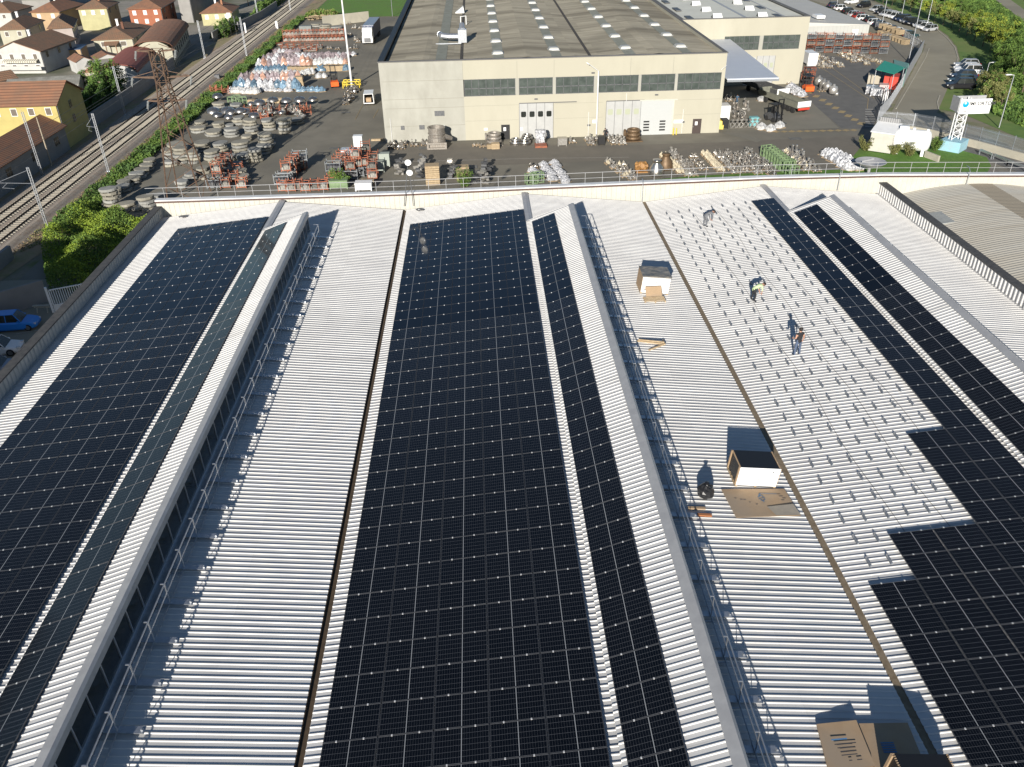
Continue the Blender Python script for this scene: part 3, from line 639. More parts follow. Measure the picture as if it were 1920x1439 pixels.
def house(name, A, B, Cc, h, roof, rh, wall, rm, label, cat='house', ov=.45, front=(0,0), side=(0,0), chim=0, shut=M_shut, sidewall=None, winz=None, arch=False, ww=.8, wh=1.0):
    A, B, Cc = [G(*p, h) for p in (A, B, Cc)]; th = math.atan2(B.y-A.y, B.x-A.x); w = math.hypot(B.x-A.x, B.y-A.y); ca, sa = math.cos(th), math.sin(th)
    d = abs(-(Cc.x-B.x)*sa+(Cc.y-B.y)*ca)
    t = thing(name, (A.x,A.y,0), th, label=label, cat=cat)
    mb = MB(); e = ov
    if roof == 'gable':   # ridge along local y, gable to the front
        mb.extr([(0,0),(w,0),(w,h),(w/2,h+rh),(0,h)], 'y', 0, d)
    elif roof == 'gablex':
        mb.extr([(0,0),(d,0),(d,h),(d/2,h+rh),(0,h)], 'x', 0, w)
    elif roof == 'arch':
        mb.extr([(0,0),(w,0)]+[(w*(1-k/10), h+rh*math.sin(pi*k/10)**.8) for k in range(11)], 'y', 0, d)
    else: mb.box(0,0,0,w,d,h)
    mb.obj('wall', wall, t)
    mb = MB(); T = .14; s = rh/(w/2) if roof in ('gable','hip','arch') else rh/(d/2)
    if roof == 'gable':
        for q in (-1,1):
            x0 = w/2; x1 = w/2+q*(w/2+e); z1 = h+rh-(w/2+e)*s
            mb.add([(x0,-e,h+rh),(x1,-e,z1),(x1,d+e,z1),(x0,d+e,h+rh),(x0,-e,h+rh+T),(x1,-e,z1+T),(x1,d+e,z1+T),(x0,d+e,h+rh+T)], [(0,1,2,3),(4,7,6,5),(0,4,5,1),(2,6,7,3),(1,5,6,2)])
    elif roof == 'gablex':
        for q in (-1,1):
            y0 = d/2; y1 = d/2+q*(d/2+e); z1 = h+rh-(d/2+e)*s
            mb.add([(-e,y0,h+rh),(-e,y1,z1),(w+e,y1,z1),(w+e,y0,h+rh),(-e,y0,h+rh+T),(-e,y1,z1+T),(w+e,y1,z1+T),(w+e,y0,h+rh+T)], [(0,1,2,3),(4,7,6,5),(0,4,5,1),(2,6,7,3),(1,5,6,2)])
    elif roof == 'arch':
        pr = [(w/2-(w/2+e)*math.cos(pi*k/12)*1.0, h+rh*math.sin(pi*k/12)**.8+.02) for k in range(13)]
        for (xa,za),(xb,zb_) in zip(pr[:-1],pr[1:]): mb.quad((xa,-e,za+T),(xb,-e,zb_+T),(xb,d+e,zb_+T),(xa,d+e,za+T))
        for yy in (-e,):
            for (xa,za),(xb,zb_) in zip(pr[:-1],pr[1:]): mb.quad((xa,yy,za),(xb,yy,zb_),(xb,yy,zb_+T),(xa,yy,za+T))
    elif roof == 'hip':
        m_ = min(w,d)/2; r0, r1 = ((w/2,m_),(w/2,d-m_)) if d >= w else ((m_,d/2),(w-m_,d/2))
        c = [(-e,-e,h),(w+e,-e,h),(w+e,d+e,h),(-e,d+e,h)]; a_ = (r0[0],r0[1],h+rh); b_ = (r1[0],r1[1],h+rh)
        mb.box(-e,-e,h-.12,w+e,d+e,h)
        if d >= w: mb.add(c+[a_,b_], [(0,1,4),(1,2,5,4),(2,3,5),(3,0,4,5)])
        else: mb.add(c+[a_,b_], [(0,1,5,4),(1,2,5),(2,3,4,5),(3,0,4)])
    else: mb.box(-e,-e,h,w+e,d+e,h+rh)
    ro = mb.obj('roof', rm, t)
    mb = MB()
    if roof in ('hip','gable'): mb.box(w+e,-e,h-.16-(e*s if roof=='gable' else 0),w+e+.1,d+e,h-.02-(e*s if roof=='gable' else 0))
    mb.box(w+.02,.15,0,w+.12,.25,h-.1); mb.obj('gutter', M_steel, ro)
    for k in range(chim):
        mb = MB(); cx = w*(.35+.3*k); cy = d*(.62-.3*k); zc = h+rh*.45; mb.box(cx-.25,cy-.25,zc,cx+.25,cy+.25,h+rh+.9); mb.box(-.33+cx,-.33+cy,h+rh+.9,cx+.33,cy+.33,h+rh+1.0); mb.obj('chimney', M_white_p if k%2==0 else M_tiler, ro)
    def window(x, y, z, ax, w_=ww, h_=wh, m=shut):
        f = MB(); g = MB()
        if ax == 0: f.box(x-w_/2-.08,y-.05,z-.08,x+w_/2+.08,y,z+h_+.08); g.box(x-w_/2,y-.08,z,x+w_/2,y-.05,z+h_)
        else: f.box(x,y-w_/2-.08,z-.08,x+.05,y+w_/2+.08,z+h_+.08); g.box(x+.05,y-w_/2,z,x+.08,y+w_/2,z+h_)
        q = f.obj('window', M_white_p if ax == 0 else M_conc, t); g.obj('shutter', m, q)
    zs_ = winz or [h-1.6-2.2*k for k in range(3) if h-1.6-2.2*k > .3]
    for n, ax in ((front,0),(side,1)):
        for fl in range(n[1]):
            if fl >= len(zs_): break
            for i in range(n[0]):
                L_ = w if ax == 0 else d; q = L_*(i+.5)/n[0]
                window(q if ax == 0 else w, 0 if ax == 0 else q, zs_[fl], ax, m=shut if ax == 0 else M_glassd)
    return t, w, d
GAR = {}
t,w,d = house('house', (-14,97),(74,96),(134,73), 4.6, 'gable', 1.9, WM['white'], M_tile, 'white house with dark tiled gable roof and striped awning', front=(4,2), side=(3,1), chim=1)
mb = MB(); mb.add([(w*.2,-.02,3.0),(w*.93,-.02,3.0),(w*.93,-1.1,2.7),(w*.2,-1.1,2.7),(w*.2,-1.1,2.4),(w*.93,-1.1,2.4)], [(0,1,2,3),(3,2,5,4)]); mb.obj('awning', stripes('awning_stripe', (.6,.58,.5), (.3,.27,.2), 0, .5, .25, rough=.8), t)
mb = MB(); mb.box(w*.1,-1.1,.9,w*.99,0,1.05); mb.box(w*.1,-1.1,1.05,w*.99,-1.03,1.7); mb.obj('balcony', WM['white'], t)
house('house', (-2,56),(46,54),(93,38), 4.8, 'hip', 1.9, WM['cream'], M_tile, 'cream house with hipped brown roof behind the white gabled house', front=(2,1), side=(2,1), chim=1)
house('house', (91,54),(134,51),(187,33), 4.8, 'hip', 1.9, WM['pink'], M_tile, 'pale pink house with hipped tiled roof and shaded side', front=(0,0), side=(4,2), chim=0)
house('house', (58,23),(110,22),(152,8), 4.8, 'hip', 2.0, WM['orange'], M_tileo, 'apricot coloured house with orange hipped roof', front=(2,1), side=(0,0), chim=1, shut=M_shutw)
house('house', (-36,24),(19,23),(63,12), 4.8, 'hip', 2.0, WM['white'], M_tile, 'white house with brown hipped roof at the top left corner', front=(2,1), side=(0,0), chim=1)
house('house', (146,17),(199,15),(233,4), 5.6, 'hip', 1.9, WM['paley'], M_tile, 'tall pale yellow house with brown hipped roof', front=(3,1), side=(2,1), chim=2, shut=M_shutw)
t,w,d = house('house', (175,75),(247,72),(312,48), 3.2, 'hip', 1.9, WM['cream'], M_tile, 'low cream house with wide grey brown hipped roof and porch', front=(2,1), side=(2,1), chim=2, ww=1.3)
mb = MB(); mb.add([(w*.3,-1.8,2.0),(w*.62,-1.8,2.0),(w*.66,0,2.7),(w*.26,0,2.7)], [(0,1,2,3)]); mb.box(w*.32,-1.7,0,w*.34,-1.5,2.0); mb.box(w*.58,-1.7,0,w*.6,-1.5,2.0); mb.obj('porch', M_tile, t)
house('house', (240,17),(300,15),(340,1), 5.2, 'hip', 2.0, WM['red'], M_tileo, 'brick red house with pale balcony and hipped roof', front=(3,2), side=(2,2), chim=1, shut=M_shutw)
t,w,d = house('house', (377,25),(433,23),(450,12), 3.3, 'hip', 2.2, WM['paley'], M_tileo, 'small yellow house with pointed tiled roof beside the railway', front=(3,2), side=(0,0), chim=2, shut=M_shutw)
house('house', (-60,200),(103,195),(141,168), 6.9, 'gablex', 2.3, WM['yellow'], M_tiler, 'long bright yellow house with red tiled roof near the left edge', front=(5,1), side=(1,2), shut=M_shut, ww=.8)
t,w,d = house('workshop_building', (252,97),(322,93),(396,49), 3.9, 'arch', 1.9, WM['cream'], M_tiler, 'long building with arched red tiled roof and tall dark windows beside the railway', cat='building', front=(0,0), side=(0,0))
for i in range(9):
    f = MB(); y = d*(i+.5)/9; f.box(w-.02,y-.7,1.9,w+.05,y+.7,3.4); q = f.obj('window', M_glassd, t); g = MB(); g.box(w+.05,y-.03,1.9,w+.09,y+.03,3.4); g.box(w+.05,y-.7,2.6,w+.09,y+.7,2.66); g.obj('frame', M_conc, q)
for i in range(16):
    f = MB(); y = d*(i+.5)/16; f.box(w-.02,y-.4,.15,w+.04,y+.4,1.1); f.obj('window', M_glassd, t)
house('barrel_shed', (186,142),(258,138),(322,100), 3.0, 'arch', 1.7, WM['white'], M_maroon, 'shed with curved maroon roof in front of the long arched building', cat='shed', ov=.1)
house('shed', (-40,316),(118,236),(78,219), 3.6, 'flat', .1, WM['grey'], M_tile, 'x', cat='shed') if False else None
# railway-side tiled shed: ridge parallel to the track
a = G(118,236,3.7); xr = a.x; yb = a.y+.2; wS = 6.2; tS = thing('shed', (xr-wS,70,0), label='long low shed with striped red tiled roof along the railway', cat='shed')
mb = MB(); mb.extr([(0,0),(wS,0),(wS,3.7),(wS/2,5.3),(0,3.7)], 'y', 0, yb-70); mb.obj('wall', WM['grey'], tS)
mb = MB()
for q in (-1,1):
    x0 = wS/2; x1 = wS/2+q*(wS/2+.4); z1 = 5.3-(wS/2+.4)*.516
    mb.add([(x0,-.3,5.32),(x1,-.3,z1),(x1,yb-70+.3,z1),(x0,yb-70+.3,5.32),(x0,-.3,5.45),(x1,-.3,z1+.12),(x1,yb-70+.3,z1+.12),(x0,yb-70+.3,5.45)], [(0,1,2,3),(4,7,6,5),(0,4,5,1),(2,6,7,3),(1,5,6,2)])
mb.obj('roof', M_tiler, tS)
for i in range(7):
    f = MB(); y = yb-70-3.5-i*7.6; f.box(wS,y-.75,1.7,wS+.04,y+.75,2.8); q = f.obj('window', M_glassd, tS); g = MB(); g.box(wS+.04,y-.04,1.7,wS+.08,y+.04,2.8); g.box(wS,y-.82,1.6,wS+.1,y+.82,1.7); g.obj('frame', M_conc, q)
house('shed', (12,167),(146,158),(160,146), 3.2, 'gablex', 1.0, WM['white'], M_greyroof, 'white shed with wide shallow grey roof', cat='shed', ov=.25)
house('outbuilding', (157,135),(186,134),(203,126), 4.4, 'hip', 1.0, WM['sand'], M_tiler, 'small square sand coloured tower house with pyramid tiled roof', cat='outbuilding', front=(1,1), ov=.25, winz=[2.9])
house('house', (-50,160),(30,146),(58,134), 3.6, 'gablex', 1.1, WM['pink'], M_tile, 'low pinkish building with brown roof at the left edge below the white house', ov=.3)
house('shed', (142,117),(172,113),(196,101), 2.6, 'gable', .8, WM['white'], M_tileo, 'small shed with orange roof behind the tower house', cat='shed', ov=.2)
house('shed', (180,112),(222,107),(240,98), 2.6, 'gable', .8, WM['white'], M_tileo, 'second small orange roofed shed beside the low cream house', cat='shed', ov=.2)
house('shed', (160,128),(214,124),(240,106), 2.4, 'flat', .15, WM['white'], M_pconc, 'flat pale roofed annex between the orange sheds and maroon roof', cat='shed', ov=.15)
house('garage', (112,95),(150,93),(166,84), 2.8, 'flat', .12, WM['orange'], mat('blue_roof', (.05,.09,.16), rough=.5), 'low garage with dark blue roof beside the white house', cat='garage', ov=.2)
house('warehouse', (330,-14),(352,-14),(395,-30), 8, 'flat', .3, WM['grey'], M_greyroof, 'grey warehouse far behind the red house', cat='warehouse')
house('warehouse', (352,14),(372,13),(392,-2), 3.5, 'flat', .2, WM['grey'], M_greyroof, 'dark grey shed between the red house and the yellow house', cat='shed')
house('warehouse', (40,0),(92,-1),(160,-14), 3.5, 'flat', .2, WM['grey'], M_greyroof, 'flat grey roofed hall behind the apricot house', cat='warehouse')
# garden and railway boundary walls
def wallline(name, pts, h, th, m, label, cat, z0=0, px=True, **k):
    mb = MB(); q = [G(*p) if px else Vector((*p,0)) for p in pts]
    for a, b in zip(q[:-1], q[1:]): mb.bar((a.x,a.y,z0+h/2),(b.x,b.y,z0+h/2),th,h)
    return mb.obj(name, m, label=label, cat=cat, **k)
wallline('boundary_wall', [(-65.4,140),(-65.6,172),(-66.6,194)], 2.4, .3, WM['grey'], 'grimy grey wall between the hedge and the railway', 'wall', px=False)
wallline('boundary_wall', [(400,78),(425,62)], 2.2, .3, WM['grey'], 'grey garden wall beyond the long arched building', 'wall')
wallline('boundary_wall', [(448,60),(492,38),(520,18)], 2.4, .3, WM['grey'], 'far dark grey wall along the railway behind the yellow house', 'wall')
wallline('retaining_wall', [(606,50),(692,40)], 2.6, .35, M_pconc, 'pale concrete block wall between yard and grass field', 'wall')
wallline('retaining_wall', [(-53.0,60),(-52.6,88)], 1.6, .4, WM['grey'], 'dark low wall beside the railway near the parked cars', 'wall', px=False)
# gate + wall by the parking place
wallline('yard_wall', [(-20,600),(92,566)], 2.4, .25, WM['grey'], 'grimy wall behind the blue parked car', 'wall')
a, b = G(104,586), G(165,574); t = thing('sliding_gate', (a.x,a.y,0), math.atan2(b.y-a.y,b.x-a.x), label='white barred metal gate beside the white roof edge', cat='gate')
L = 5.2; mb = MB(); mb.box(0,-.04,.7,L,.04,.8); mb.box(0,-.04,2.3,L,.04,2.4); mb.box(0,-.04,.1,.1,.04,2.4); mb.box(L*.5,-.04,.1,L*.5+.08,.04,2.4); mb.box(-.25,-.1,0,-.05,.1,2.7); mb.obj('gate_frame', M_white_p, t)
mb = MB(); x = .2
while x < L: mb.box(x,-.02,.75,x+.06,.02,2.35); x += .2
mb.box(.05,-.02,.1,L,.02,.7); mb.obj('bars', M_white_p, t, kind='stuff')
# invented blocks out of frame, added to shade the forecourt
for X0, X1, Y0, Y1, H_, lb in ((-66,-59.6,18,41,18,'unseen tall block added to shade the ground left of the parked cars'),(-56.0,-43,10,44,17,'unseen tall block added to shade the forecourt')):
    mb = MB(); mb.box(X0,Y0,0,X1,Y1,H_); mb.obj('shade_block', WM['grey'], label=lb, cat='building')
# ------------------------------------------------------------------ big warehouse (facade at Y=130)
Y1 = 130.0
fa = FY(724,268,Y1); XL, XR = -14.7, 37.6; H1 = 11.86
wh = thing('warehouse', (XL,Y1,0), label='large cream concrete warehouse with skylit grey roof and strip windows', cat='warehouse')
def U(x, y): p = FY(x, y, Y1); return p.x-XL, p.z
M_panel = mat('precast_cream', (.405,.383,.305), (.365,.345,.272), sc=.35, rough=.85, c3=(.38,.358,.285), stretch=(1,1,.35))
M_panel2 = mat('precast_stained', (.365,.358,.312), (.30,.292,.252), sc=.5, rough=.88, c3=(.32,.312,.27), stretch=(1,1,.5))
Wd = XR-XL; x1 = U(869,165)[0]; zw0 = 7.15; zw1 = 9.25
zt = U(1000,143)[1]; zw1 = (U(900,149.5)[1]+U(1300,137)[1])/2; zw0 = (U(900,181)[1]+U(1300,169)[1])/2
xw1 = U(1352,150)[0]
LEN = 150
mb = MB(); mb.box(0,0,0,x1,.3,H1); mb.obj('wall_stained', M_panel2, wh)
mb = MB(); mb.box(x1,0,0,Wd,.3,zw0); mb.box(x1,0,zw1,Wd,.3,H1); mb.box(xw1,0,zw0,Wd,.3,zw1); mb.box(0,.3,0,.3,LEN,H1-.05); mb.box(Wd-.3,.3,0,Wd,LEN,H1-.05); mb.box(0,LEN,0,Wd,LEN+.3,H1); mb.obj('wall', M_panel, wh)
mb = MB()                                                        # panel joints
for yy in (152,186,203,236.5):
    z = U(790,yy)[1]; mb.box(.3,-.006,z-.03,x1,.0,z+.03)
for xx in (700+690/4-.5,): pass
for x in (x1-.03, U(970,200)[0], U(1038,200)[0], U(1182,130)[0], U(1262,130)[0]): mb.box(x,-.006,zw1+.02,x+.05,.0,H1-.3)
for yy in (199,227): z = U(900,yy)[1]; mb.box(x1+.05,-.006,z-.015,U(972,200)[0],0,z+.015); mb.box(U(1040,200)[0],-.006,z-.015,U(1130,200)[0],0,z+.015); mb.box(U(1265,200)[0],-.006,z-.015,Wd,0,z+.015)
mb.objs('panel_joint', mat('joint', (.25,.24,.20), rough=.9), wh)
mb = MB(); mb.box(-.12,-.12,H1,Wd+.12,.45,H1+.12); mb.box(Wd-.3,.45,H1-.05,Wd+.12,LEN,H1+.10); mb.obj('coping', mat('grey_coping', (.13,.125,.12), rough=.7), wh)
mb = MB(); mb.box(-.15,.45,H1-.1,.75,LEN,H1+.16); mb.obj('edge_gutter', M_black, wh)
# strip windows in bays
wb = [(870.5,966),(973.5,1036),(1042.5,1113),(1122,1196),(1202,1264),(1270,1350)]
for a, b in wb:
    xa, xb = U(a,165)[0], U(b,165)[0]
    f = MB(); f.box(xa,.08,zw0,xb,.14,zw1); q = f.obj('window', M_glassg, wh); g = MB(); zm = zw0+(zw1-zw0)*.45
    g.box(xa,.02,zm-.06,xb,.08,zm+.06); g.box(xa,.02,zw0,xb,.08,zw0+.10); g.box(xa,.02,zw1-.08,xb,.08,zw1); n = max(3,int((xb-xa)/1.05))
    for i in range(n+1): xx = xa+(xb-xa)*i/n; g.box(xx-.035,.02,zw0,xx+.035,.08,zw1)
    g.obj('frame', M_steel, q)
mb = MB()
for (a,b),(c,d) in zip(wb[:-1],wb[1:]): mb.box(U(b,165)[0],.03,zw0,U(c,165)[0],.25,zw1)
mb.objs('window_pier', M_panel2, wh)
# folding doors, roller door, personnel doors
M_door = mat('door_grey', (.40,.40,.385), (.36,.36,.35), sc=1, rough=.5); M_doorl = mat('door_line', (.12,.12,.12), rough=.6)
def fold(xa, xb, ztop, n, m_w):
    A_, B_ = U(xa,240)[0], U(xb,240)[0]; f = MB(); f.box(A_,-.06,0,B_,0,ztop); q = f.obj('folding_door', M_door, wh)
    g = MB()
    for i in range(n+1): xx = A_+(B_-A_)*i/n; g.box(xx-.03,-.075,0,xx+.03,-.06,ztop)
    g.box(A_,-.09,ztop,B_+ (3.6 if n==4 and xa<1000 else .5),-.0,ztop+.12); g.obj('door_seam', M_doorl, q)
    for i in range(n):
        xx = A_+(B_-A_)*(i+.5)/n; g = MB(); zc = ztop*.70; g.cbox(xx,-.08,zc,.62,.04,.85); g.cbox(xx,-.085,zc,.78,.02,.7); g.obj('porthole', m_w, q)
fold(974,1037,U(1005,194)[1],4,M_glassd); fold(1135,1199,U(1165,190)[1],4,mat('porthole_pale', (.36,.38,.28), rough=.4))
A_, B_ = U(1198,240)[0], U(1258,240)[0]; z = U(1230,189)[1]
f = MB(); f.box(A_,-.05,0,B_,0,z)
for k in range(9): f.box(A_,-.07,z*k/9+.05,B_,-.05,z*(k+1)/9-.03)
q = f.obj('roller_door', mat('roller_grey', (.42,.43,.42), rough=.45), wh); g = MB()
for u in (.22,.72):
    for k in range(4): g.box(A_+(B_-A_)*(u-.09),-.09,z*(.12+.085*k),A_+(B_-A_)*(u+.09),-.07,z*(.165+.085*k))
g.objs('slot_window', M_black, q); g = MB(); g.box(A_-.1,-.10,z,B_+.7,0,z+.18); g.box(B_,-.1,0,B_+.22,0,z); g.obj('door_frame', M_cream, q)
for xa, xb, y0, m, ajar in ((940,956,236,M_black,1),(1297,1313,222,mat('brown_door', (.05,.035,.03), rough=.6),0)):
    A_, B_ = U(xa,250)[0], U(xb,250)[0]; z = 2.25; f = MB(); f.box(A_,-.05,0,B_,0,z); q = f.obj('door', m, wh); g = MB(); g.box(A_+.35,-.07,1.3,A_+.75,-.05,1.85); g.obj('notice', M_white_p, q)
    g = MB(); g.box(A_+.08,-.10,1.0,A_+.12,-.05,1.15); g.obj('handle', M_alu, q)
for xx, yy, w_, h_, m, nm in ((824,213,1.5,.75,M_steel,'vent_grille'),(755,240,.55,.6,M_steel,'wall_vent'),(791,239,.8,.65,M_steel,'wall_vent'),(829,237.5,.9,.35,M_white_p,'wall_sign'),(911,242.5,.55,.35,M_white_p,'wall_sign'),(978,242,.4,.45,M_white_p,'wall_sign'),(1115,228,.7,.5,M_white_p,'wall_sign'),(1272,228,1.5,.5,M_white_p,'wall_sign'),(1112,137,.5,.2,M_steel,'flood_light'),(1005,186,.5,.2,M_steel,'flood_light'),(1231,178,.5,.2,M_steel,'flood_light'),(1104,235,.5,.25,M_steel,'junction_box'),(1281,229,.4,.25,M_steel,'junction_box')):
    x, z = U(xx,yy); f = MB(); f.box(x-w_/2,-.09,z-h_/2,x+w_/2,0,z+h_/2); f.obj(nm, m, wh)
mb = MB()
for xx, ya, yb_ in ((731.5,222,268),(1104,210,255),(1281.5,205,250),(1175,175,190)):
    x, z = U(xx,ya); x2, z2 = U(xx+1.5,yb_); mb.tube((x,-.08,z),(x,-.08,max(z2,0)),.035)
x, z = U(1122,133); mb.tube((x,-.25,0),(x,-.25,z),.11,n=8); mb.tube((x,-.25,z),(x-1.6,-.9,z+1.2),.05); mb.cbox(x-1.75,-.95,z+1.28,.5,.2,.12,ry=.6)
x, z = U(1352,131); mb.tube((x,-.1,z),(x+.6,-.6,z+.7),.04)
mb.obj('pipes', M_coping, wh)
# roof: fibre cement sheets in bays, valleys, rooflights
M_roofold = mat('old_fibre_cement', (.31,.275,.20), (.43,.385,.29), sc=.5, rough=.95, c3=(.20,.175,.125), stretch=(.35,2.2,1), lo=.3, hi=.7, bump=.4, bsc=6)
M_strip = mat('rooflight_strip', (.27,.275,.225), (.22,.22,.175), sc=1, rough=.8)
bays = [.75, -2.4-XL, 7.5-XL, 17.35-XL, 27.3-XL, Wd-.3]
prof = [(bays[0],11.3),((bays[0]+bays[1])/2,11.75),(bays[1],11.25),((bays[1]+bays[3])/2,12.05),(bays[3],11.25),((bays[3]+bays[5])/2,12.05),(bays[5],11.3)]
mb = MB(); sm = []
for (xa,za),(xb,zb_) in zip(prof[:-1],prof[1:]):
    n = 8
    for i in range(n):
        f = lambda t: (xa+(xb-xa)*t, za+(zb_-za)*(math.sin(t*pi/2) if zb_>za else 1-math.cos(t*pi/2)) if False else za+(zb_-za)*t)
        sm.append(f(i/n))
sm.append(prof[-1]); ysr = []; y = .45
while y < LEN: ysr += [y, y+.55]; y += 1.1
k = len(ysr); vs = [(x, y_, z+(.0 if j%2==0 else .05)) for x, z in sm for j, y_ in enumerate(ysr)]
mb.add(vs, [(i*k+j,(i+1)*k+j,(i+1)*k+j+1,i*k+j+1) for i in range(len(sm)-1) for j in range(k-1)]); sheet_tones(M_roofold, 2.2, .18); rf = mb.obj('roof', M_roofold, wh, fix=False)
def rz_(x):
    for (xa,za),(xb,zb_) in zip(prof[:-1],prof[1:]):
        if xa <= x <= xb: return za+(zb_-za)*(x-xa)/(xb-xa)
    return 11.3
mb = MB()
for x in (bays[1],bays[3]): mb.box(x-.22,.5,11.2,x+.22,LEN,11.36)
mb.obj('valley_gutter', mat('valley_dark', (.035,.03,.026), (.08,.07,.055), sc=3, rough=.9), rf)
mb = MB()
for x in (3.25-XL, 12.05-XL, 23.2-XL, 31.85-XL, -5.5-XL):
    w_ = .8; mb.add([(x-w_,.5,rz_(x-w_)+.06),(x+w_,.5,rz_(x+w_)+.06),(x+w_,LEN,rz_(x+w_)+.06),(x-w_,LEN,rz_(x-w_)+.06)], [(0,1,2,3)])
mb.objs('rooflight_strip', M_strip, rf)
dome = thing('skylight'); mb = MB(); mb.box(-.75,-.75,0,.75,.75,.25); mb.box(-.95,-.95,-.02,.95,.95,.03); mb.obj('kerb', mat('kerb_grey', (.52,.52,.50), (.42,.42,.4), sc=3, rough=.6), dome)
mb = MB(); mb.lathe([(.96,.25),(.86,.36),(.55,.42),(0,.44)], n=4, M=Matrix.Rotation(pi/4,4,'Z')); mb.obj('dome', mat('dome_acrylic', (.33,.335,.325), rough=.5), dome)
PROTO_USED.discard(dome.name)
for r, (X, y0) in enumerate(((3.25,135.2),(12.05,137.3),(23.2,136.6),(31.85,136.6))):
    for k in range(9):
        yy = y0+k*10.6*(1 if r else .98)
        place(dome, (X, yy, rz_(X-XL)+.08), label='square white dome skylight, %s from the front, %s line from the left, warehouse roof' % (nth(k), nth(r)), cat='skylight', group='skylights on the big warehouse roof')
# roof plant
t = thing('roof_duct', (-1.7,147.8,11.5), label='bent grey ventilation duct with fan box on the warehouse roof', cat='duct')
mb = MB(); pts = [(-3.6,3.2,.3),(-4.3,2.4,.9),(-4.4,1.2,1.1),(-4.0,.3,1.0),(-3.0,0,.9),(-1.2,-.2,.9)]; mb.path(pts,.45,10); mb.obj('duct', M_galv, t)
mb = MB(); mb.box(-1.3,-.8,0,.1,.7,2.0); mb.tube((-.6,-.2,2.0),(-.6,.6,2.7),.5,.4,10); mb.box(-5.0,-2.4,.1,-.8,-2.2,.25); mb.obj('fan_box', M_galv, t)
p = G(864,18,12); mb = MB(); mb.add([(-1.2,-.8,0),(.7,-.8,0),(.7,.8,0),(-1.2,.8,0),(.5,-.8,1.2),(.5,.8,1.2)], [(0,3,2,1),(0,1,4),(3,5,2),(0,4,5,3),(1,2,5,4)]); mb.obj('roof_cowl', M_white_p, loc=(p.x,p.y,11.4), label='white wedge shaped cowl beside the dark roof gutter', cat='roof cowl')
mb = MB(); mb.path([(0,0,0),(0,0,1.5),(1.0,.8,1.5),(1.0,.8,0)],.08); p = G(864,46,11.6); mb.obj('vent_pipe', M_white_p, loc=(p.x,p.y,11.4), label='white bent pipe loop on the warehouse roof', cat='pipe')
# canopy between the warehouses
zc = 8.2; q = [G(1361,150.5,zc), G(1460,148,zc), FY(1357,80,162), FY(1325,80,162)]; t = thing('canopy', (37.6,126,0), label='pale blue grey metal canopy spanning between the two warehouses', cat='canopy')
pts = [(37.7,q[0].y),(q[1].x,q[1].y),(47.0,161.9),(37.7,161.9)]; mb = MB(); mb.prism([(a-37.6,b-126) for a,b in pts], zc, zc+.18)
M_can = mat('canopy_sheet', (.52,.55,.60), (.46,.49,.54), sc=.5, rough=.4, c3=(.48,.51,.57)); mb.obj('roof', M_can, t)
mb = MB(); mb.bar((pts[0][0]-37.6,pts[0][1]-126,zc-.15),(pts[1][0]-37.6,pts[1][1]-126,zc-.15),.2,.3); mb.bar((pts[1][0]-37.6,pts[1][1]-126,zc-.15),(9.4,35.8,zc-.15),.2,.3); mb.obj('beam', M_galv, t)
# second warehouse
Y2 = 162.0; XA2, XB2, H2 = 37.9, 61.5, 11.3
H2 = FY(1400,34.5,Y2).z
w2 = thing('warehouse', (XA2,Y2,0), label='second cream warehouse with white roof behind the blue grey canopy', cat='warehouse')
def U2(x, y): p = FY(x, y, Y2); return p.x-XA2, p.z
W2 = XB2-XA2; za = U2(1450,93)[1]; zb2 = U2(1450,66.5)[1]; xa = U2(1358,80)[0]; xb = U2(1499,80)[0]
mb = MB(); mb.box(0,0,0,W2,.3,za); mb.box(0,0,zb2,W2,.3,H2); mb.box(xb,0,za,W2,.3,zb2); mb.box(0,0,za,xa,.3,zb2); mb.box(W2-.3,.3,0,W2,110,H2); mb.obj('wall', M_panel, w2)
mb = MB(); mb.box(-.1,-.1,H2,W2+.1,.4,H2+.12); mb.box(W2-.5,.4,H2-.05,W2+.15,110,H2+.12); mb.box(-.1,.4,H2-.05,.25,110,H2+.1); mb.obj('coping', mat('grey_coping', (.13,.125,.12)), w2)
xm = U2(1427,80)[0]
for a, b in ((xa,xm-.4),(xm+.4,xb)):
    f = MB(); f.box(a,.08,za,b,.14,zb2); qn = f.obj('window', M_glassg, w2); g = MB(); zm = za+(zb2-za)*.5; g.box(a,.02,zm-.06,b,.08,zm+.06); g.box(a,.02,za,b,.08,za+.08)
    for i in range(8): xx = a+(b-a)*i/7; g.box(xx-.035,.02,za,xx+.035,.08,zb2)
    g.obj('frame', M_steel, qn)
mb = MB(); mb.box(xm-.4,.03,za,xm+.4,.25,zb2); mb.obj('window_pier', M_panel2, w2)
f = MB(); a = U2(1418,120)[0]; b = U2(1452,120)[0]; zt2 = U2(1430,105)[1]; f.box(a,-.06,0,b,0,zt2); qn = f.obj('folding_door', M_door, w2)
for i in range(3): g = MB(); g.cbox(a+(b-a)*(i+.5)/3,-.08,zt2*.68,.6,.04,.85); g.obj('porthole', mat('porthole_pale', (.36,.38,.28)), qn)
g = MB()
for i in range(4): xx = a+(b-a)*i/3; g.box(xx-.03,-.075,0,xx+.03,-.06,zt2)
g.obj('door_seam', M_doorl, qn)
f = MB(); f.box(U2(1398,120)[0],-.05,0,U2(1416,120)[0],0,zt2*.95); f.obj('roller_door', mat('roller_grey', (.42,.43,.42)), w2)
M_roof2 = stripes('pale_roof', (.66,.65,.56), (.58,.57,.5), 1, 1.0, .1, rough=.6, c2=(.60,.59,.51), sc=.4)
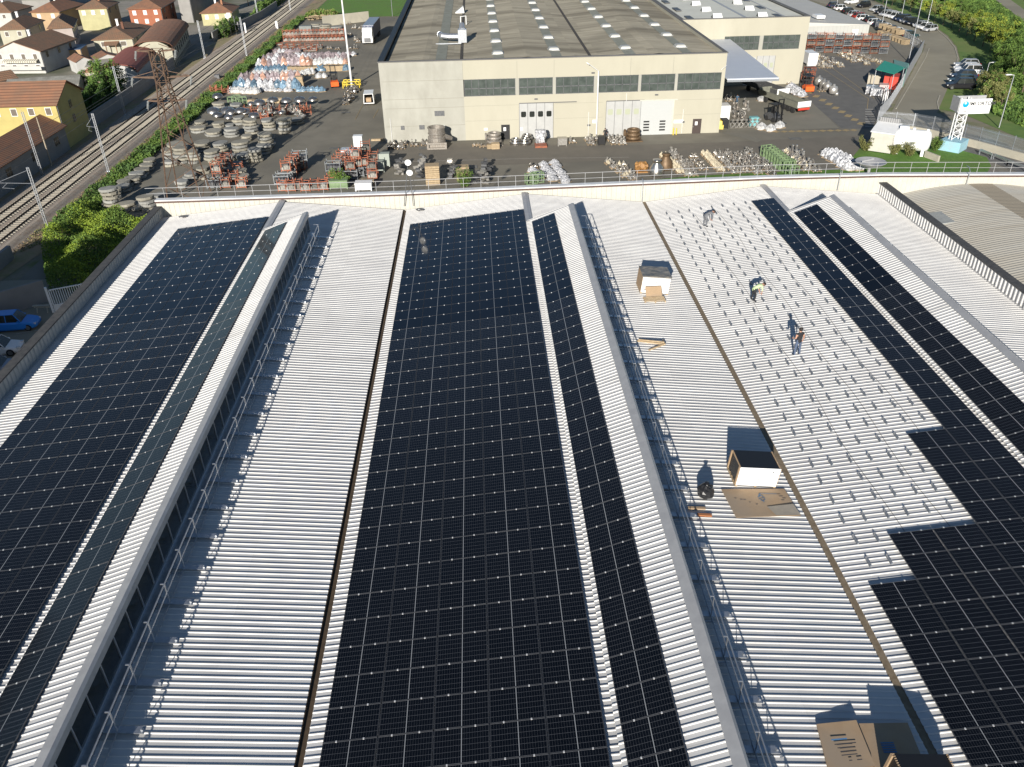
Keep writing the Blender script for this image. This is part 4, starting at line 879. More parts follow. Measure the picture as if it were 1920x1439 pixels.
mb = MB(); mb.add([(.25,.4,H2-.5),(W2/2,.4,H2-.02),(W2-3.6,.4,H2-.45),(W2-.5,.4,H2-.2),(.25,110,H2-.5),(W2/2,110,H2-.02),(W2-3.6,110,H2-.45),(W2-.5,110,H2-.2)], [(0,1,5,4),(1,2,6,5),(2,3,7,6)]); r2 = mb.obj('roof', M_roof2, w2)
mb = MB(); mb.box(W2/2-.3,.5,H2-.08,W2/2+.3,110,H2+.02); mb.box(W2-3.7,.5,H2-.5,W2-3.4,110,H2-.36); mb.obj('ridge', M_flash, r2)
for rr, x in enumerate((W2*.09,W2*.80)):
    for k in range(9):
        f = MB(); f.box(x-.55,2+k*11,H2-.43+(.05 if rr else .12),x+.55,6.2+k*11,H2-.30+(.05 if rr else .12)); f.obj('skylight_sheet', M_steel, r2)
cowl = thing('skylight_hood'); mb = MB(); mb.add([(-.95,-.8,0),(.95,-.8,0),(.95,.8,0),(-.95,.8,0),(-.8,.2,.75),(.8,.2,.75)], [(0,3,2,1),(0,1,5,4),(2,3,4,5)]); mb.obj('hood', M_white_p, cowl); mb = MB(); mb.add([(.96,-.75,.03),(.96,.75,.03),(.82,.2,.7)],[(0,1,2)]); mb.add([(-.96,-.75,.03),(-.96,.75,.03),(-.82,.2,.7)],[(0,1,2)]); mb.obj('side_pane', M_glassd, cowl)
for rr, x in enumerate((W2*.30,W2*.66)):
    for k in range(8): place(cowl, (XA2+x, Y2+3+k*8.5, H2-.24), rz=.0, label='small white roof hood on the second warehouse, %s from the front, %s line' % (nth(k), ['left','right'][rr]), cat='skylight', group='roof hoods on the second warehouse')
# pale storage hall
p = G(1625,77); Y3 = p.y; X3 = p.x; H3 = FY(1627,46.5,Y3).z
hall = thing('storage_hall', (XB2,Y3,0), label='pale grey sheet metal storage hall behind the second warehouse', cat='warehouse')
W3 = X3-XB2; M_hall = stripes('hall_sheet', (.42,.42,.39), (.36,.36,.335), 0, .9, .12, rough=.6, c2=(.39,.39,.365), sc=.5)
mb = MB(); mb.box(-14,0,0,W3,.25,H3); mb.box(W3-.25,.25,0,W3,95,H3); mb.obj('wall', M_hall, hall)
mb = MB(); mb.add([(-14,-.15,H3+1.9),(-4,-.15,H3+1.9),(W3+.3,-.15,H3),(-14,95,H3+1.9),(-4,95,H3+1.9),(W3+.3,95,H3)], [(0,1,4,3),(1,2,5,4)]); mb.add([(-14,-.1,H3-.1),(W3+.2,-.1,H3-.1),(W3+.2,-.1,H3),(-4,-.1,H3+1.88),(-14,-.1,H3+1.88)], [(0,1,2,3,4)])
mb.obj('roof', stripes('hall_roof', (.50,.49,.45), (.44,.43,.40), 1, 2.2, .12, rough=.65, c2=(.46,.45,.42), sc=.4), hall)
f = MB(); x = FY(1601,72,Y3).x-XB2; f.box(x-.7,-.08,0,x+.7,0,2.6); f.obj('door', M_white_p, hall)
x = FY(1552,42,Y3).x-XB2; z0 = H3+1.2; f = MB(); f.box(x-1.0,4.5,H3+.9,x+1.0,7.5,H3+1.55); f.obj('roof_vent', M_white_p, hall)
# slotted yard wall, palisade fence and beige plinth on the right
def palisade(pts, z0, h, label, nm='palisade_fence', every=2.6, group=None, m=None):
    m = m or M_galv; q = [Vector(p) for p in pts]; t = thing(nm, (q[0].x,q[0].y,0), label=label, cat='fence'); o = Vector((q[0].x,q[0].y,0)); mb = MB(); mp = MB(); mr = MB()
    for a, b in zip(q[:-1], q[1:]):
        L = (b-a).length; n = int(L/.16); d = (b-a)/L
        for i in range(n): c = a+d*(i*.16)-o; mb.cbox(c.x,c.y,z0+h/2,.05,.02,h,math.atan2(d.y,d.x))
        for i in range(int(L/every)+1): c = a+d*(i*every)-o; mp.cbox(c.x,c.y,z0+h/2,.09,.09,h+.15,math.atan2(d.y,d.x))
        for hh in (.25,h-.25): aa = a-o; bb = b-o; mr.bar((aa.x,aa.y,z0+hh),(bb.x,bb.y,z0+hh),.04,.05)
    mb.obj('pales', m, t, kind='stuff'); mp.objs('post', m, t); mr.obj('rails', m, t)
def gp(x, y): p = G(x, y); return (p.x, p.y, 0)
wl = [gp(1641,245), gp(1712,251), gp(1745,257), gp(1832,279), gp(1925,305)]
mb = MB()
for a, b in zip(wl[:-1], wl[1:]): mb.bar((a[0],a[1],.55),(b[0],b[1],.55),.45,1.1)
mb.obj('plinth_wall', M_pconc, label='low beige concrete wall below the palisade fence on the right', cat='wall')
palisade(wl, 1.1, 1.9, 'long galvanised palisade fence on the beige wall')
wb_ = [gp(1728,98), gp(1690,165)]
mb = MB(); a, b = wb_; mb.bar((a[0],a[1],1.2),(b[0],b[1],1.2),.15,2.4); mb.obj('panel_wall', stripes('panel_grey', (.40,.41,.42), (.30,.31,.32), 2, .4, .05, rough=.6), label='smooth pale grey panel wall beside the green canopy', cat='wall')
palisade([gp(1690,165), gp(1664,207), gp(1645,228)], 0, 2.2, 'short palisade fence between the yard and the outer road')
palisade([gp(1640,55), gp(1690,72), gp(1728,98)], 0, 2.0, 'grey mesh fence between the storage hall yard and the car park')
# gabled gateposts
t = thing('gateway', gp(1656,207), label='white tubular gate frame at the yard entrance', cat='gate'); mb = MB()
for dx, dy in ((0,0),(.5,.5),(1.6,4.2),(2.1,4.6)): mb.tube((dx,dy,0),(dx,dy,2.9),.07)
mb.tube((0,0,2.9),(1.6,4.2,2.9),.06); mb.tube((.5,.5,2.9),(2.1,4.6,2.9),.06); mb.obj('posts', M_white_p, t)
# green canopy
c = [G(*p, 3.4) for p in ((1642,131),(1677,140),(1697,128),(1658,115))]; o = c[0]; t = thing('shelter', (o.x,o.y,0), label='lean-to shelter with bright green roof against the yard fence', cat='shelter')
mb = MB(); pts = [(v.x-o.x,v.y-o.y) for v in c]; mb.prism(pts, 3.4, 3.5); mb.obj('roof', M_tealg, t); mb = MB()
for px, py in pts: mb.tube((px*.95+.2,py*.95+.2,0),(px*.95+.2,py*.95+.2,3.4),.07)
mb.objs('post', M_galv, t)
c = [G(*p, 3.2) for p in ((1677,122),(1700,129),(1704,119),(1676,112))]; o = c[0]; mb = MB(); mb.prism([(v.x-o.x,v.y-o.y) for v in c], 3.1, 3.2)
for v in c: mb.tube((v.x-o.x,v.y-o.y,0),(v.x-o.x,v.y-o.y,3.1),.06)
mb.obj('shelter', mat('dull_green', (.12,.25,.22), rough=.6), loc=(o.x,o.y,0), label='second shelter with dull grey green roof behind the bright green one', cat='shelter')
# sign on lattice tower
b = G(1785,281); t = thing('sign_tower', (b.x,b.y,0), label='white billboard sign with blue globe logo on a white lattice tower', cat='sign')
mb = MB(); mb.cbox(0,0,.75,3.1,2.9,1.5,rz=.75); mb.obj('plinth', M_blue_b, t)
mb = MB(); hh = 7.4
L4 = [(-.75,-.35),(.75,-.35),(.75,.35),(-.75,.35)]
for x, y in L4: mb.bar((x*.9,y,1.5),(x*.9,y,hh),.11,.11)
z = 1.6
while z < hh-.9:
    for k in range(4):
        (xa_,ya_),(xb_,yb__) = L4[k], L4[(k+1)%4]; mb.bar((xa_*.9,ya_,z),(xb_*.9,yb__,z+.9),.06,.06); mb.bar((xa_*.9,ya_,z+.9),(xb_*.9,yb__,z+.9),.05,.05)
    z += .9
mb.obj('lattice_tower', M_white_p, t)
c0, c1 = FY(1795,214,b.y-.5), FY(1859,185,b.y-.5); sx0, sx1 = c0.x-b.x, FY(1856,200,b.y-.5).x-b.x; sz0, sz1 = c0.z, FY(1830,185.5,b.y-.5).z
mb = MB(); mb.box(sx0,-.7,sz0,sx1,-.5,sz1); sg = mb.obj('sign_panel', M_white_p, t)
mb = MB(); mb.box(sx0-.1,-.5,sz0+.2,sx0+.1,1.6,sz1+.1); mb.box(sx0,.9,sz0+.2,sx1,1.05,sz1+.1); mb.obj('back_panel', M_flash, t)
def text(s, size, loc, m, parent, name, bold=.0):
    cu = D.curves.new(name, 'FONT'); cu.body = s; cu.size = size; cu.extrude = .01; cu.offset = bold; cu.space_character = 1.05
    tmp = D.objects.new('t', cu); COL.objects.link(tmp); bpy.context.view_layer.update()
    me = D.meshes.new_from_object(tmp); D.objects.remove(tmp); me.materials.clear(); me.materials.append(m)
    o = D.objects.new(name, me); COL.objects.link(o); o.parent = parent; o.location = loc; o.rotation_euler = (pi/2,0,0); return o
sw, sh = sx1-sx0, sz1-sz0
M_ink = mat('sign_grey', (.05,.05,.055), rough=.6); M_cy = mat('sign_cyan', (.0,.30,.62), rough=.5)
text('IMI ORTON', sh*.34, (sx0+sw*.285,-.715,sz0+sh*.58), M_ink, sg, 'lettering', .014)
text('DUAL', sh*.15, (sx0+sw*.08,-.715,sz0+sh*.14), M_ink, sg, 'lettering')
mb = MB(); mb.box(sx0+sw*.08,-.715,sz0+sh*.36,sx1-sw*.1,-.70,sz0+sh*.375); mb.obj('rule_line', M_ink, sg)
mb = MB(); mb.lathe([(0,0),(sh*.21,0),(sh*.21,.02),(0,.02)], (sx0+sw*.17,-.70,sz0+sh*.66), 28, Matrix.Rotation(pi/2,4,'X')); mb.obj('logo_disc', M_cy, sg)
mb = MB(); mb.lathe([(0,0),(sh*.085,0),(sh*.085,.02),(0,.02)], (sx0+sw*.155,-.722,sz0+sh*.75), 20, Matrix.Rotation(pi/2,4,'X')); mb.obj('logo_highlight', mat('pale_cyan', (.5,.75,.85), rough=.5), sg)
# fuel tank and pump shelter
a, b = G(1627,285), G(1668,291); t = thing('pump_shelter', (a.x,a.y,0), math.atan2(b.y-a.y,b.x-a.x), label='cream box shelter with grey ribbed roof beside the white tank', cat='shelter')
L = (b-a).length; mb = MB(); mb.box(0,0,.2,L,3.2,2.9); mb.obj('wall', M_cream, t); mb = MB(); mb.add([(-.15,-.2,3.0),(L+.15,-.2,3.0),(L+.15,3.5,3.7),(-.15,3.5,3.7),(-.15,-.2,2.88),(L+.15,-.2,2.88),(L+.15,3.5,2.88),(-.15,3.5,2.88)], [(0,1,2,3),(4,5,1,0),(5,6,2,1),(7,4,0,3),(6,7,3,2)]); mb.obj('roof', M_white_p, t)
mb = MB(); mb.box(.1,3.3,2.9,L-.2,3.6,4.3); mb.obj('ribbed_screen', stripes('rib_grey', (.3,.3,.3), (.15,.15,.15), 0, .3, .12, rough=.6), t)
a, b = G(1672,291), G(1734,297); th = math.atan2(b.y-a.y,b.x-a.x); L = (b-a).length; t = thing('fuel_tank', (a.x,a.y,0), th, label='large white horizontal cylindrical tank on the lawn by the lane', cat='tank')
Rr = 1.45; M = Matrix.Rotation(pi/2,4,'Y'); mb = MB(); mb.smooth = True; mb.lathe([(0,-.35),(.7,-.3),(1.2,-.15),(Rr,.1),(Rr,L-.1),(1.2,L+.15),(.7,L+.3),(0,L+.35)], (0,1.5,2.0), 28, M); mb.obj('shell', M_white_p, t)
mb = MB(); mb.box(.4,.6,0,.7,2.4,1.0); mb.box(L-.7,.4,0,L-.3,2.6,1.0); mb.obj('cradle', M_white_p, t); mb = MB(); mb.box(.3,1.1,3.35,1.5,1.9,3.85); mb.tube((L*.5,1.5,3.4),(L*.5,1.5,3.7),.2); mb.tube((L-.4,1.5,3.4),(L-.4,1.5,3.65),.2); mb.obj('manhole', M_white_p, t)
mb = MB(); a = G(1746,300); mb.box(-.15,-1.3,0,.15,1.3,.9); mb.obj('concrete_kerb', M_pconc, loc=(a.x,a.y,0), rz=.3, label='short upright concrete block at the right end of the tank', cat='concrete block')
# crash barriers at the right
t = thing('crash_barrier', gp(1838,292), label='double galvanised crash barrier beside the lower road at right', cat='barrier'); mb = MB(); o = G(1838,292)
for ptsb in (((1836,291),(1858,300)), ((1862,300),(1888,312),(1925,326))):
    q = [G(*p)-o for p in ptsb]
    for a, b in zip(q[:-1], q[1:]):
        mb.bar((a.x,a.y,.75),(b.x,b.y,.75),.08,.3); n = max(1,int((b-a).length/2))
        for i in range(n+1): c = a.lerp(b,i/n); mb.cbox(c.x,c.y+.08,.4,.12,.1,.8)
mb.obj('rail', M_galv, t)
# ------------------------------------------------------------------ prototypes for the yard
def pallet_mesh():
    mb = MB()
    for i in range(7): mb.box(-.6+.01,-.5+i*.148,.12,.6,-.5+i*.148+.11,.145)
    for x in (-.6,-.06,.48): mb.box(x,-.5,0,x+.12,.5,.12)
    return mb.mesh('pallet', M_pallet)
ME_pal = pallet_mesh()
def valve_mesh(nm, m, k):
    mb = MB(); X = Matrix.Rotation(pi/2,4,'Y')
    if k == 0:      # flanged valve body with bonnet
        mb.lathe([(.16,-.3),(.27,-.3),(.27,-.25),(.13,-.22),(.17,0),(.13,.22),(.27,.25),(.27,.3),(.16,.3)], (0,0,.27), 12, X)
        mb.lathe([(.13,0),(.11,.25),(.2,.27),(.2,.32),(.06,.34),(.05,.5)], (0,0,.35), 10)
    elif k == 1:    # flange ring laid flat
        mb.torus((0,0,.12),.34,.11,14,6); mb.lathe([(.28,.02),(.30,.26),(.22,.26),(.20,.02)],(0,0,0),14)
    elif k == 2:    # upright gate valve
        mb.lathe([(.2,0),(.24,.05),(.15,.12),(.2,.3),(.16,.5),(.22,.52),(.22,.58),(.08,.62),(.06,.95)], n=12); mb.torus((0,0,.95),.2,.025,14,5); mb.tube((-.3,0,.3),(.3,0,.3),.12,n=10)
        for s in (-.3,.3): mb.tube((s-.03,0,.3),(s+.03,0,.3),.2,n=12)
    elif k == 3:    # butterfly disc standing
        mb.torus((0,0,.42),.34,.08,18,6,Matrix.Rotation(pi/2,4,'X')); mb.tube((0,0,.78),(0,0,1.05),.05); mb.box(-.2,-.12,1.02,.2,.12,1.25); mb.box(-.3,-.1,0,.3,.1,.06)
    return mb.mesh(nm, m)
VM = [(valve_mesh('flanged_valve',M_castl,0),'flanged valve body'),(valve_mesh('flange_ring',M_castl,1),'flat flange ring'),(valve_mesh('gate_valve',M_cast,2),'upright gate valve'),(valve_mesh('butterfly_valve',M_castl,3),'standing butterfly valve')]
VM2 = [(valve_mesh('flanged_valve',M_chrome,0),'shiny flanged fitting'),(valve_mesh('flange_ring',M_chrome,1),'shiny flange ring')]
VM3 = [(valve_mesh('flanged_valve',mat('cream_casting',(.52,.46,.34),(.42,.37,.27),sc=5,rough=.6,vary=.15),0),'cream painted valve body')]
def pallet(x, y, rz, where, z=.03):
    return link('pallet', ME_pal, None, (x,y,z), rz, label='wooden pallet of goods %s' % where, cat='pallet', group='pallets %s' % where)
def pallet_load(p, rz, where, kinds=VM, n=4, sc=.9, withp=True):
    if withp: pallet(p.x, p.y, rz, where)
    m_ = n+2
    for i in range(m_):
        me, nm = RND.choice(kinds); a, b = ((i%2)-.5)*.58, ((i//2)-(m_/2-1)/2)*.36
        ca, sa = math.cos(rz), math.sin(rz)
        VREQ.append((me, nm, (p.x+a*ca-b*sa, p.y+a*sa+b*ca, .03+(.145 if withp else 0)), rz+RND.choice((0,pi/2))+RND.uniform(-.2,.2), sc*.72*RND.uniform(.85,1.15), where))
VREQ = []
def flush_valves():
    VREQ.sort(key=lambda q: (Vector(q[2])-CAM).length); far = {}
    for k, (me, nm, loc, rz, sc, where) in enumerate(VREQ):
        if k < 290: tag(link(me.name.split('.')[0], me, None, loc, rz, sc), label='%s on a pallet %s' % (nm, where), cat='valve part', group='valve parts %s' % where)
        else: far.setdefault(me.name, (me, []))[1].append((loc, rz, sc))
    root = thing('valve_parts', (0,0,0), label='farther pallets of metal valve parts standing in rows about the yard', cat='valve parts', kind='stuff')
    for nm, (me, L_) in far.items():
        mb = MB(); V = [v.co.copy() for v in me.vertices]; F = [tuple(f.vertices) for f in me.polygons]
        for loc, rz, sc in L_:
            M = Matrix.Translation(loc) @ Matrix.Rotation(rz,4,'Z') @ Matrix.Scale(sc,4); mb.add([M @ v for v in V], F)
        mb.obj('parts', me.materials[0], root, kind='stuff')
def row(p0, p1, cnt, where, **k):
    a, b = G(*p0), G(*p1); rz = math.atan2(b.y-a.y, b.x-a.x)+pi/2
    for i in range(cnt): pallet_load(a.lerp(b, i/max(1,cnt-1)), rz, where, **k)
# rows in front of the warehouse wall
for x, y, k, kd, s in ((736,272,4,VM2,1.),(733,279,4,VM2,1.),(757,272,4,VM2,1.),(752,279,4,VM2,1.),(777,274,3,VM,.8),(797,272,4,VM2,1.3),(1108,272,4,VM,1.),(1103,264,4,VM,1.),(1121,264,4,VM,1.),(1146,264,4,VM,1.),(1152,271,4,VM,1.),(1160,264,4,VM,1.),(1167,271,4,VM,1.),(1073,268,3,VM,.8),(893,274,1,VM,.5),(906,276,1,VM,.5)):
    pallet_load(G(x,y), .1, 'by the warehouse wall', kinds=kd, n=k, sc=s)
# rows across the lane, seen over the parapet rail
rws = [((1245,297),(1275,325),4,VM3,4),((1262,293),(1290,330),5,VM,4),((1300,297),(1318,318),3,VM2,4),((1322,292),(1350,322),5,VM3,4),((1345,292),(1378,325),5,VM,4),((1365,292),(1395,322),4,VM,4),((1385,296),(1420,326),5,VM,4),((1403,290),(1440,322),5,VM,4),((1475,287),(1512,320),5,VM3+VM,4),((1490,289),(1530,322),4,VM,4),((1405,302),(1445,328),3,VM2,4),((1290,312),(1300,330),2,VM,4)]
for a, b, n, kd, q in rws: row(a, b, n+1, 'in diagonal rows across the lane', kinds=kd, n=q, sc=1.05)
for a, b, n in (((1142,308),(1172,332),4),((1165,312),(1185,338),4)): row(a, b, n, 'in the short rows near the brown castings', kinds=VM+VM3, n=4, sc=.95)
for a, b, n in (((1503,108),(1540,128),6),((1517,108),(1555,128),6),((1532,106),(1576,126),6),((1575,104),(1600,117),4),((1590,104),(1625,122),4),((1604,104),(1650,120),5)): row(a, b, n, 'in the rows before the storage hall', kinds=VM+VM3, n=4, sc=.9)
for x, y in ((617,45),(637,46),(655,46),(664,54),(676,55),(622,60),(640,64),(655,66),(668,76),(672,80),(600,92),(618,92),(633,93),(655,92),(667,92),(1432,158),(1480,158),(1540,172),(1366,190),(1372,184)): pallet_load(G(x,y), RND.uniform(-.2,.2), 'scattered in the yard', n=RND.choice((2,3,4)), kinds=VM+VM2)
for i in range(7): p = G(1372+i*8.4, 241-.2*i); o = link('flange_ring', VM[3][0], None, (p.x,p.y,.05), .4, 1.1, label='butterfly valve standing in a line on the apron edge beside the yellow cart', cat='valve', group='butterfly valves lined up on the apron edge')
for i in range(26): p = G(1362+RND.uniform(0,42)+0, 196+RND.uniform(0,1)*0+i*1.35); q = RND.choice(VM+VM2); o = link(q[0].name.split('.')[0], q[0], None, (p.x+RND.uniform(-.6,.6),p.y,.05), RND.uniform(0,3), 1.1, label='metal valve part in the pile beside the warehouse corner', cat='valve part', group='valve parts piled beside the warehouse corner')
# slab stacks
def slab_mesh(r, h, seed):
    rr = random.Random(seed); n = 18; pr = [r*(1+rr.uniform(-.05,.05))*(1+.12*math.cos(2*2*pi*i/n+seed)) for i in range(n)]; mb = MB()
    ring = lambda k, z: [(pr[i]*k*math.cos(2*pi*i/n), pr[i]*k*math.sin(2*pi*i/n), z) for i in range(n)]
    vs = ring(.97,.04)+ring(1,.09)+ring(1,h-.04)+ring(.96,h); mb.add(vs, [(j*n+i,j*n+(i+1)%n,(j+1)*n+(i+1)%n,(j+1)*n+i) for j in range(3) for i in range(n)]+[tuple(range(n-1,-1,-1)), tuple(range(3*n,4*n))])
    for s in (-.55,.55): mb.box(-r*.8,s-.07,-.10,r*.8,s+.07,.05)
    return mb.mesh('grey_slab', M_slab if seed % 3 else M_slab2)
SL_ = [slab_mesh(1.32,.36,i) for i in range(4)]; SLs = [slab_mesh(1.05,.34,i+4) for i in range(3)]
def stack(p, n, sc, where, small=False):
    z = .03; sc *= .80
    for k in range(n):
        me = RND.choice(SLs if small else SL_); f = sc*RND.uniform(.94,1.05)
        link('grey_slab', me, None, (p.x+RND.uniform(-.12,.12), p.y+RND.uniform(-.1,.1), z), RND.uniform(0,6.3), (f,f,1), label='round %s slab in the stacks %s' % ('grey',where), cat='slab', group='round slabs in the stacks %s' % where)
        z += .47 if not small else .42
def z7(x, y): return G(280+x/4, 180+y/4)
for x, y, n, s in ((755,298,5,1.1),(885,270,4,1.),(1010,290,5,1.),(1095,222,2,1.05),(375,240,2,1.),(510,250,2,1.),(665,228,3,.9),(600,242,1,.8),(355,290,2,1.1),(465,318,2,1.35),(605,322,3,1.1),(725,350,2,.95),(870,345,2,1.0),(870,410,5,1.15),(200,470,4,1.35),(385,430,3,1.25),(525,430,3,1.1),(680,450,4,1.1),(235,520,5,.95),(320,520,4,.95),(470,518,4,1.05),(600,500,2,.9),(700,515,3,.95),(790,505,4,1.0),(850,450,3,1.0),(140,480,3,1.0),(145,545,2,.9),(640,108,2,1.1),(510,100,2,1.0),(390,600,2,.9),(560,640,1,.9),(590,600,2,.8),(640,560,2,.9),(300,640,2,.9),(230,700,2,.9),(690,610,2,.8),(700,655,2,.8),(420,640,1,.8)):
    p = z7(x,y); p.y += 1.2*s; stack(p, n, s, 'in the left yard')
for x, y, n in ((690,645,2),(620,730,2),(550,800,2),(470,870,2),(410,945,2),(250,1010,2),(230,1090,2),(80,1200,3),(60,1380,6),(265,1390,2),(455,1385,1),(640,1390,4),(800,1180,1)):
    p = G(200+x/8.72, 240+y/8.72); p.y += 1.2; stack(p, n, .95, 'along the railway fence')
for x, y, n in ((595,50,2),(612,56,3),(632,56,2)): p = G(x,y); stack(p, n, 1.4, 'behind the orange racks')
# shiny dished heads on orange trestles
def trestle_mesh():
    mb = MB()
    for x in (-.6,.6):
        for y in (-.6,.6): mb.box(x-.05,y-.05,0,x+.05,y+.05,1.5)
    for z in (.5,.9):
        for s in (-.6,.6): mb.box(-.6,s-.04,z-.04,.6,s+.04,z+.04); mb.box(s-.04,-.6,z-.04,s+.04,.6,z+.04)
    return mb.mesh('orange_trestle', M_orange)
ME_tr = trestle_mesh()
mb = MB(); mb.smooth = True; mb.lathe([(1.0,0),(1.05,.05),(1.0,.12),(.98,.3),(.85,.55),(.55,.75),(.25,.82),(.12,.83),(.12,.95),(0,.96)], n=22); ME_dome = mb.mesh('dished_head', M_chrome)
for x, y, s, z in ((470,138,1.25,.03),(580,135,1.3,.03),(680,170,1.0,.9),(715,160,1.0,.5),(610,160,1.1,.4),(825,110,1.1,.9),(930,110,1.0,1.4),(1030,110,1.0,1.3),(1130,105,1.1,1.3),(1230,100,.9,1.3),(510,60,1.0,.95),(780,190,1.0,.5),(505,185,.9,.5),(590,200,.8,.5),(990,185,.6,1.0),(760,100,.7,.6)):
    p = z7(x,y); o = link('dished_head', ME_dome, None, (p.x,p.y+1,z), 0, (s,s,s*.85), label='shiny dished steel head among the slab stacks', cat='steel vessel head', group='shiny dished heads in the left yard')
for x, y in ((745,135),(800,138),(860,130),(960,132),(1010,140),(1070,132),(1140,150),(1190,140),(870,195),(1160,120),(30,120) if False else (900,150)):
    p = z7(x,y); link('trestle', ME_tr, None, (p.x,p.y,.03), .1, label='orange steel trestle carrying fittings between the shiny heads', cat='trestle', group='orange trestles between the shiny heads')
for i in range(26): p = z7(830+RND.uniform(0,330), 130+RND.uniform(0,45)); q = RND.choice(VM2+VM); link(q[0].name.split('.')[0], q[0], None, (p.x,p.y,.2+RND.uniform(0,.6)), RND.uniform(0,3), 1.3, label='small metal fitting in the heap below the shiny heads', cat='valve part', group='metal fittings heaped below the shiny heads')
# film wrapped loads with peaked tops
def wrap_mesh(nm, m, seed, r=.85, h=1.5, peak=.5):
    rr = random.Random(seed); n = 10; mb = MB(); mb.m = 0; vs = []
    for z, k in ((.16,1.0),(h*.3,1.0),(h*.55,.88),(h*.8,.45),(h,.12)):
        for i in range(n):
            a = 2*pi*i/n+pi/n; q = r*k*(1+rr.uniform(-.22,.18)); vs.append((q*math.cos(a), q*math.sin(a), z+rr.uniform(-.12,.12)))
    fs = [(j*n+i,j*n+(i+1)%n,(j+1)*n+(i+1)%n,(j+1)*n+i) for j in range(4) for i in range(n)]+[tuple(range(4*n,5*n)), tuple(range(n-1,-1,-1))]
    mb.add(vs, fs); mb.m = 1; mb.box(-.75,-.75,0,.75,.75,.15); return mb.mesh(nm, [m, M_pallet])
WR = {k: [wrap_mesh('wrapped_load', m, s+i) for i in range(3)] for s, (k, m) in enumerate((('lilac',M_wrapl),('white',M_wrapw),('blue',M_wrapb),('orange',M_wrapo),('clear',M_foil)))}
def wraps(p0, p1, n, col, sc=1.0, hs=1.0, rowname='', jit=.15):
    for i in range(n):
        p = G(p0[0]+(p1[0]-p0[0])*i/max(1,n-1), p0[1]+(p1[1]-p0[1])*i/max(1,n-1)); c = col if isinstance(col,str) else RND.choice(col); s = sc*RND.uniform(.92,1.1)
        link('wrapped_load', RND.choice(WR[c]), None, (p.x+RND.uniform(-jit,jit),p.y+RND.uniform(-jit,jit),.03), RND.uniform(0,1.5), (s,s,s*hs*RND.uniform(.9,1.1)), label='%s film wrapped load with peaked top in the %s' % (c,rowname), cat='wrapped load', group='wrapped loads in the %s' % rowname)
wraps((505,107),(662,105),26,['lilac','clear','lilac'],.8,.75,'top row of wrapped loads'); wraps((518,100),(560,99),7,['lilac','clear'],.8,.8,'top row of wrapped loads')
wraps((488,127),(580,123),11,['lilac','orange','lilac','clear'],1.15,1.15,'second row of wrapped loads'); wraps((496,117),(580,114),11,['lilac','clear'],1.0,1.0,'second row of wrapped loads'); wraps((587,122),(640,120),8,'white',.95,1.0,'second row of wrapped loads'); wraps((588,114),(648,111),9,'lilac',.8,1.0,'second row of wrapped loads'); wraps((648,120),(648,120),1,'orange',.9,.8,'second row of wrapped loads')
wraps((484,134),(541,133),8,'blue',.9,.9,'third row beside the crates'); wraps((596,134),(607,134),2,'blue',.9,.9,'third row beside the crates'); wraps((648,133),(650,133),1,'blue',1.,.9,'third row beside the crates')
wraps((478,141),(568,141),13,'white',.85,.85,'white row behind the forklift'); wraps((575,140),(587,139),3,'white',.9,.9,'white row behind the forklift'); wraps((597,147),(608,146),2,'white',.9,.8,'white row behind the forklift')
wraps((457,157),(560,155),12,['lilac','orange','lilac'],1.15,1.2,'fifth row of tall peaked loads'); wraps((460,150),(555,148),10,['lilac','white'],.95,1.0,'fifth row of tall peaked loads')
wraps((445,165),(556,167),11,['blue','blue','clear'],1.1,1.1,'blue row of peaked loads'); wraps((562,172),(604,172),6,'blue',.85,.75,'small blue row nearest the forklift')
wraps((436,175),(480,176),8,'white',.95,.8,'ragged white row above the slabs'); wraps((445,171),(545,172),12,['white','clear'],.75,.6,'ragged white row above the slabs')
# open timber crates
mb = MB()
for k in range(4): mb.box(-.75,-.6,.12+k*.22,.75,-.57,.30+k*.22); mb.box(-.75,.57,.12+k*.22,.75,.6,.30+k*.22); mb.box(-.75,-.57,.12+k*.22,-.72,.57,.30+k*.22); mb.box(.72,-.57,.12+k*.22,.75,.57,.30+k*.22)
mb.box(-.75,-.6,0,.75,.6,.1); mb.box(-.76,-.61,.98,.76,.61,1.03); ME_cr = mb.mesh('wooden_crate', M_wood)
def crate(x, y, s=1.0, z=.03, where='in the wrapped load rows', rz=.05): p = G(x,y); link('wooden_crate', ME_cr, None, (p.x,p.y,z), rz, s, label='pale slatted timber crate %s' % where, cat='crate', group='timber crates %s' % where)
for i in range(6): crate(547+i*8.6,134.5,1.0)
for i in range(3): crate(624+i*7,133,1.0)
crate(614,133.5); crate(563,165,1.1); crate(548,164,.9); crate(563,165,1.0,1.15)
for k in range(2): crate(812,345,1.25,.03+k*1.3,'on the lane near the rail'); crate(690+k*2,352,1.0,.03,'on the lane near the rail')
for i in range(9): crate(1652+i*5.6,66+i*2.2,1.0,.03,'along the storage yard fence',.4)
for i in range(5): crate(1653+i*8,62+i*3,1.0,1.1,'along the storage yard fence',.4)
for x, y in ((500,194),(512,194),(524,193),(472,196),(480,197)): crate(x,y,.8,.03,'behind the shiny heads')
crate(929,279,.8,.03,'by the blue hooded machine'); crate(919,279,.6,.03,'by the blue hooded machine')
for x, y in ((868,336),(868,327)): crate(x,y,1.1,.03,'between the dark stacks on the lane')
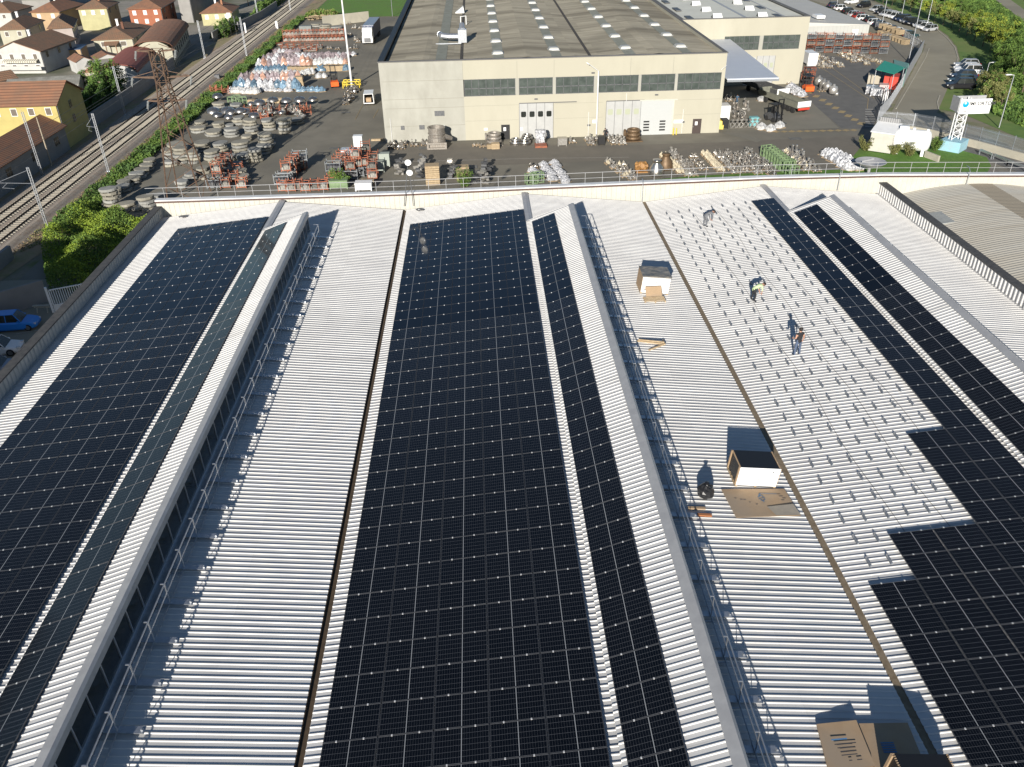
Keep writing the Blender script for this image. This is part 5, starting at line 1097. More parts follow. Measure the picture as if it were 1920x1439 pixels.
# steel stillages (racks)
def rack_mesh(nm, m, w=1.9, d=1.2, h=1.15, fill=None):
    mb = MB(); mb.m = 0
    for x in (-w/2,w/2):
        for y in (-d/2,d/2): mb.box(x-.035,y-.035,0,x+.035,y+.035,h+.25)
        mb.box(x-.04,-d/2,.16,x+.04,d/2,.24); mb.box(x-.04,-d/2,h-.08,x+.04,d/2,h)
    for y in (-d/2,d/2): mb.box(-w/2,y-.04,.16,w/2,y+.04,.24); mb.box(-w/2,y-.04,h-.08,w/2,y+.04,h)
    mb.box(-w/2,-d/2,.12,w/2,d/2,.15)
    mb.m = 1
    rr = random.Random(h*100+w)
    for i in range(5): x = -w/2+.25+i*(w-.5)/4; mb.cbox(x,rr.uniform(-.1,.1),.2+rr.uniform(.15,.35),.30,.9,rr.uniform(.4,.8),rr.uniform(-.3,.3))
    return mb.mesh(nm, [m, fill or M_cast])
ME_ro = rack_mesh('steel_rack', M_orange); ME_rg = rack_mesh('steel_rack', mat('rack_grey', (.24,.26,.27), (.17,.18,.19), sc=4, rough=.6, vary=.2), fill=M_steel); ME_rt = rack_mesh('steel_rack', M_orange, 1.2, 1.0, 1.2, mat('rack_load', (.27,.26,.23), (.14,.13,.115), sc=5, rough=.8, vary=.4))
for i in range(16):
    for k in range(2):
        p = G(537+i*7.0, 79-.15*i); link('steel_rack', ME_rt, None, (p.x,p.y,.03+k*1.45), .05, label='orange open steel rack in the double stacked line before the concrete wall', cat='rack', group='orange racks before the concrete wall')
    if i < 15: p = G(541+i*7.0, 70); link('steel_rack', ME_rt, None, (p.x,p.y,.03), .05, label='orange open steel rack in the rear line before the concrete wall', cat='rack', group='rear orange racks before the concrete wall')
for i in range(9):
    for k in range(3):
        p = G(1517+i*17, 98+.4*i); link('steel_rack', ME_ro if (i*3+k*2)%5 < 3 else ME_rg, None, (p.x,p.y,.03+k*1.4), .02, 1.0 if True else 1, label='stacked %s steel rack before the storage hall, %s column from the left, %s level' % ('orange' if (i*3+k*2)%5 < 3 else 'grey', nth(i), ['bottom','middle','top'][k]), cat='rack', group='stacked racks before the storage hall')
        if k < 2: p = G(1512+i*16, 88+.4*i); link('steel_rack', ME_ro if (i+k)%2 else ME_rg, None, (p.x,p.y,.03+k*1.4), .02, label='steel rack in the rear line before the storage hall', cat='rack', group='rear racks before the storage hall')
for i in range(14): p = G(524+i*5.6+(i%2)*3, 86+(i%3)*4); link('steel_rack', ME_rt, None, (p.x,p.y,.03), RND.uniform(0,.6), (1.2,1,.5), label='low orange frame lying in front of the stacked racks', cat='rack', group='low orange frames in front of the racks')
for i in range(9): p = G(515+i*9, 96); link('steel_rack', ME_rt, None, (p.x,p.y,.03), 0, (1.5,1,.25), label='flat orange beam frame above the wrapped loads', cat='frame', group='flat orange frames above the wrapped loads')
for (x,y,n) in ((405,352,1),(412,340,2),(420,330,2),(430,322,2),(440,340,1),(448,325,1),(425,352,1),(455,352,1),(531,345,1),(540,338,2),(550,330,2),(556,322,2),(566,318,2),(533,358,1),(547,358,1),(560,356,1),(575,358,1),(592,357,1),(607,356,1),(622,348,1),(629,338,2),(637,328,2),(645,318,2),(652,330,2),(660,335,2),(672,330,3),(684,328,2),(690,318,3),(672,318,2),(700,335,2),(703,320,2)):
    for k in range(n): p = G(x,y); link('steel_rack', ME_rt if (x+k)%3 else ME_rg, None, (p.x,p.y,.03+k*1.3), RND.uniform(-.2,.2), 1.05, label='%s steel rack of parts beside the lane below the parapet rail' % ('orange' if (x+k)%3 else 'grey'), cat='rack', group='racks of parts beside the lane')
for x, y in ((402,175),(412,176),(424,177)): p = G(x,y); link('trestle', ME_tr, None, (p.x,p.y,.03), .2, label='orange trestle at the corner of the wrapped rows by the fence', cat='trestle', group='orange trestles by the railway fence')
# green frames, foil load, brown castings and other single pieces
mb = MB()
for x in (-.8,0,.8):
    for y in (-.5,.5): mb.box(x-.06,y-.06,0,x+.06,y+.06,1.5)
for z in (.06,.75,1.44):
    for y in (-.5,.5): mb.box(-.8,y-.05,z-.05,.8,y+.05,z+.05)
    for x in (-.8,.8): mb.box(x-.05,-.5,z-.05,x+.05,.5,z+.05)
ME_gf = mb.mesh('green_frame', M_green)
for i in range(8): p = G(1438+i*5.0,293+i*4.0); link('green_stand', ME_gf, None, (p.x,p.y,.03), .25, label='pale green steel frame in the diagonal line across the lane', cat='frame', group='pale green frames across the lane')
for x, y in ((1484,330),(1478,318),(996,345),(1008,342),(436,196),(445,193),(456,196)): p = G(x,y); link('green_stand', ME_gf, None, (p.x,p.y,.03), .25, .9, label='single pale green steel frame set apart from the diagonal line', cat='frame', group='scattered pale green frames')
for q_ in ((655,172),(662,176),(668,172),(650,182),(658,186),(652,192),(648,196),(664,168)): pallet_load(G(*q_), .3, 'beside the lighting mast', kinds=VM2, n=4, sc=1.3)
wraps((1000,322),(1008,334),3,'clear',1.0,.5,'left film covered row on the lane'); wraps((1020,312),(1036,338),5,'clear',.95,.5,'middle film covered row on the lane'); wraps((1038,308),(1058,342),6,'clear',.95,.5,'right film covered row on the lane')
for i in range(4): wraps((1545+i*7,292),(1590+i*5,318),6,'clear',1.0,.75,'big silver heap at the lane end')
row((1000,316),(1008,330),2,'under film on the lane',kinds=VM2,n=4,sc=1.)
def single(name, build, x, y, label, cat, mats, rz=0, z=.03):
    p = G(x,y); mb = MB(); build(mb); return mb.obj(name, mats, loc=(p.x,p.y,z), rz=rz, label=label, cat=cat)
def b_hopper(mb):
    mb.lathe([(1.35,.9),(1.35,1.6),(1.2,1.7),(1.25,2.8),(1.35,2.85),(1.35,3.0),(1.1,3.0),(1.05,1.7)], (0,.3,0), 22); mb.box(-1.5,-1.2,0,1.5,-.9,.25); mb.box(-1.5,-1.2,.75,1.5,-.9,1.0); mb.box(-1.5,-1.2,.25,-1.2,-.9,.75); mb.box(1.2,-1.2,.25,1.5,-.9,.75); mb.box(-1.3,-.8,.1,1.3,1.2,.95)
    mb.torus((0,.3,2.1),1.27,.07,22,5); mb.tube((1.0,.3,1.6),(2.2,1.0,1.0),.45,.3,10)
single('machine_casing', b_hopper, 820, 277, 'tall grey brown round casing on a square duct by the warehouse wall', 'machine casing', M_cast)
def b_ring(mb):
    for k in range(3): mb.torus((0,0,.4+k*.55),.95-.06*k,.22,22,8)
    mb.lathe([(.8,.1),(.8,1.6),(.7,1.6),(.7,.1)], n=20); mb.box(-1.3,-1.3,0,1.3,1.3,.12); mb.torus((-1.25,.5,.9),.5,.18,14,6,Matrix.Rotation(pi/2,4,'Y'))
single('ring_stack', b_ring, 1187, 263, 'big brown ring castings stacked on a pallet by the roller door', 'casting', M_bronze); single('ring_stack', b_ring, 927, 270, 'brown ring casting with crates before the black open door', 'casting', M_cast)
def b_hood(mb): mb.add([(-1,-.6,0),(1,-.6,0),(1,.6,0),(-1,.6,0),(-.5,-.6,1.1),(1,-.6,1.1),(1,.6,1.3),(-.5,.6,1.3)], [(0,3,2,1),(4,5,6,7),(0,1,5,4),(1,2,6,5),(2,3,7,6),(3,0,4,7)])
single('blue_hood', b_hood, 925, 262, 'bright blue hooded container by the wall beside the open door', 'container', mat('bright_blue', (.02,.25,.55), rough=.5))
def b_ringc(mb): mb.torus((0,0,.4),.75,.22,20,8); mb.torus((0,0,.8),.6,.18,20,8); mb.lathe([(.9,.05),(.9,.2),(.6,.2),(.6,.05)],n=20)
for x, y, w_ in ((967,272,'left'),(984,272,'front right'),(988,264,'rear right')): single('flange_pile', b_ringc, x, y, 'pile of shiny flange rings before the grey folding door, %s pile' % w_, 'flange', M_chrome)
def b_tall(mb): mb.box(-.7,-.7,0,.7,.7,.3); mb.blob((0,0,1.2),.9,10,6,.2); mb.box(-.8,-.5,1.7,.8,.5,2.1); mb.blob((.2,-.6,.7),.5,8,5,.2)
single('wrapped_machine', b_tall, 1013, 270, 'tall silver wrapped machine on an orange base before the folding door', 'machine', M_foil); single('orange_base', lambda mb: mb.box(-.9,-.9,0,.9,.9,.28), 1014, 275, 'orange steel base under the silver wrapped machine', 'base', M_orange)
def b_box(w,d,h):
    def f(mb): mb.box(-w/2,-d/2,.14,w/2,d/2,h); mb.box(-w/2-.03,-d/2-.03,h,w/2+.03,d/2+.03,h+.06); mb.box(-w/2,-d/2,0,-w/2+.15,d/2,.14); mb.box(w/2-.15,-d/2,0,w/2,d/2,.14)
    return f
single('metal_box', b_box(1.4,1.1,1.1), 1054, 273, 'square silver box by the wall right of the folding door', 'box', M_castl)
single('bulk_container', b_box(1.25,1.1,1.9), 676, 303, 'white bulk container standing on top of the racks by the lane', 'container', M_white_p, z=1.8); single('bulk_container', b_box(1.7,1.2,1.2), 655, 312, 'grey plastic bulk container beside the orange racks', 'container', M_foil, z=1.3)
single('metal_cabinet', b_box(3.0,1.6,2.9), 576, 72, 'large grey steel cabinet at the head of the orange racks', 'cabinet', mat('cabinet_grey', (.17,.18,.17), (.2,.21,.2), sc=1, rough=.6)); single('white_tank', b_box(.9,.9,2.2), 621, 46, 'upright white box among scrap before the concrete wall', 'box', M_white_p)
single('timber_heap', lambda mb: [mb.cbox(RND.uniform(-3.5,3.5),RND.uniform(-1.2,1.2),.2+RND.uniform(0,1.0),1.6,.25,.15,RND.uniform(0,3),RND.uniform(-.4,.4)) for _ in range(50)], 602, 38, 'heap of broken timber in the corner by the concrete wall', 'timber heap', M_wood)
single('grey_cabinet', b_box(1.5,1.0,1.5), 712, 322, 'stack of pale green grey cabinets beside the racks, left', 'cabinet', mat('cab_green', (.30,.33,.29), rough=.6)); single('grey_cabinet', b_box(1.6,1.0,1.8), 722, 318, 'stack of pale green grey cabinets beside the racks, right', 'cabinet', mat('cab_green', (.30,.33,.29), rough=.6), z=.5)
for k,(x,y) in enumerate(((752,330),(752,318),(790,335),(787,322),(790,310),(848,335),(850,322),(911,335),(914,322),(908,345),(895,345))): single('parts_stack', lambda mb: [mb.cbox(RND.uniform(-.5,.5),RND.uniform(-.5,.5),.15+j*.28,RND.uniform(.4,1.),RND.uniform(.3,.8),.26,RND.uniform(0,3)) for j in range(6)] and None, x, y, 'dark stack of metal parts on the lane, %s of the line' % nth(k), 'parts stack', M_steel if k%3 else M_castl)
def b_star(mb):
    for k in range(8): a = pi*k/4; mb.tube((0,0,.7),(.9*math.cos(a),.9*math.sin(a),.7+.3*math.sin(3*a)),.28,.33,8)
    mb.blob((0,0,.8),.6,10,6,.1); mb.box(-.8,-.8,0,.8,.8,.15)
single('valve_cluster', b_star, 1202, 322, 'orange brown ribbed casting at the lane behind the parapet rail', 'casting', mat('ochre_cast', (.35,.18,.05), (.25,.13,.05), sc=4, rough=.6))
def b_cone(mb): mb.smooth = True; mb.lathe([(1.0,.1),(1.05,.4),(.9,1.2),(.5,1.7),(.45,2.0),(.6,2.05),(.6,2.2),(0,2.2)], n=20)
single('steel_vessel', b_cone, 1230, 330, 'squat polished steel cone vessel on the lane', 'vessel', M_chrome); single('steel_vessel', b_cone, 1247, 318, 'brownish steel cone vessel on the lane behind the polished one', 'vessel', M_bronze)
def b_vessel(mb): mb.smooth = True; mb.lathe([(.55,.25),(.75,.4),(.8,1.1),(.6,1.5),(.2,1.65),(.2,1.9),(0,1.92)], n=18); mb.tube((.4,.0,.2),(.9,-.3,.3),.35,n=12)
for k,(x,y) in enumerate(((1534,162),(1543,168),(1550,172),(1561,179))): single('steel_vessel', b_vessel, x, y, 'round white steel vessel in the diagonal line near the forklift, %s from the wall' % nth(k), 'vessel', M_castl)
single('green_planter', b_box(2.4,1.6,1.1), 637, 352, 'green metal container overgrown with weeds beside the racks', 'container', M_green)
single('white_case', b_box(2.2,1.4,1.0), 683, 356, 'low white case by the parapet below the racks', 'case', M_white_p)
for k, x in enumerate((1352,1361)): pass
single('cleaning_cart', b_box(1.0,1.6,1.3), 1357, 240, 'black wheeled bin at the warehouse corner', 'bin', M_black); single('yellow_cart', b_hood, 1350, 240, 'yellow cart beside the black bin at the warehouse corner', 'cart', M_yellow, rz=1.2)
single('control_cabin', b_box(1.5,2.2,2.5), 1355, 226, 'small white cabin against the warehouse side wall', 'cabin', M_white_p)
single('teal_cabinet', b_box(1.3,1.0,1.4), 1412, 237, 'teal metal cabinet at the end of the valve line', 'cabinet', mat('teal_box', (.16,.38,.40), rough=.5))
for x, y, z, w_ in ((1427,243,.03,'flat one'),(1444,246,.03,'middle one'),(1461,240,.03,'on the forks'),(1428,190,.03,'one under the canopy')): p = G(x,y); link('wrapped_load', WR['white'][0], None, (p.x,p.y,z), .3, (1.0,.9,.7), label='white wrapped pallet load on the apron, %s' % w_, cat='wrapped load', group='white loads on the apron')
# skip line with machines under the green canopy
single('compactor', b_box(2.4,3.4,2.3), 1668, 166, 'bright red container beside the fence under the green shelter', 'container', M_red, rz=-.5); single('skip_bin', b_box(2.0,1.6,1.3), 1633, 176, 'grey wheeled skip, left of the two nearest the road marking', 'skip', M_foil, rz=-.4); single('skip_bin', b_box(2.0,1.6,1.3), 1642, 180, 'grey wheeled skip, right of the two nearest the road marking', 'skip', M_foil, rz=-.4); single('skip_bin', b_box(2.2,2.4,1.6), 1637, 157, 'beige covered skip with a yellow lid under the shelter edge', 'skip', mat('beige_tarp', (.38,.34,.27), rough=.8), rz=-.4); single('yellow_tank', lambda mb: mb.lathe([(.0,0),(.6,0),(.7,.5),(.6,1.2),(0,1.4)],n=14), 1633, 153, 'round yellow drum beside the beige skip', 'drum', M_yellow)
single('trailer_chassis', lambda mb: [mb.bar((-.7,-2,.6),(-.7,2,.6),.2,.5),mb.bar((.7,-2,.6),(.7,2,.6),.2,.5),mb.box(-.8,-1,.8,.8,1,1.3),mb.tube((-.9,1.2,.4),(.9,1.2,.4),.4,n=12),mb.bar((0,-2,.6),(0,-3.4,.5),.2,.2)] and None, 1655, 172, 'white and red trailer chassis between the skips and the red container', 'trailer', mat('pinkish', (.5,.38,.36), rough=.5), rz=-.35)
single('satellite_dish', lambda mb: (mb.lathe([(0,.1),(.9,.2),(1.6,.45),(2.0,.8),(1.95,.85),(0,.2)],(0,0,1.2),22), mb.tube((0,0,0),(0,0,1.3),.2), mb.tube((-1.2,0,2.0),(.2,-.3,2.4),.12)) and None, 1627, 331, 'white satellite dish on the lawn behind the parapet', 'dish', M_flash)
# high mast, lamps
p = G(660,164); t = thing('light_mast', (p.x,p.y,0), label='very tall grey lighting mast with yellow bollard guard in the yard', cat='light mast')
mb = MB(); mb.tube((0,0,0),(0,0,24),.22,.11,14); mb.cbox(0,0,24,2.4,.3,.3); mb.obj('pole', M_coping, t)
mb = MB()
for x in (-1.6,-.9,.9,1.6):
    for y in (-.9,.9): mb.tube((x,y,0),(x,y,1.3),.10,n=8)
for y in (-.9,.9): mb.bar((-1.6,y,1.25),(1.6,y,1.25),.12,.14); mb.bar((-1.6,y,.7),(1.6,y,.7),.1,.12)
mb.obj('guard', M_yellow, t)
def lamp(x, y, h, lab, dx=1.2, m=M_galv):
    p = G(x,y); t = thing('street_lamp', (p.x,p.y,0), label=lab, cat='street lamp'); mb = MB(); mb.tube((0,0,0),(0,0,h),.09,.06,8); mb.obj('pole', m, t); mb = MB(); mb.tube((0,0,h),(dx*.5,0,h+.1),.04); mb.cbox(dx*.75,0,h+.1,.8,.3,.12); mb.obj('lamp_head', M_white_p, t)
lamp(1873,240,7.9,'street lamp with white head behind the fence at right',-1.2); lamp(1737,52,7.0,'street lamp among the trees behind the parked cars'); lamp(1652,55,11,'tall thin pole rising in front of the car park rows'); lamp(1568,16,8,'street lamp beside the storage hall at the top edge'); lamp(736,31,9,'thin white pole on the grass field'); lamp(1691,27,4,'short pole behind the parked cars'); lamp(1703,118,12,'tall thin pole behind the green shelter'); lamp(1845,155,3.5,'short white post beside the dark parked cars')
wallline('boundary_fence', [(565,60),(600,33),(640,8)], 1.8, .05, M_verge, 'thin mesh fence between the railway verge and the yard', 'fence') if False else None
single('bollard', lambda mb: (mb.tube((0,0,0),(0,0,1.1),.09,n=8), mb.tube((.5,.1,0),(.5,.1,1.0),.09,n=8)) and None, 1262, 254, 'pair of yellow bollards beside the roller door', 'bollard', M_yellow)
single('hand_tool', lambda mb: mb.box(-.9,-.3,0,.9,.3,.25), 707, 264, 'low timber step beside the left warehouse corner', 'step', M_wood)
# dishes on the parapet
for x, y, h, lb in ((775,388,3.9,'lower'),(758,392,5.9,'upper')):
    p = FY(x,y,74.2); zt_ = FY(768 if lb=='lower' else 765, 323 if lb=='lower' else 304, 74.2).z
    t = thing('antenna_mast', (p.x,74.25,9.5), label='white round dish antenna on a thin mast at the parapet, %s dish' % lb, cat='antenna')
    q = FY(768 if lb=='lower' else 765, 323 if lb=='lower' else 304, 74.2); mb = MB(); mb.tube((0,0,0),(q.x-p.x,0,zt_-9.5),.035); mb.obj('mast', M_steel, t)
    mb = MB(); mb.lathe([(0,.0),(.2,.03),(.30,.10),(.29,.12),(0,.03)], (q.x-p.x,-.1,zt_-9.5), 18, Matrix.Rotation(pi/2+.2,4,'X')); mb.tube((q.x-p.x,-.1,zt_-9.5),(q.x-p.x-.05,-.45,zt_-9.4),.02); mb.obj('dish', M_white_p, t)
for x, m in ((1204,M_galv),(1572,M_galv),(1812,M_galv)):
    p = FY(x,375 if x < 1300 else 350,74.3); mb = MB(); mb.path([(0,0,-.2),(0,0,1.6),(.05,.4,1.9),(.05,.9,1.9)],.035); mb.obj('downpipe', m, loc=(p.x,74.35,p.z-.2), label='thin pipe crossing the parapet, %s of three' % {1204:'left',1572:'middle',1812:'right'}[x], cat='pipe')
flush_valves()
# ------------------------------------------------------------------ things on the roof
def rp(x, y, side=-1): p = PL(x, y, V2, ZV, SL*side); return p
zr = lambda X: ZV+abs(X-V2)*SL+.045
def tilt(o): o.rotation_euler = (0, SL, o.rotation_euler[2])
# stack of panels on a pallet with a white end sheet
def panel_stack(X, Y, w, d, h, label, rz=0.0, top=M_pv, front=True):
    t = thing('panel_stack', (X,Y,zr(X)), label=label, cat='panel stack'); t.rotation_euler = (0,SL,rz)
    mb = MB()
    for i in range(5): mb.box(-w/2,-d/2+i*(d-.1)/4,.10,w/2,-d/2+i*(d-.1)/4+.1,.13)
    for x in (-w/2,-.06,w/2-.12): mb.box(x,-d/2,0,x+.12,d/2,.10)
    mb.obj('pallet', M_wood, t); n = int((h-.15)/.04)
    mb = MB()
    for i in range(n): mb.box(-w/2+.03,-d/2+.03,.15+i*.04,w/2-.03,d/2-.03,.15+i*.04+.034)
    mb.obj('panels', mat('panel_stack_black', (.010,.010,.011), rough=.45), t); mb = MB()
    for sx in (-1,1):
        for i in range(n): mb.box(sx*(w/2)-.035,-d/2+.01,.15+i*.04,sx*(w/2)+.035,-d/2+.12,.15+i*.04+.026); mb.box(sx*(w/2)-.035,d/2-.12,.15+i*.04,sx*(w/2)+.035,d/2-.01,.15+i*.04+.026)
        for i in range(18): mb.box(sx*(w/2-.03)-.03,-d/2+i*d/18,h-.03,sx*(w/2-.03)+.03,-d/2+i*d/18+.03,h+.005)
    mb.obj('edge_protectors', M_card, t)
    if front:
        mb = MB(); mb.box(-w/2+.02,-d/2-.03,.12,w/2-.02,-d/2-.005,h+.02); f = mb.obj('end_sheet', M_white_p, t); mb = MB()
        for a, b, s_ in ((.55,.85,.05),(.58,.80,.04),(.52,.45,.05),(.5,.2,.06),(.60,.22,.03),(.83,.85,.08)): mb.cbox(-w/2+w*a,-d/2-.035,h*b,s_,.01,s_*.8,ry=a)
        mb.obj('print', M_ink, f)
    return t
a = rp(1377,914); b = rp(1452,914); Xc = (a.x+b.x)/2; panel_stack(Xc, a.y+.75, b.x-a.x, 1.5, 1.20, 'pallet stack of black solar panels with white end sheet')
a = rp(1652,1462); b = rp(1752,1462); panel_stack((a.x+b.x)/2+.1, a.y-.5, b.x-a.x+.05, 1.45, 1.15, 'pallet stack of black solar panels cut by the lower frame edge', front=False)
# covered crate
a = rp(1200,552); b = rp(1251,552); w = b.x-a.x; t = thing('covered_crate', ((a.x+b.x)/2,a.y+.9,zr((a.x+b.x)/2)), label='white ended crate under a grey tarpaulin top on the white roof', cat='crate'); tilt(t)
mb = MB(); mb.box(-w/2,-.85,.1,w/2,.85,1.38); mb.obj('box', M_card, t); mb = MB(); mb.box(-w/2+.02,-.88,.12,w/2-.02,-.855,1.30); f = mb.obj('end_sheet', M_white_p, t); mb = MB(); mb.cbox(.05,-.885,1.15,.03,.01,.12); mb.cbox(.02,-.885,.95,.1,.01,.04); mb.cbox(-w*.36,-.885,.35,.08,.01,.08); mb.obj('print', M_ink, f)
mb = MB(); n = 9; vs = [(-w/2-.05+(w+.1)*i/n, -.92+1.84*j/n, 1.39+RND.uniform(0,.05)) for j in range(n+1) for i in range(n+1)]; mb.add(vs, [(j*(n+1)+i,j*(n+1)+i+1,(j+1)*(n+1)+i+1,(j+1)*(n+1)+i) for j in range(n) for i in range(n)]); mb.box(-w/2-.04,-.90,1.30,w/2+.04,-.87,1.40); mb.obj('tarpaulin', mat('tarp_grey', (.12,.12,.12), (.22,.20,.17), sc=3, rough=.5, c3=(.3,.28,.25)), t)
mb = MB(); mb.box(-w/2,-.85,0,-w/2+.12,.85,.1); mb.box(w/2-.12,-.85,0,w/2,.85,.1); mb.obj('pallet', M_wood, t)
p = rp(1227,566); mb = MB(); mb.cbox(0,.05,.28,1.15,.75,.03,rx=.75); o = mb.obj('cardboard_sheet', M_card, loc=(p.x,p.y+.45,zr(p.x)+.25), label='tan cardboard sheet leaning on the covered crate', cat='cardboard')
mb = MB()
for i in range(7): mb.box(-.75+.0,-.42+i*.12,.12,.75,-.36+i*.12,.14)
for x in (-.75,0,.69): mb.box(x,-.42,0,x+.06,.4,.12)
mb.obj('pallet', M_wood, loc=(p.x,p.y+.1,zr(p.x)), label='slatted timber pallet on the roof before the covered crate', cat='pallet')
# planks
p = rp(1228,648); mb = MB(); mb.bar((-1.1,.45,.08),(.65,-.15,.10),.10,.08); mb.bar((-.55,-.75,.05),(.65,-.05,.08),.10,.08); mb.bar((.6,.5,.06),(.62,-.1,.08),.08,.06); mb.bar((-1.0,.5,.16),(.6,.0,.17),.09,.06)
mb.obj('planks', M_wood, loc=(p.x,p.y,zr(p.x)), label='few loose timber planks lying in a V on the white roof', cat='planks')
# flat cardboard
pts = [rp(x,y) for x, y in ((1352,920),(1470,919),(1501,969),(1380,973))]; o0 = pts[0]
mb = MB(); P_ = [(q.x-o0.x,q.y-o0.y,zr(q.x)-zr(o0.x)+.02) for q in pts]; mb.add(P_+[(x,y,z+.02) for x,y,z in P_], [(0,3,2,1),(4,5,6,7),(0,1,5,4),(1,2,6,5),(2,3,7,6),(3,0,4,7)])
cs = mb.obj('cardboard_sheet', M_card, loc=(o0.x,o0.y,zr(o0.x)), label='big flattened cardboard sheet before the black panel stack', cat='cardboard')
def onsheet(u, v, dz=.045): 
    A_, B_, C_, D_ = [Vector(q) for q in P_]; return A_.lerp(B_,u).lerp(D_.lerp(C_,u), v)+Vector((0,0,dz))
mb = MB(); mb.poly([onsheet(.55,.68,.06), onsheet(.98,.62,.09), onsheet(1.0,1.0,.05), onsheet(.62,1.0,.05)]); mb.obj('folded_flap', mat('card_grey', (.28,.25,.21), (.33,.29,.23), sc=4, rough=.8), cs)
mb = MB()
for u, v, s in ((.14,.35,.10),(.22,.40,.13),(.27,.41,.13),(.33,.50,.08),(.42,.58,.10),(.85,.22,.18),(.87,.30,.18),(.9,.38,.16),(.86,.45,.15)): q = onsheet(u,v); mb.cbox(q.x,q.y,q.z,s,.03,.004,ry=SL)
mb.obj('print', mat('print_dark', (.09,.09,.10), rough=.8), cs); mb = MB()
for k in range(9): q = onsheet(.55+.03*math.cos(k*.7), .35+.12*math.sin(k*.7)); mb.cbox(q.x,q.y,q.z,.16,.05,.004,rz=k*.7,ry=SL)
q = onsheet(.7,.2); mb.cbox(q.x,q.y,q.z,.9,.03,.004,ry=SL); mb.obj('blue_print', mat('print_blue', (.12,.17,.24), rough=.8), cs)
# rubbish bag
p = rp(1322,934); mb = MB(); mb.smooth = False; mb.blob((0,0,.38),.42,14,9,.13,(1,.95,.95)); mb.lathe([(.14,.66),(.06,.8),(.12,.9),(0,.93)],n=9); mb.obj('rubbish_bag', mat('bag_black', (.02,.02,.022), rough=.35, spec=.4), loc=(p.x,p.y,zr(p.x)), label='shiny black rubbish bag standing on the roof beside the panel stack', cat='rubbish bag')
for x0, y0, x1_, y1_, m, lb in ((1288,967,1334,969,mat('red_wood',(.38,.15,.06),rough=.8),'short reddish plank poking out from the roof walkway'),(1290,955,1322,956,M_card,'pale flat strip beside the reddish plank at the walkway')):
    a, b = rp(x0,y0), rp(x1_,y1_); mb = MB(); mb.bar((0,0,.04),(b.x-a.x,b.y-a.y,zr(b.x)-zr(a.x)+.04),.16,.06); mb.obj('plank', m, loc=(a.x,a.y,zr(a.x)), label=lb, cat='plank')
# open cardboard box at the bottom edge
pts = [rp(x,y) for x, y in ((1530,1363),(1700,1360),(1735,1445),(1552,1450))]; o0 = pts[0]; hh = .5
bt = thing('cardboard_box', (o0.x,o0.y,zr(o0.x)), label='big flattened cardboard carton beside the nearest panel stack', cat='cardboard box')
P_ = [(q.x-o0.x,q.y-o0.y,zr(q.x)-zr(o0.x)) for q in pts]
mb = MB(); mb.add([(x,y,z+.03) for x,y,z in P_]+[(x,y,z+.10) for x,y,z in P_], [(0,3,2,1),(4,5,6,7),(0,1,5,4),(1,2,6,5),(2,3,7,6),(3,0,4,7)]); mb.obj('carton', M_card, bt)
mb = MB(); a_ = [onsheet(.0,.0,.11), onsheet(.42,.0,.30), onsheet(.46,1.0,.30), onsheet(.0,1.0,.12)]; mb.poly(a_); mb.poly([q+Vector((0,0,-.02)) for q in a_]); mb.poly([onsheet(.42,.0,.30),onsheet(.42,.0,.1),onsheet(.46,1,.1),onsheet(.46,1,.30)]); mb.obj('raised_flap', M_card, bt)
mb = MB()
for v, u0, u1 in ((.50,.12,.34),(.58,.14,.30),(.66,.16,.32),(.74,.16,.32),(.86,.22,.25),(.86,.30,.35)):
    q0, q1 = onsheet(u0,v,.17+u0*.40), onsheet(u1,v,.17+u1*.40); mb.bar(q0,q1,.035,.006)
mb.obj('print', M_ink, bt); mb = MB(); q0, q1 = onsheet(.10,.40,.22), onsheet(.26,.40,.285); mb.bar(q0,q1,.05,.006)
for k in range(5): q0, q1 = onsheet(.62,.45+k*.05,.115), onsheet(.76,.45+k*.05,.115); mb.bar(q0,q1,.05,.006)
mb.obj('blue_print', mat('print_blue2', (.08,.20,.38), rough=.8), bt)
for x, y in ((760,388),(320,412)): p = FY(x+28,y,73.9); mb = MB(); mb.blob((0,0,.1),.25,9,5,.3,(1.6,.7,.5)); mb.obj('cable_coil', M_steel, loc=(p.x,73.4,ZV+(abs(p.x-V1) if x>700 else abs(p.x-V0))*SL+.05), label='dark coil of cable at the foot of the parapet' if x>700 else 'small dark bundle at the far left roof corner', cat='cable coil')
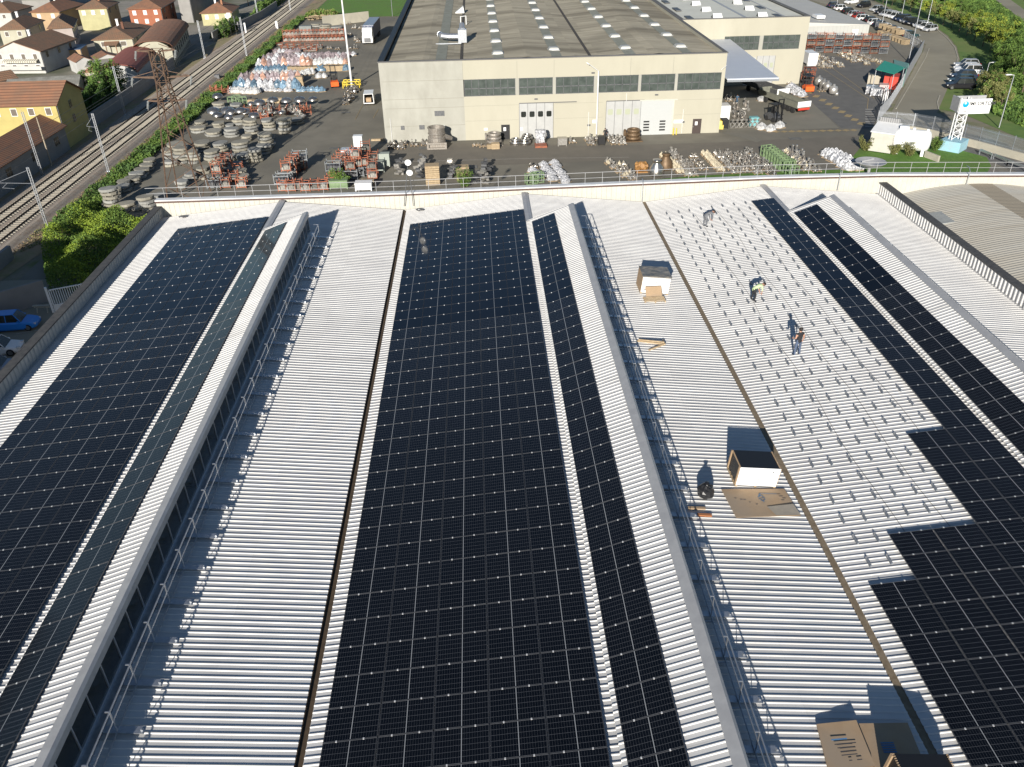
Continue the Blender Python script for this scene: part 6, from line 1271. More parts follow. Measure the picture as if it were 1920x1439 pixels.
# ------------------------------------------------------------------ cars
def loft(mb, st):
    """st: list of rings, each the same length"""
    k = len(st[0]); vs = [p for r in st for p in r]
    mb.add(vs, [(j*k+i,j*k+(i+1)%k,(j+1)*k+(i+1)%k,(j+1)*k+i) for j in range(len(st)-1) for i in range(k)]+[tuple(range(k-1,-1,-1)), tuple(range((len(st)-1)*k,len(st)*k))])
M_paint = mat('car_paint', (.02,.02,.022), rough=.28, spec=.6); M_hub = mat('hub', (.3,.3,.31), rough=.3, metal=.8); M_lamp = mat('lamp_glass', (.6,.6,.6), rough=.1); M_tail = mat('tail_lamp', (.35,.01,.01), rough=.2)
def paint(c): return mat('paint_%d_%d_%d' % tuple(int(v*999) for v in c), c, rough=.28, spec=.6)
def car_proto(kind):
    t = thing('parked_car'); L, Wc = (4.3, .88) if kind == 0 else (4.6, .92); hb = .86 if kind == 0 else .98; ht = 1.48 if kind == 0 else 1.68
    mb = MB(); mb.smooth = False; st = []
    for x, zb, zt, w in ((-L/2,.38,.72,.70),(-L/2+.12,.26,hb-.02,.82),(-L/2+.7,.20,hb+.04,Wc),(-.6,.18,hb+.02,Wc),(.6,.18,hb-.01,Wc),(L/2-1.05,.20,hb-.03,Wc),(L/2-.35,.24,hb-.14,.82),(L/2-.05,.34,hb-.28,.66),(L/2,.40,.58,.55)):
        st.append([(x,-w*.92,zb),(x,w*.92,zb),(x,w,zb+.16),(x,w*.99,zt-.14),(x,w*.88,zt),(x,-w*.88,zt),(x,-w*.99,zt-.14),(x,-w,zb+.16)])
    loft(mb, st); mb.m = 0
    rear = -L/2+(.30 if kind else .28)
    mb.add([(rear+.35,-.60,ht),(rear+.35,.60,ht),(.45,.62,ht),(.45,-.62,ht),(rear+.40,-.56,ht+.035),(rear+.40,.56,ht+.035),(.36,.57,ht+.035),(.36,-.57,ht+.035)], [(0,3,2,1),(4,5,6,7),(0,1,5,4),(1,2,6,5),(2,3,7,6),(3,0,4,7)])
    for s in (-1,1):
        for a, b in (((rear+.02,s*.80,hb),(rear+.36,s*.61,ht)),((-.30,s*.815,hb),(-.30,s*.625,ht)),((.98,s*.80,hb-.02),(.45,s*.62,ht))): mb.bar(a,b,.06,.06)
    for s in (-1,1): mb.cbox(.80,s*.93,hb+.05,.16,.16,.12)
    body = mb.obj('body', M_paint, t)
    mb = MB(); loft(mb, [[(x,-w0,z0),(x,w0,z0),(x2,w1,z1),(x2,-w1,z1)] for x,x2,w0,w1,z0,z1 in ((rear+.0,rear+.34,.78,.59,hb-.02,ht-.01),(-.3,-.3,.81,.62,hb-.02,ht),(1.05,.46,.79,.60,hb-.04,ht-.01))]); mb.obj('windows', M_glassd, t)
    for x in (-L/2+.78, L/2-.82):
        for s in (-1,1):
            mb = MB(); mb.tube((x,s*.70,.33),(x,s*.895,.33),.33,n=16); w = mb.obj('wheel', M_rubber, t); mb = MB(); mb.tube((x,s*.89,.33),(x,s*.905,.33),.21,n=12); mb.obj('rim', M_hub, w)
    for s in (-1,1):
        mb = MB(); mb.cbox(L/2-.18,s*.58,.66,.25,.26,.14); mb.obj('headlight', M_lamp, t); mb = MB(); mb.cbox(-L/2+.06,s*.66,.80,.10,.20,.2); mb.obj('tail_light', M_tail, t)
    return t
CARP = [car_proto(0), car_proto(1)]
CC = dict(black=(.012,.012,.014), white=(.72,.72,.71), silver=(.40,.41,.42), navy=(.02,.03,.06), grey=(.13,.135,.14), teal=(.02,.05,.055), red=(.30,.03,.02), blue=(.02,.20,.62), slate=(.22,.26,.33))
def car(x, y, col, rz, kind, label, group=None, z=.06, p=None, sc=1.0):
    p = p or G(x,y,.4); o = place(CARP[kind], (p.x,p.y,z), rz, sc, mats=[(M_paint, paint(CC[col]))], label=label, cat='car', **({'group':group} if group else {})); return o
a1 = R(12)
rowA = [(1596,5,'white',1),(1619,12,'black',1),(1643,19,'silver',0),(1652,24,'black',0),(1661,28,'silver',0),(1670,30,'white',0),(1678,32,'white',0),(1686,36,'navy',0),(1694,38,'navy',1),(1701,41,'grey',0),(1709,44,'black',1),(1718,46,'black',0),(1726,49,'silver',0),(1734,52,'white',0),(1743,56,'silver',0)]
for i, (x,y,c,k) in enumerate(rowA): car(x, y, c, pi+a1+.25, k, '%s car parked along the grass bank, %s from the top in the far row' % (c,nth(i)), 'cars parked along the grass bank')
rowB = [(1565,12,'navy',0),(1578,17,'white',0),(1592,23,'black',0),(1604,29,'silver',0),(1613,32,'red',0),(1620,36,'white',0),(1634,40,'black',0),(1642,44,'white',0),(1652,48,'navy',0),(1662,53,'white',0),(1673,57,'navy',0),(1684,61,'white',0),(1694,65,'silver',0),(1705,69,'teal',1)]
for i, (x,y,c,k) in enumerate(rowB): car(x, y, c, a1-.05, k, '%s car parked behind the mesh fence, %s from the top in the near row' % (c,nth(i)), 'cars parked behind the mesh fence')
for i, (x,y,c,k) in enumerate(((1812,124,'silver',0),(1812,131,'white',0),(1816,137,'white',1),(1806,145,'navy',0),(1802,154,'teal',0),(1800,163,'black',1))): car(x, y, c, pi-.18, k, '%s car in the short row of six beside the outer road, %s from the top' % (c,nth(i)), 'short row of six cars beside the outer road', sc=1.12)
car(26, 604, 'blue', .10, 1, 'bright blue car parked by the wall at the left edge', p=G(26,606,.6), sc=.98)
car(2, 648, 'white', .12, 0, 'white car cut by the left frame edge below the blue car', p=G(-6,652,.6)); car(0, 685, 'slate', .12, 0, 'slate blue car cut by the left frame edge, lowest of the three', p=G(-14,688,.6))
mb = MB()
for y in (575,620,660): a, b = G(30,y+8), G(110,y-6); mb.bar((a.x,a.y,.07),(b.x,b.y,.07),.1,.006)
mb.obj('bay_lines', mat('bay_white', (.4,.38,.33), rough=.9), kind='structure')
p = G(80,588); mb = MB()
for s in (-.5,.5): mb.bar((s,0,0),(s,.3,.8),.07,.07)
mb.bar((-.8,.15,.75),(.8,.15,.75),.25,.06); mb.bar((-.8,.3,.5),(.8,.3,.5),.06,.12); mb.obj('trestle_bench', M_pconc, loc=(p.x,p.y,.03), label='pale sawhorse barrier standing by the wall near the blue car', cat='barrier')
# open backed white van by the warehouse corner
p = G(693,194); t = thing('pickup_van', (p.x,p.y+.3,.03), label='white van with its open black rear facing the camera beside the warehouse corner', cat='van'); t.rotation_euler = (0,0,pi/2+.06)
mb = MB(); mb.box(-2.3,-.95,.35,2.3,.95,.5); mb.add([(-2.3,-.95,.5),(-2.3,-.85,.5),(-2.1,-.75,1.95),(-2.1,-.85,1.95),(2.0,-.95,.5),(2.0,-.85,.5),(1.2,-.75,1.95),(1.2,-.85,1.95)], [(0,1,2,3),(4,7,6,5),(0,3,7,4),(1,5,6,2)]); mb.add([(-2.3,.95,.5),(-2.3,.85,.5),(-2.1,.75,1.95),(-2.1,.85,1.95),(2.0,.95,.5),(2.0,.85,.5),(1.2,.75,1.95),(1.2,.85,1.95)], [(0,3,2,1),(4,5,6,7),(0,4,7,3),(1,2,6,5)]); mb.box(-2.15,-.86,1.93,1.25,.86,2.02); mb.box(1.4,-.9,.5,2.3,.9,1.1); mb.obj('body', M_white_p, t)
mb = MB(); mb.box(1.05,-.8,.5,1.1,.8,1.9); mb.box(-2.2,-.84,.5,1.0,.84,.55); mb.obj('interior', M_black, t); mb = MB(); mb.box(-1.8,-.4,.55,-.9,.5,1.2); mb.obj('load', M_card, t)
for x in (-1.5,1.5):
    for s in (-1,1): mb = MB(); mb.tube((x,s*.75,.35),(x,s*.96,.35),.35,n=14); mb.obj('wheel', M_rubber, t)
# lorry
p = G(690,85); t = thing('lorry', (p.x,p.y,.03), label='white articulated lorry with blue curtain trailer facing the camera', cat='lorry'); t.rotation_euler = (0,0,-.03)
mb = MB(); st = []
mb.add([(-1.25,.0,.5),(1.25,.0,.5),(1.25,2.2,.5),(-1.25,2.2,.5),(-1.25,.0,2.0),(1.25,.0,2.0),(1.2,.25,2.9),(-1.2,.25,2.9),(-1.15,.7,3.7),(1.15,.7,3.7),(1.15,2.2,3.8),(-1.15,2.2,3.8),(1.25,2.2,2.9),(-1.25,2.2,2.9)], [(0,1,5,4),(7,6,9,8),(8,9,10,11),(1,2,12,6,5),(12,10,9,6),(3,0,4,7,13),(13,7,8,11),(0,3,2,1),(3,13,11,10,12,2)])
cb = mb.obj('cab', M_white_p, t); mb = MB(); mb.add([(-1.15,-.02,2.0),(1.15,-.02,2.0),(1.1,.22,2.88),(-1.1,.22,2.88)], [(0,1,2,3)]); mb.obj('windscreen', M_glassd, cb); mb = MB(); mb.box(-.8,-.05,.6,.8,0,1.6); mb.obj('grille', M_steel, cb)
for s in (-1,1): mb = MB(); mb.box(s*.95-.22,-.04,.75,s*.95+.22,.0,1.0); mb.obj('headlight', M_lamp, cb)
mb = MB(); mb.box(-1.28,2.8,1.2,1.28,16,4.0); mb.obj('curtain', mat('navy_curtain', (.02,.03,.08), (.03,.045,.11), sc=1, rough=.5), t); mb = MB(); mb.box(-1.29,2.75,4.0,1.29,16.05,4.06); mb.obj('trailer_roof', M_galv, t)
for y in (1.2,4.5,12,13.3,14.6):
    for s in (-1,1): mb = MB(); mb.tube((s*.9,y,.5),(s*1.24,y,.5),.5,n=14); mb.obj('wheel', M_rubber, t)
# flat bed trailer and truck under the canopy
def wagon(x, y, rz, L, label, load, col):
    p = G(x,y); t = thing('flatbed_trailer', (p.x,p.y,.03), rz, label=label, cat='trailer'); mb = MB(); mb.box(-1.25,0,1.0,1.25,L,1.2); mb.box(-1.27,0,1.2,-1.2,L,1.9); mb.box(1.2,0,1.2,1.27,L,1.9); mb.box(-1.25,L-.1,1.2,1.25,L,2.2); mb.obj('bed', M_steel if col else mat('trailer_green', (.19,.19,.15), (.15,.15,.12), sc=2, rough=.7), t)
    mb = MB(); mb.box(-1.27,-.06,1.2,1.27,.02,2.1); mb.obj('tail_board', M_white_p, t); mb = MB(); mb.box(-1.1,-.1,.7,1.1,-.02,1.05); mb.obj('tail_lights', M_red, t)
    for yy in (1.4,2.7,4.0,L-2):
        for s in (-1,1): mb = MB(); mb.tube((s*.9,yy,.5),(s*1.22,yy,.5),.5,n=14); mb.obj('wheel', M_rubber, t)
    return t
wagon(1505,215,.28,11.5,'flatbed trailer with white tailboard carrying silver bales on the apron',True,0)
wagon(1466,190,.30,11,'grey truck trailer with many wheels parked under the canopy edge',False,1)
for i in range(5): p = G(1497-i*4.5,191-i*3.2); link('wrapped_load', RND.choice(WR['clear']), None, (p.x-.3,p.y-1.5,1.25), .3, (1.2,1.2,.8), label='silver wrapped bale lying on the flatbed trailer', cat='wrapped load', group='silver bales on the flatbed trailer')
# forklifts
def forklift(x, y, rz, m, label, sc=1.0):
    p = G(x,y); t = thing('forklift', (p.x,p.y,.03), rz, sc, label=label, cat='forklift'); mb = MB(); mb.add([(-1.2,-.6,.25),(.7,-.6,.25),(.7,.6,.25),(-1.2,.6,.25),(-1.2,-.6,.9),(-.3,-.6,1.05),(-.3,.6,1.05),(-1.2,.6,.9),(.7,-.6,.55),(.7,.6,.55)], [(0,3,2,1),(4,5,6,7),(0,1,8,5,4),(3,7,6,9,2),(0,4,7,3),(1,2,9,8),(5,8,9,6)]); mb.obj('body', m, t)
    mb = MB()
    for s in (-.55,.55): mb.bar((-.9,s,.95),(-.75,s,2.15),.07,.07); mb.bar((.6,s,.6),(.35,s,2.15),.07,.07)
    mb.box(-.85,-.6,2.12,.45,.6,2.2); mb.obj('overhead_guard', M_black, t)
    mb = MB()
    for s in (-.38,.38): mb.box(.85,s-.06,.1,.97,s+.06,3.0)
    mb.box(.85,-.4,2.9,.97,.4,3.0); mb.box(.97,-.5,.5,1.05,.5,.6); mb.box(.97,-.5,1.0,1.05,.5,1.08); mb.obj('mast', M_black, t); mb = MB()
    for s in (-.3,.3): mb.box(1.0,s-.06,.12,2.1,s+.06,.17)
    mb.obj('forks', M_steel, t); mb = MB(); mb.box(-.5,-.25,1.0,-.1,.25,1.3); mb.box(-.6,-.25,1.2,-.5,.25,1.8); mb.obj('seat', M_black, t)
    for x_ in (-.8,.5):
        for s in (-1,1): mb = MB(); mb.tube((x_,s*.45,.32),(x_,s*.66,.32),.32,n=14); mb.obj('wheel', M_rubber, t)
    return t
forklift(628,163,pi*.56,M_fork,'orange forklift with black mast working at the wrapped rows',1.25); forklift(1512,172,pi*.5,M_fork,'orange forklift at the corner of the second warehouse',1.3); forklift(1451,228,-1.2,M_steel,'black forklift carrying a white load on the apron',1.25)
p = G(1519,124); mb = MB(); mb.box(-1,-1,.5,1,3,2.6); mb.tube((-.9,-.5,.4),(.9,-.5,.4),.4,n=12); mb.obj('box_van', M_white_p, loc=(p.x,p.y,.03), label='small white box van beyond the orange forklift', cat='van')
for k,(x,y) in enumerate(((1508,148),(1504,156))): single('steel_rack', lambda mb: [mb.box(a,b,0,a+.1,b+.1,2.2) for a in (-1,.9) for b in (-.6,.5)]+[mb.box(-1,-.6,z_,1,.6,z_+.1) for z_ in (.2,1.2,2.0)] and None, x+8, y, 'orange upright rack behind the corner forklift, %s' % ['rear','front'][k], 'rack', M_orange)
# ------------------------------------------------------------------ people
def person(label, loc, rz, pose, shirt, trousers, hair, sc=1.0, zones=None):
    """one continuous skinned body; joints in metres, x right, y forward"""
    J = dict(pose); names = list(J.keys()); idx = {n:i for i,n in enumerate(names)}
    rad = dict(pel=.135,sp=.125,ch=.15,nk=.058,hd=.085,ht=.095,tp=.045,hl=.10,hr=.10,kl=.062,kr=.062,al=.045,ar=.045,tl=.035,tr=.035,sl=.075,sr=.075,el=.045,er=.045,wl=.030,wr=.030,ml=.034,mr=.034)
    E_ = [('pel','sp'),('sp','ch'),('ch','nk'),('nk','hd'),('hd','ht'),('pel','hl'),('pel','hr'),('hl','kl'),('hr','kr'),('kl','al'),('kr','ar'),('al','tl'),('ar','tr'),('ch','sl'),('ch','sr'),('sl','el'),('sr','er'),('el','wl'),('er','wr'),('wl','ml'),('wr','mr')]
    me = D.meshes.new('sk'); me.from_pydata([J[n] for n in names], [(idx[a],idx[b]) for a,b in E_], [])
    o = D.objects.new('sk', me); COL.objects.link(o); m = o.modifiers.new('s','SKIN'); m.use_smooth_shade = True
    for n in names: me.skin_vertices[0].data[idx[n]].radius = (rad[n],rad[n]*(.75 if n in ('pel','sp','ch') else 1))
    me.skin_vertices[0].data[idx['pel']].use_root = True
    o.modifiers.new('u','SUBSURF').levels = 1
    dg = bpy.context.evaluated_depsgraph_get(); ev = o.evaluated_get(dg); body = D.meshes.new_from_object(ev); D.objects.remove(o)
    body.materials.clear()
    for mm in (M_skin, shirt, trousers, M_black): body.materials.append(mm)
    seg = [(Vector(J[a]),Vector(J[b]),a,b) for a,b in E_]
    zone = {('pel','sp'):1,('sp','ch'):1,('ch','nk'):1,('nk','hd'):0,('hd','ht'):0,('pel','hl'):2,('pel','hr'):2,('hl','kl'):2,('hr','kr'):2,('kl','al'):2,('kr','ar'):2,('al','tl'):3,('ar','tr'):3,('ch','sl'):1,('ch','sr'):1,('sl','el'):1,('sr','er'):1,('el','wl'):0,('er','wr'):0,('wl','ml'):0,('wr','mr'):0}
    if zones: zone.update(zones)
    for f in body.polygons:
        c = f.center; best = None
        for a, b, na, nb in seg:
            d = b-a; t_ = max(0,min(1,(c-a).dot(d)/max(d.dot(d),1e-6))); q = (c-a-d*t_).length-min(rad[na],rad[nb])*.8
            if best is None or q < best[0]: best = (q,zone[(na,nb)])
        f.material_index = best[1]; f.use_smooth = True
    bm = bmesh.new(); bm.from_mesh(body)                 # hands with four fingers and a thumb, nose and ears, all in the body mesh
    h = MB()
    for s in ('l','r'):
        w_, hnd = Vector(J['w'+s]), Vector(J['m'+s]); d = (hnd-w_).normalized(); sd = d.cross(Vector((0,1,.3))).normalized()
        for i, (L_, off) in enumerate(((.070,-.030),(.082,-.010),(.076,.010),(.060,.030))):
            a = hnd+sd*off; b = a+d*L_*.55; c = b+(d+Vector((0,.5,-.3))).normalized()*L_*.45; h.tube(a,b,.0095,.009,5); h.tube(b,c,.009,.007,5)
        a = w_.lerp(hnd,.5)-sd*.03; b = a-sd*.035+d*.035; h.tube(a,b,.011,.009,5); h.tube(b,b+d*.03,.009,.008,5)
    hd, ht_ = Vector(J['hd']), Vector(J['ht']); ax = (ht_-hd).normalized(); fwd = Vector(J['tp'])-ht_ if 'tp' in J else Vector((0,1,0)); fwd = (fwd-ax*fwd.dot(ax)).normalized(); mid = hd.lerp(ht_,.5); sdv = ax.cross(fwd)
    h.tube(mid+fwd*.09,mid+fwd*.125-ax*.02,.018,.014,6)
    for s in (-1,1): h.tube(mid+sdv*s*.088,mid+sdv*s*.105,.03,.022,7)
    n0 = len(body.vertices); me2 = h.mesh('x', M_skin, fix=False); bm.from_mesh(me2); bm.to_mesh(body); bm.free()
    o = link('person', body, None, loc, rz, sc, label=label, cat='person')
    mb = MB(); mb.smooth = True; c = mid+ax*.03-fwd*.018; mb.blob(c, .118, 12, 7, .03, (.95,1.02,1)); hr = mb.obj('hair', hair, o)
    mb = MB()
    for s in (-1,1): mb.cbox(*(mid+fwd*.105+sdv*s*.033+ax*.0),.018,.012,.01)
    mb.cbox(*(mid+fwd*.103-ax*.06),.045,.012,.01); mb.obj('face_features', M_black, o)
    return o
STAND = dict(pel=(0,0,.95),sp=(0,.0,1.12),ch=(0,.01,1.36),nk=(0,.02,1.50),hd=(0,.03,1.58),ht=(0,.04,1.70),tp=(0,.12,1.68),hl=(-.10,0,.90),hr=(.10,0,.90),kl=(-.13,.03,.50),kr=(.14,.02,.50),al=(-.15,-.02,.09),ar=(.17,-.03,.09),tl=(-.16,.16,.04),tr=(.19,.14,.04),sl=(-.19,.0,1.42),sr=(.19,0,1.42),el=(-.26,-.02,1.14),er=(.26,-.03,1.14),wl=(-.24,.20,1.05),wr=(.27,.06,.90),ml=(-.22,.29,1.05),mr=(.27,.09,.82))
BEND = dict(pel=(0,-.12,.86),sp=(0,.06,.97),ch=(0,.30,1.04),nk=(0,.43,1.06),hd=(0,.51,1.06),ht=(0,.62,1.04),tp=(0,.63,.94),hl=(-.10,-.12,.82),hr=(.10,-.12,.82),kl=(-.13,-.03,.46),kr=(.13,-.02,.46),al=(-.14,-.10,.09),ar=(.15,-.09,.09),tl=(-.15,.08,.04),tr=(.16,.09,.04),sl=(-.18,.34,1.02),sr=(.18,.34,1.02),el=(-.20,.38,.76),er=(.20,.37,.76),wl=(-.12,.42,.52),wr=(.12,.42,.52),ml=(-.09,.44,.44),mr=(.09,.44,.44))
S_dk = mat('vest_black', (.018,.018,.02), rough=.8); S_jean = mat('jeans', (.06,.085,.14), (.09,.12,.19), sc=12, rough=.9); S_grey = mat('grey_cloth', (.16,.165,.175), (.13,.135,.145), sc=9, rough=.9); S_neon = mat('neon_shirt', (.50,.62,.34), rough=.8); S_hair = mat('hair_dark', (.015,.011,.009), rough=.7)
def onroof(x, y): p = PL(x,y,V2,ZV,SL); return (p.x,p.y,ZV+(p.x-V2)*SL+.03)
person('person in a black vest and blue jeans standing on the white roof', onroof(1493,668), .25, STAND, S_dk, S_jean, S_hair, 1.12, {('sl','el'):0,('sr','er'):0})
person('person in a neon yellow shirt bending down over the roof brackets', onroof(1413,566), -1.25, BEND, S_neon, S_dk, S_hair, 1.15, {('sl','el'):1})
person('person in grey work clothes bending forward at the far end of the roof', onroof(1323,426), -1.2, BEND, S_grey, S_grey, S_hair, 1.18, {('el','wl'):1,('er','wr'):1})
p = G(1134,264); person('person in dark clothes pushing a black bin before the warehouse', (p.x,p.y,.06), pi, STAND, S_dk, S_dk, S_hair, 1.05)
p = G(1127,272); mb = MB(); b_box(1.0,1.0,1.2)(mb); mb.obj('wheeled_bin', M_black, loc=(p.x,p.y,.06), label='black wheeled bin pushed by the person at the warehouse', cat='bin')
p = G(1381,198); person('person in blue overalls walking beside the canopy', (p.x,p.y,.06), 2.6, STAND, mat('overall_blue', (.05,.09,.14), rough=.9), mat('overall_blue', (.05,.09,.14)), S_hair, 1.05)
# ------------------------------------------------------------------ vegetation
import array
class Leaves:
    def __init__(s, seed=1): s.v = []; s.f = []; s.r = random.Random(seed); s.mi = []
    def leaf(s, c, sz, m=0, flat=.0):
        r = s.r; a = Vector((r.gauss(0,1),r.gauss(0,1),r.gauss(0,1)*(1-flat))).normalized(); b = a.orthogonal().normalized(); 
        b = (b*math.cos(6.28*r.random())+a.cross(b)*math.sin(6.28*r.random())).normalized(); a = a*sz; b = b*sz*r.uniform(.4,.8); o = len(s.v)
        s.v += [c-a*.5-b*.3, c+b*.5, c+a*.5, c-b*.4]; s.f.append((o,o+1,o+2,o+3)); s.mi.append(m)
    def clump(s, c, r, n, sz, m=0, sq=.8):
        for _ in range(n):
            d = Vector((s.r.gauss(0,1),s.r.gauss(0,1),s.r.gauss(0,1))).normalized()*r*(s.r.random()**.4); d.z *= sq; s.leaf(c+d, sz*s.r.uniform(.6,1.3), m)
    def mesh(s, nm, mats):
        me = D.meshes.new(nm); me.from_pydata([tuple(q) for q in s.v], [], s.f)
        for m in mats: me.materials.append(m)
        me.polygons.foreach_set('material_index', s.mi); me.update(); return me
def tree_proto(seed, h, r, mats, form='round', n=46, sz=.42, per=46):
    t = thing('tree'); rr = random.Random(seed); mb = MB(); mb.tube((0,0,0),(rr.uniform(-.2,.2),rr.uniform(-.2,.2),h*.5),.16*h/8,.08*h/8,7)
    L = Leaves(seed); cz = h*.62
    for i in range(n):
        th = rr.uniform(0,6.28); ph = math.acos(rr.uniform(-.75,1)); q = r*rr.uniform(.45,1.0)*(1 if form=='round' else .9)
        c = Vector((q*math.sin(ph)*math.cos(th), q*math.sin(ph)*math.sin(th), cz+q*math.cos(ph)*h*.40/r))
        if form == 'cone': k = 1-(c.z-h*.15)/(h*.95); c.x *= max(k,.1)*1.4; c.y *= max(k,.1)*1.4
        if i % 5 == 0: mb.tube((0,0,h*rr.uniform(.25,.5)), c, .07*h/8, .02, 5)
        L.clump(c, r*rr.uniform(.20,.36), per, sz, 0 if rr.random() < .65 else 1)
    mb.obj('trunk', M_bark, t); link('crown', L.mesh('crown', mats), t); return t
TP = dict(yellow=tree_proto(11,7.5,3.0,[M_leaf3,M_leaf2]), olive=tree_proto(12,7.0,2.8,[M_leaf4,M_leaf2]), green=tree_proto(13,8.5,3.4,[M_leaf2,M_leaf1]), dark=tree_proto(14,8.0,3.0,[M_leaf1,M_leaf2]), conifer=tree_proto(15,9.0,2.4,[M_leaf1,M_leaf4],'cone'))
TL = dict(yellow='yellow green leafy tree', olive='olive brown sparse tree', green='mid green leafy tree', dark='dark green dense tree', conifer='dark conical evergreen tree')
def tree(x, y, kind, sc, where, z=0, group='trees on the bank beyond the car park'):
    p = G(x,y); place(TP[kind], (p.x,p.y,z), RND.uniform(0,6.3), sc*RND.uniform(.92,1.08), label='%s %s' % (TL[kind], where), cat='tree', group=group)
bank = [(1640,3,'green',.5),(1655,8,'green',.55),(1672,12,'olive',.6),(1690,17,'green',.62),(1706,23,'olive',.65),(1722,28,'green',.65),(1738,35,'yellow',.65),(1752,42,'olive',.7),(1768,48,'yellow',.68),(1783,54,'olive',.7),(1798,60,'olive',.72),(1812,68,'yellow',.72),(1826,78,'olive',.75),(1842,88,'yellow',.8),(1856,98,'olive',.75),(1870,106,'yellow',.85),(1884,112,'yellow',.8),(1680,2,'yellow',.6),(1712,8,'yellow',.6),(1745,20,'green',.6),(1775,32,'yellow',.62),(1806,46,'green',.65),(1834,62,'yellow',.7),(1860,78,'yellow',.75),(1880,92,'yellow',.8),(1770,8,'dark',.5),(1800,20,'green',.5),(1835,36,'dark',.5),(1868,52,'green',.55),(1898,72,'dark',.6),(1912,98,'dark',.75),(1900,122,'dark',.8),(1885,138,'dark',.8),(1915,142,'dark',.85),(1898,160,'green',.8),(1868,158,'dark',.65),(1915,180,'green',.8),(1846,176,'olive',.6),(1862,188,'olive',.65),(1850,200,'olive',.6),(1875,205,'olive',.6),(1905,-6,'dark',.9),(1922,2,'dark',.9),(1868,140,'green',.7),(1880,180,'dark',.65)]
bank.sort(key=lambda q: q[1])
for i, (x,y,k,s) in enumerate(bank): tree(x, y, k, s, 'on the bank right of the car park, %s from the top' % nth(i))
for x, y, k, s, w_ in ((208,190,'dark',.95,'beside the small tower house'),(222,182,'dark',.8,'right of the tower house'),(173,178,'green',.55,'before the tower house'),(190,184,'green',.5,'below the tower house window'),(422,72,'dark',.55,'beside the small yellow house'),(436,66,'green',.45,'at the corner of the yellow house'),(118,98,'dark',.35,'between the white and the cream house'),(466,12,'green',.8,'behind the yellow house roof'),(480,6,'dark',.8,'at the top behind the yellow house'),(500,2,'dark',.8,'near the track at the top'),(160,105,'green',.3,'behind the blue roofed garage'),(300,66,'green',.35,'behind the long arched roof')): tree(x, y, k, s, w_, group='trees among the houses')
def hedge(nm, X0, X1, Y0, Y1, h, mats, n, sz, label, cat='hedge', seed=3, dome=True, **t):
    L = Leaves(seed); rr = L.r
    for _ in range(n):
        u, v = rr.random(), rr.random(); top = h*(min(1,6*min(u,1-u))**.5)*(min(1,8*min(v,1-v))**.5)*(.8+.2*math.sin(u*17+v*23)) if dome else h
        L.leaf(Vector(((X1-X0)*u,(Y1-Y0)*v,top*(rr.random()**.35))), sz*rr.uniform(.6,1.3), 0 if math.sin(u*31)*math.sin(v*27)+rr.gauss(0,.4) > 0 else 1)
    return link(nm, L.mesh(nm, mats), None, (X0,Y0,0), label=label, cat=cat, **t)
hedge('hedge', -72, -66, 136, 168, 4.2, [M_leaf1,M_leaf1], 15000, .5, 'dark ivy hedge between the yellow house and the railway')
hedge('hedge', -69, -64.5, 232, 252, 3.0, [M_leaf1,M_leaf2], 3500, .5, 'dark hedge behind the grey garden wall by the yellow house', seed=5)
hedge('hedge', -66, -62.5, 262, 340, 3.6, [M_leaf1,M_leaf2], 6000, .7, 'long dark hedge along the railway at the top', seed=6)
hedge('hedge', -50, -40, 262, 268, 2.0, [M_leaf2,M_leaf4], 2500, .6, 'low green bushes behind the timber heap', seed=8)
# bramble bank at the left
def scatter(nm, poly, n, sz, hfun, mats, label=None, cat=None, seed=9, kind=None, up=False):
    L = Leaves(seed); rr = L.r; xs = [q[0] for q in poly]; ys_ = [q[1] for q in poly]
    def inside(x, y):
        c = False; j = len(poly)-1
        for i in range(len(poly)):
            if (poly[i][1] > y) != (poly[j][1] > y) and x < (poly[j][0]-poly[i][0])*(y-poly[i][1])/(poly[j][1]-poly[i][1])+poly[i][0]: c = not c
            j = i
        return c
    k = 0
    while k < n:
        x, y = rr.uniform(min(xs),max(xs)), rr.uniform(min(ys_),max(ys_))
        if not inside(x,y): continue
        k += 1; top = hfun(x,y); L.leaf(Vector((x,y,top*(rr.random()**.5)+.03)), sz*rr.uniform(.6,1.4), 0 if math.sin(x*.9)*math.sin(y*.7)+rr.gauss(0,.5) > 0 else 1)
    o = link(nm, L.mesh(nm, mats)); tag(o, label, cat, None, kind); return o
bp = [tuple(G(*p,1.2).xy) for p in ((88,532),(76,470),(88,432),(130,400),(185,372),(240,402),(290,400),(250,440),(215,480),(150,530))]
scatter('bramble_bank', bp, 42000, .20, lambda x,y: 1.3+.55*math.sin(x*1.1)+.4*math.sin(y*.8+x*.3)+.25*math.sin(y*2.3), [M_leaf2, mat('leaf_lime', (.17,.25,.03), (.23,.30,.04), sc=1.5, rough=.8, spec=.2)], 'bright green bramble covered bank beside the roof edge at the left', 'bushes', kind='stuff')
scatter('grass_strip', [(-52.6,96),(-49.3,98),(-49.3,262),(-51.6,262)], 26000, .42, lambda x,y: .7+.3*math.sin(y*.7), [M_leaf2, mat('leaf_fresh', (.07,.13,.03), rough=.85)], 'tall green weeds along the edge of the yard by the railway', 'weeds', 12, 'stuff')
scatter('scrub', [(-53.6,88),(-51.0,92),(-51.0,262),(-53.6,262)], 12000, .22, lambda x,y: .22, [mat('leaf_dry', (.24,.17,.11), (.17,.125,.075), sc=2, rough=.9), M_leaf4], 'dry brown scrub beside the ballast', 'scrub', 13, 'stuff')
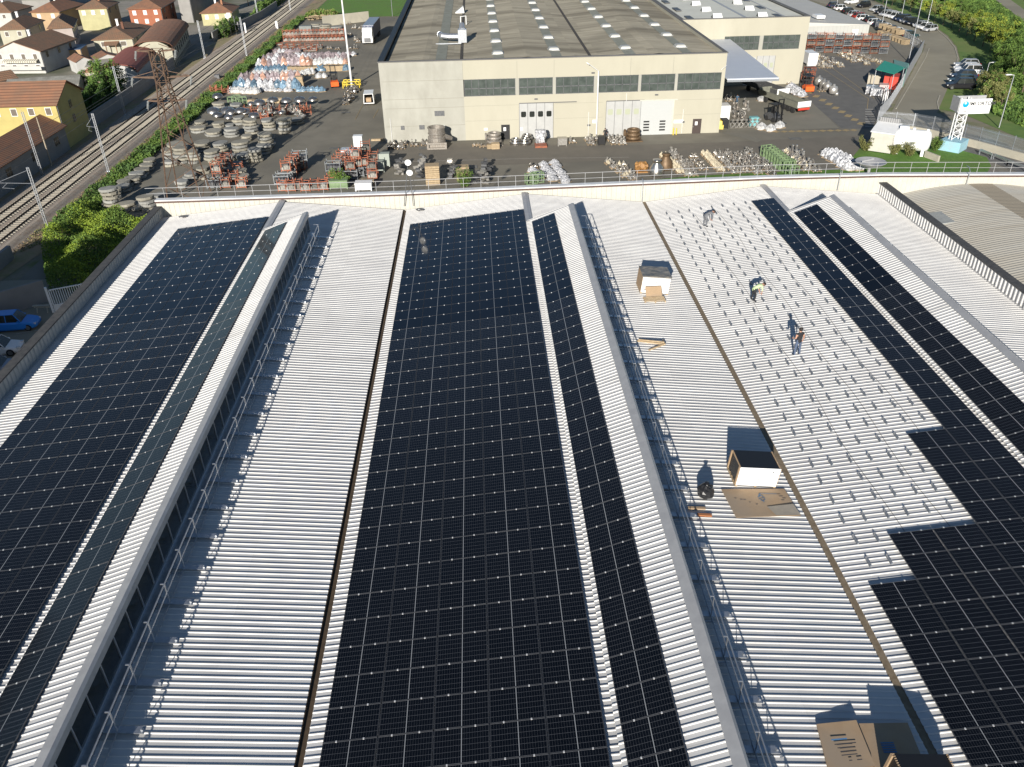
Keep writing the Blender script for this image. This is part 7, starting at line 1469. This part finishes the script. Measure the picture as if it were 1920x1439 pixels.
scatter('undergrowth', [tuple(G(*p).xy) for p in ((1730,-4),(1790,20),(1850,60),(1890,100),(1860,130),(1845,170),(1862,215),(1920,240),(1990,230),(1990,75),(1925,50),(1855,-4))], 42000, .6, lambda x,y: .5+.35*math.sin(x*.35)*math.sin(y*.3), [M_leaf2, M_leaf1], 'dense green undergrowth covering the bank at the right', 'undergrowth', 14, 'stuff')
def shrub(x, y, s, label, m=(M_leaf4,M_leaf2), name='shrub'):
    p = G(x,y); t = thing(name, (p.x,p.y,0), label=label, cat='shrub'); L = Leaves(int(x)); mb = MB()
    for i in range(16):
        a = L.r.uniform(0,6.28); tip = Vector((math.cos(a)*s*.55, math.sin(a)*s*.55, s*L.r.uniform(.7,1.25))); mb.tube((0,0,0), tip, .03, .01, 4)
        for k in range(7): L.clump(tip*(k+2)/8, .22*s, 14, .20)
    mb.obj('stems', M_bark, t); link('foliage', L.mesh('foliage', list(m)), t)
shrub(1622,283,1.7,'upright shrub at the left end of the pump shelter'); shrub(1675,291,1.4,'small shrub between shelter and tank'); shrub(1706,294,1.9,'wide shrub before the white tank'); shrub(1752,284,1.5,'round shrub at the right end of the tank',(M_leaf2,M_leaf1)); shrub(871,352,1.9,'bright green shrub on the lane behind the parapet rail',(M_leaf2,M_leaf3)); shrub(633,348,1.6,'green weeds overgrowing the container beside the racks',(M_leaf2,M_leaf3)); shrub(645,350,1.4,'second clump of weeds on the overgrown container',(M_leaf2,M_leaf3))
kill = [o_ for o_ in D.objects if o_.parent is None and o_.type == 'EMPTY' and not o_.get('label')]
for n_ in [q.name for o_ in kill for q in list(o_.children_recursive)+[o_]]: D.objects.remove(D.objects[n_])
# ------------------------------------------------------------------ camera, sun, sky
cam = D.cameras.new('camera'); co = D.objects.new('camera', cam); COL.objects.link(co); scene.camera = co
cam.sensor_width = 36; cam.lens = FPX/1920*36; cam.clip_end = 2000; cam.clip_start = .5
M3 = Matrix((RT, UP, -FW)).transposed(); co.matrix_world = Matrix.Translation(CAM) @ M3.to_4x4()
AZ, EL = R(14.5), R(18.2)
sd = Vector((math.sin(AZ)*math.cos(EL), math.cos(AZ)*math.cos(EL), -math.sin(EL)))
sun = D.lights.new('sun','SUN'); sun.energy = 5.0; sun.angle = R(.53); sun.color = (1,.945,.86); so = D.objects.new('sun', sun); COL.objects.link(so); so.rotation_euler = sd.to_track_quat('-Z','Y').to_euler()
w = D.worlds.new('World'); scene.world = w; w.use_nodes = True; nt = w.node_tree; sk = nt.nodes.new('ShaderNodeTexSky'); sk.sky_type = 'NISHITA'; sk.sun_disc = False; sk.sun_elevation = EL; sk.sun_rotation = R(194.5); sk.air_density = 1.0; sk.dust_density = .2; sk.ozone_density = 3.0
nt.links.new(sk.outputs[0], nt.nodes['Background'].inputs[0]); nt.nodes['Background'].inputs[1].default_value = .058
scene.view_settings.view_transform = 'Standard'; scene.view_settings.look = 'None'; scene.view_settings.exposure = .56; scene.view_settings.gamma = 1
scene.render.engine = 'CYCLES'; scene.cycles.max_bounces = 5; scene.cycles.use_denoising = True
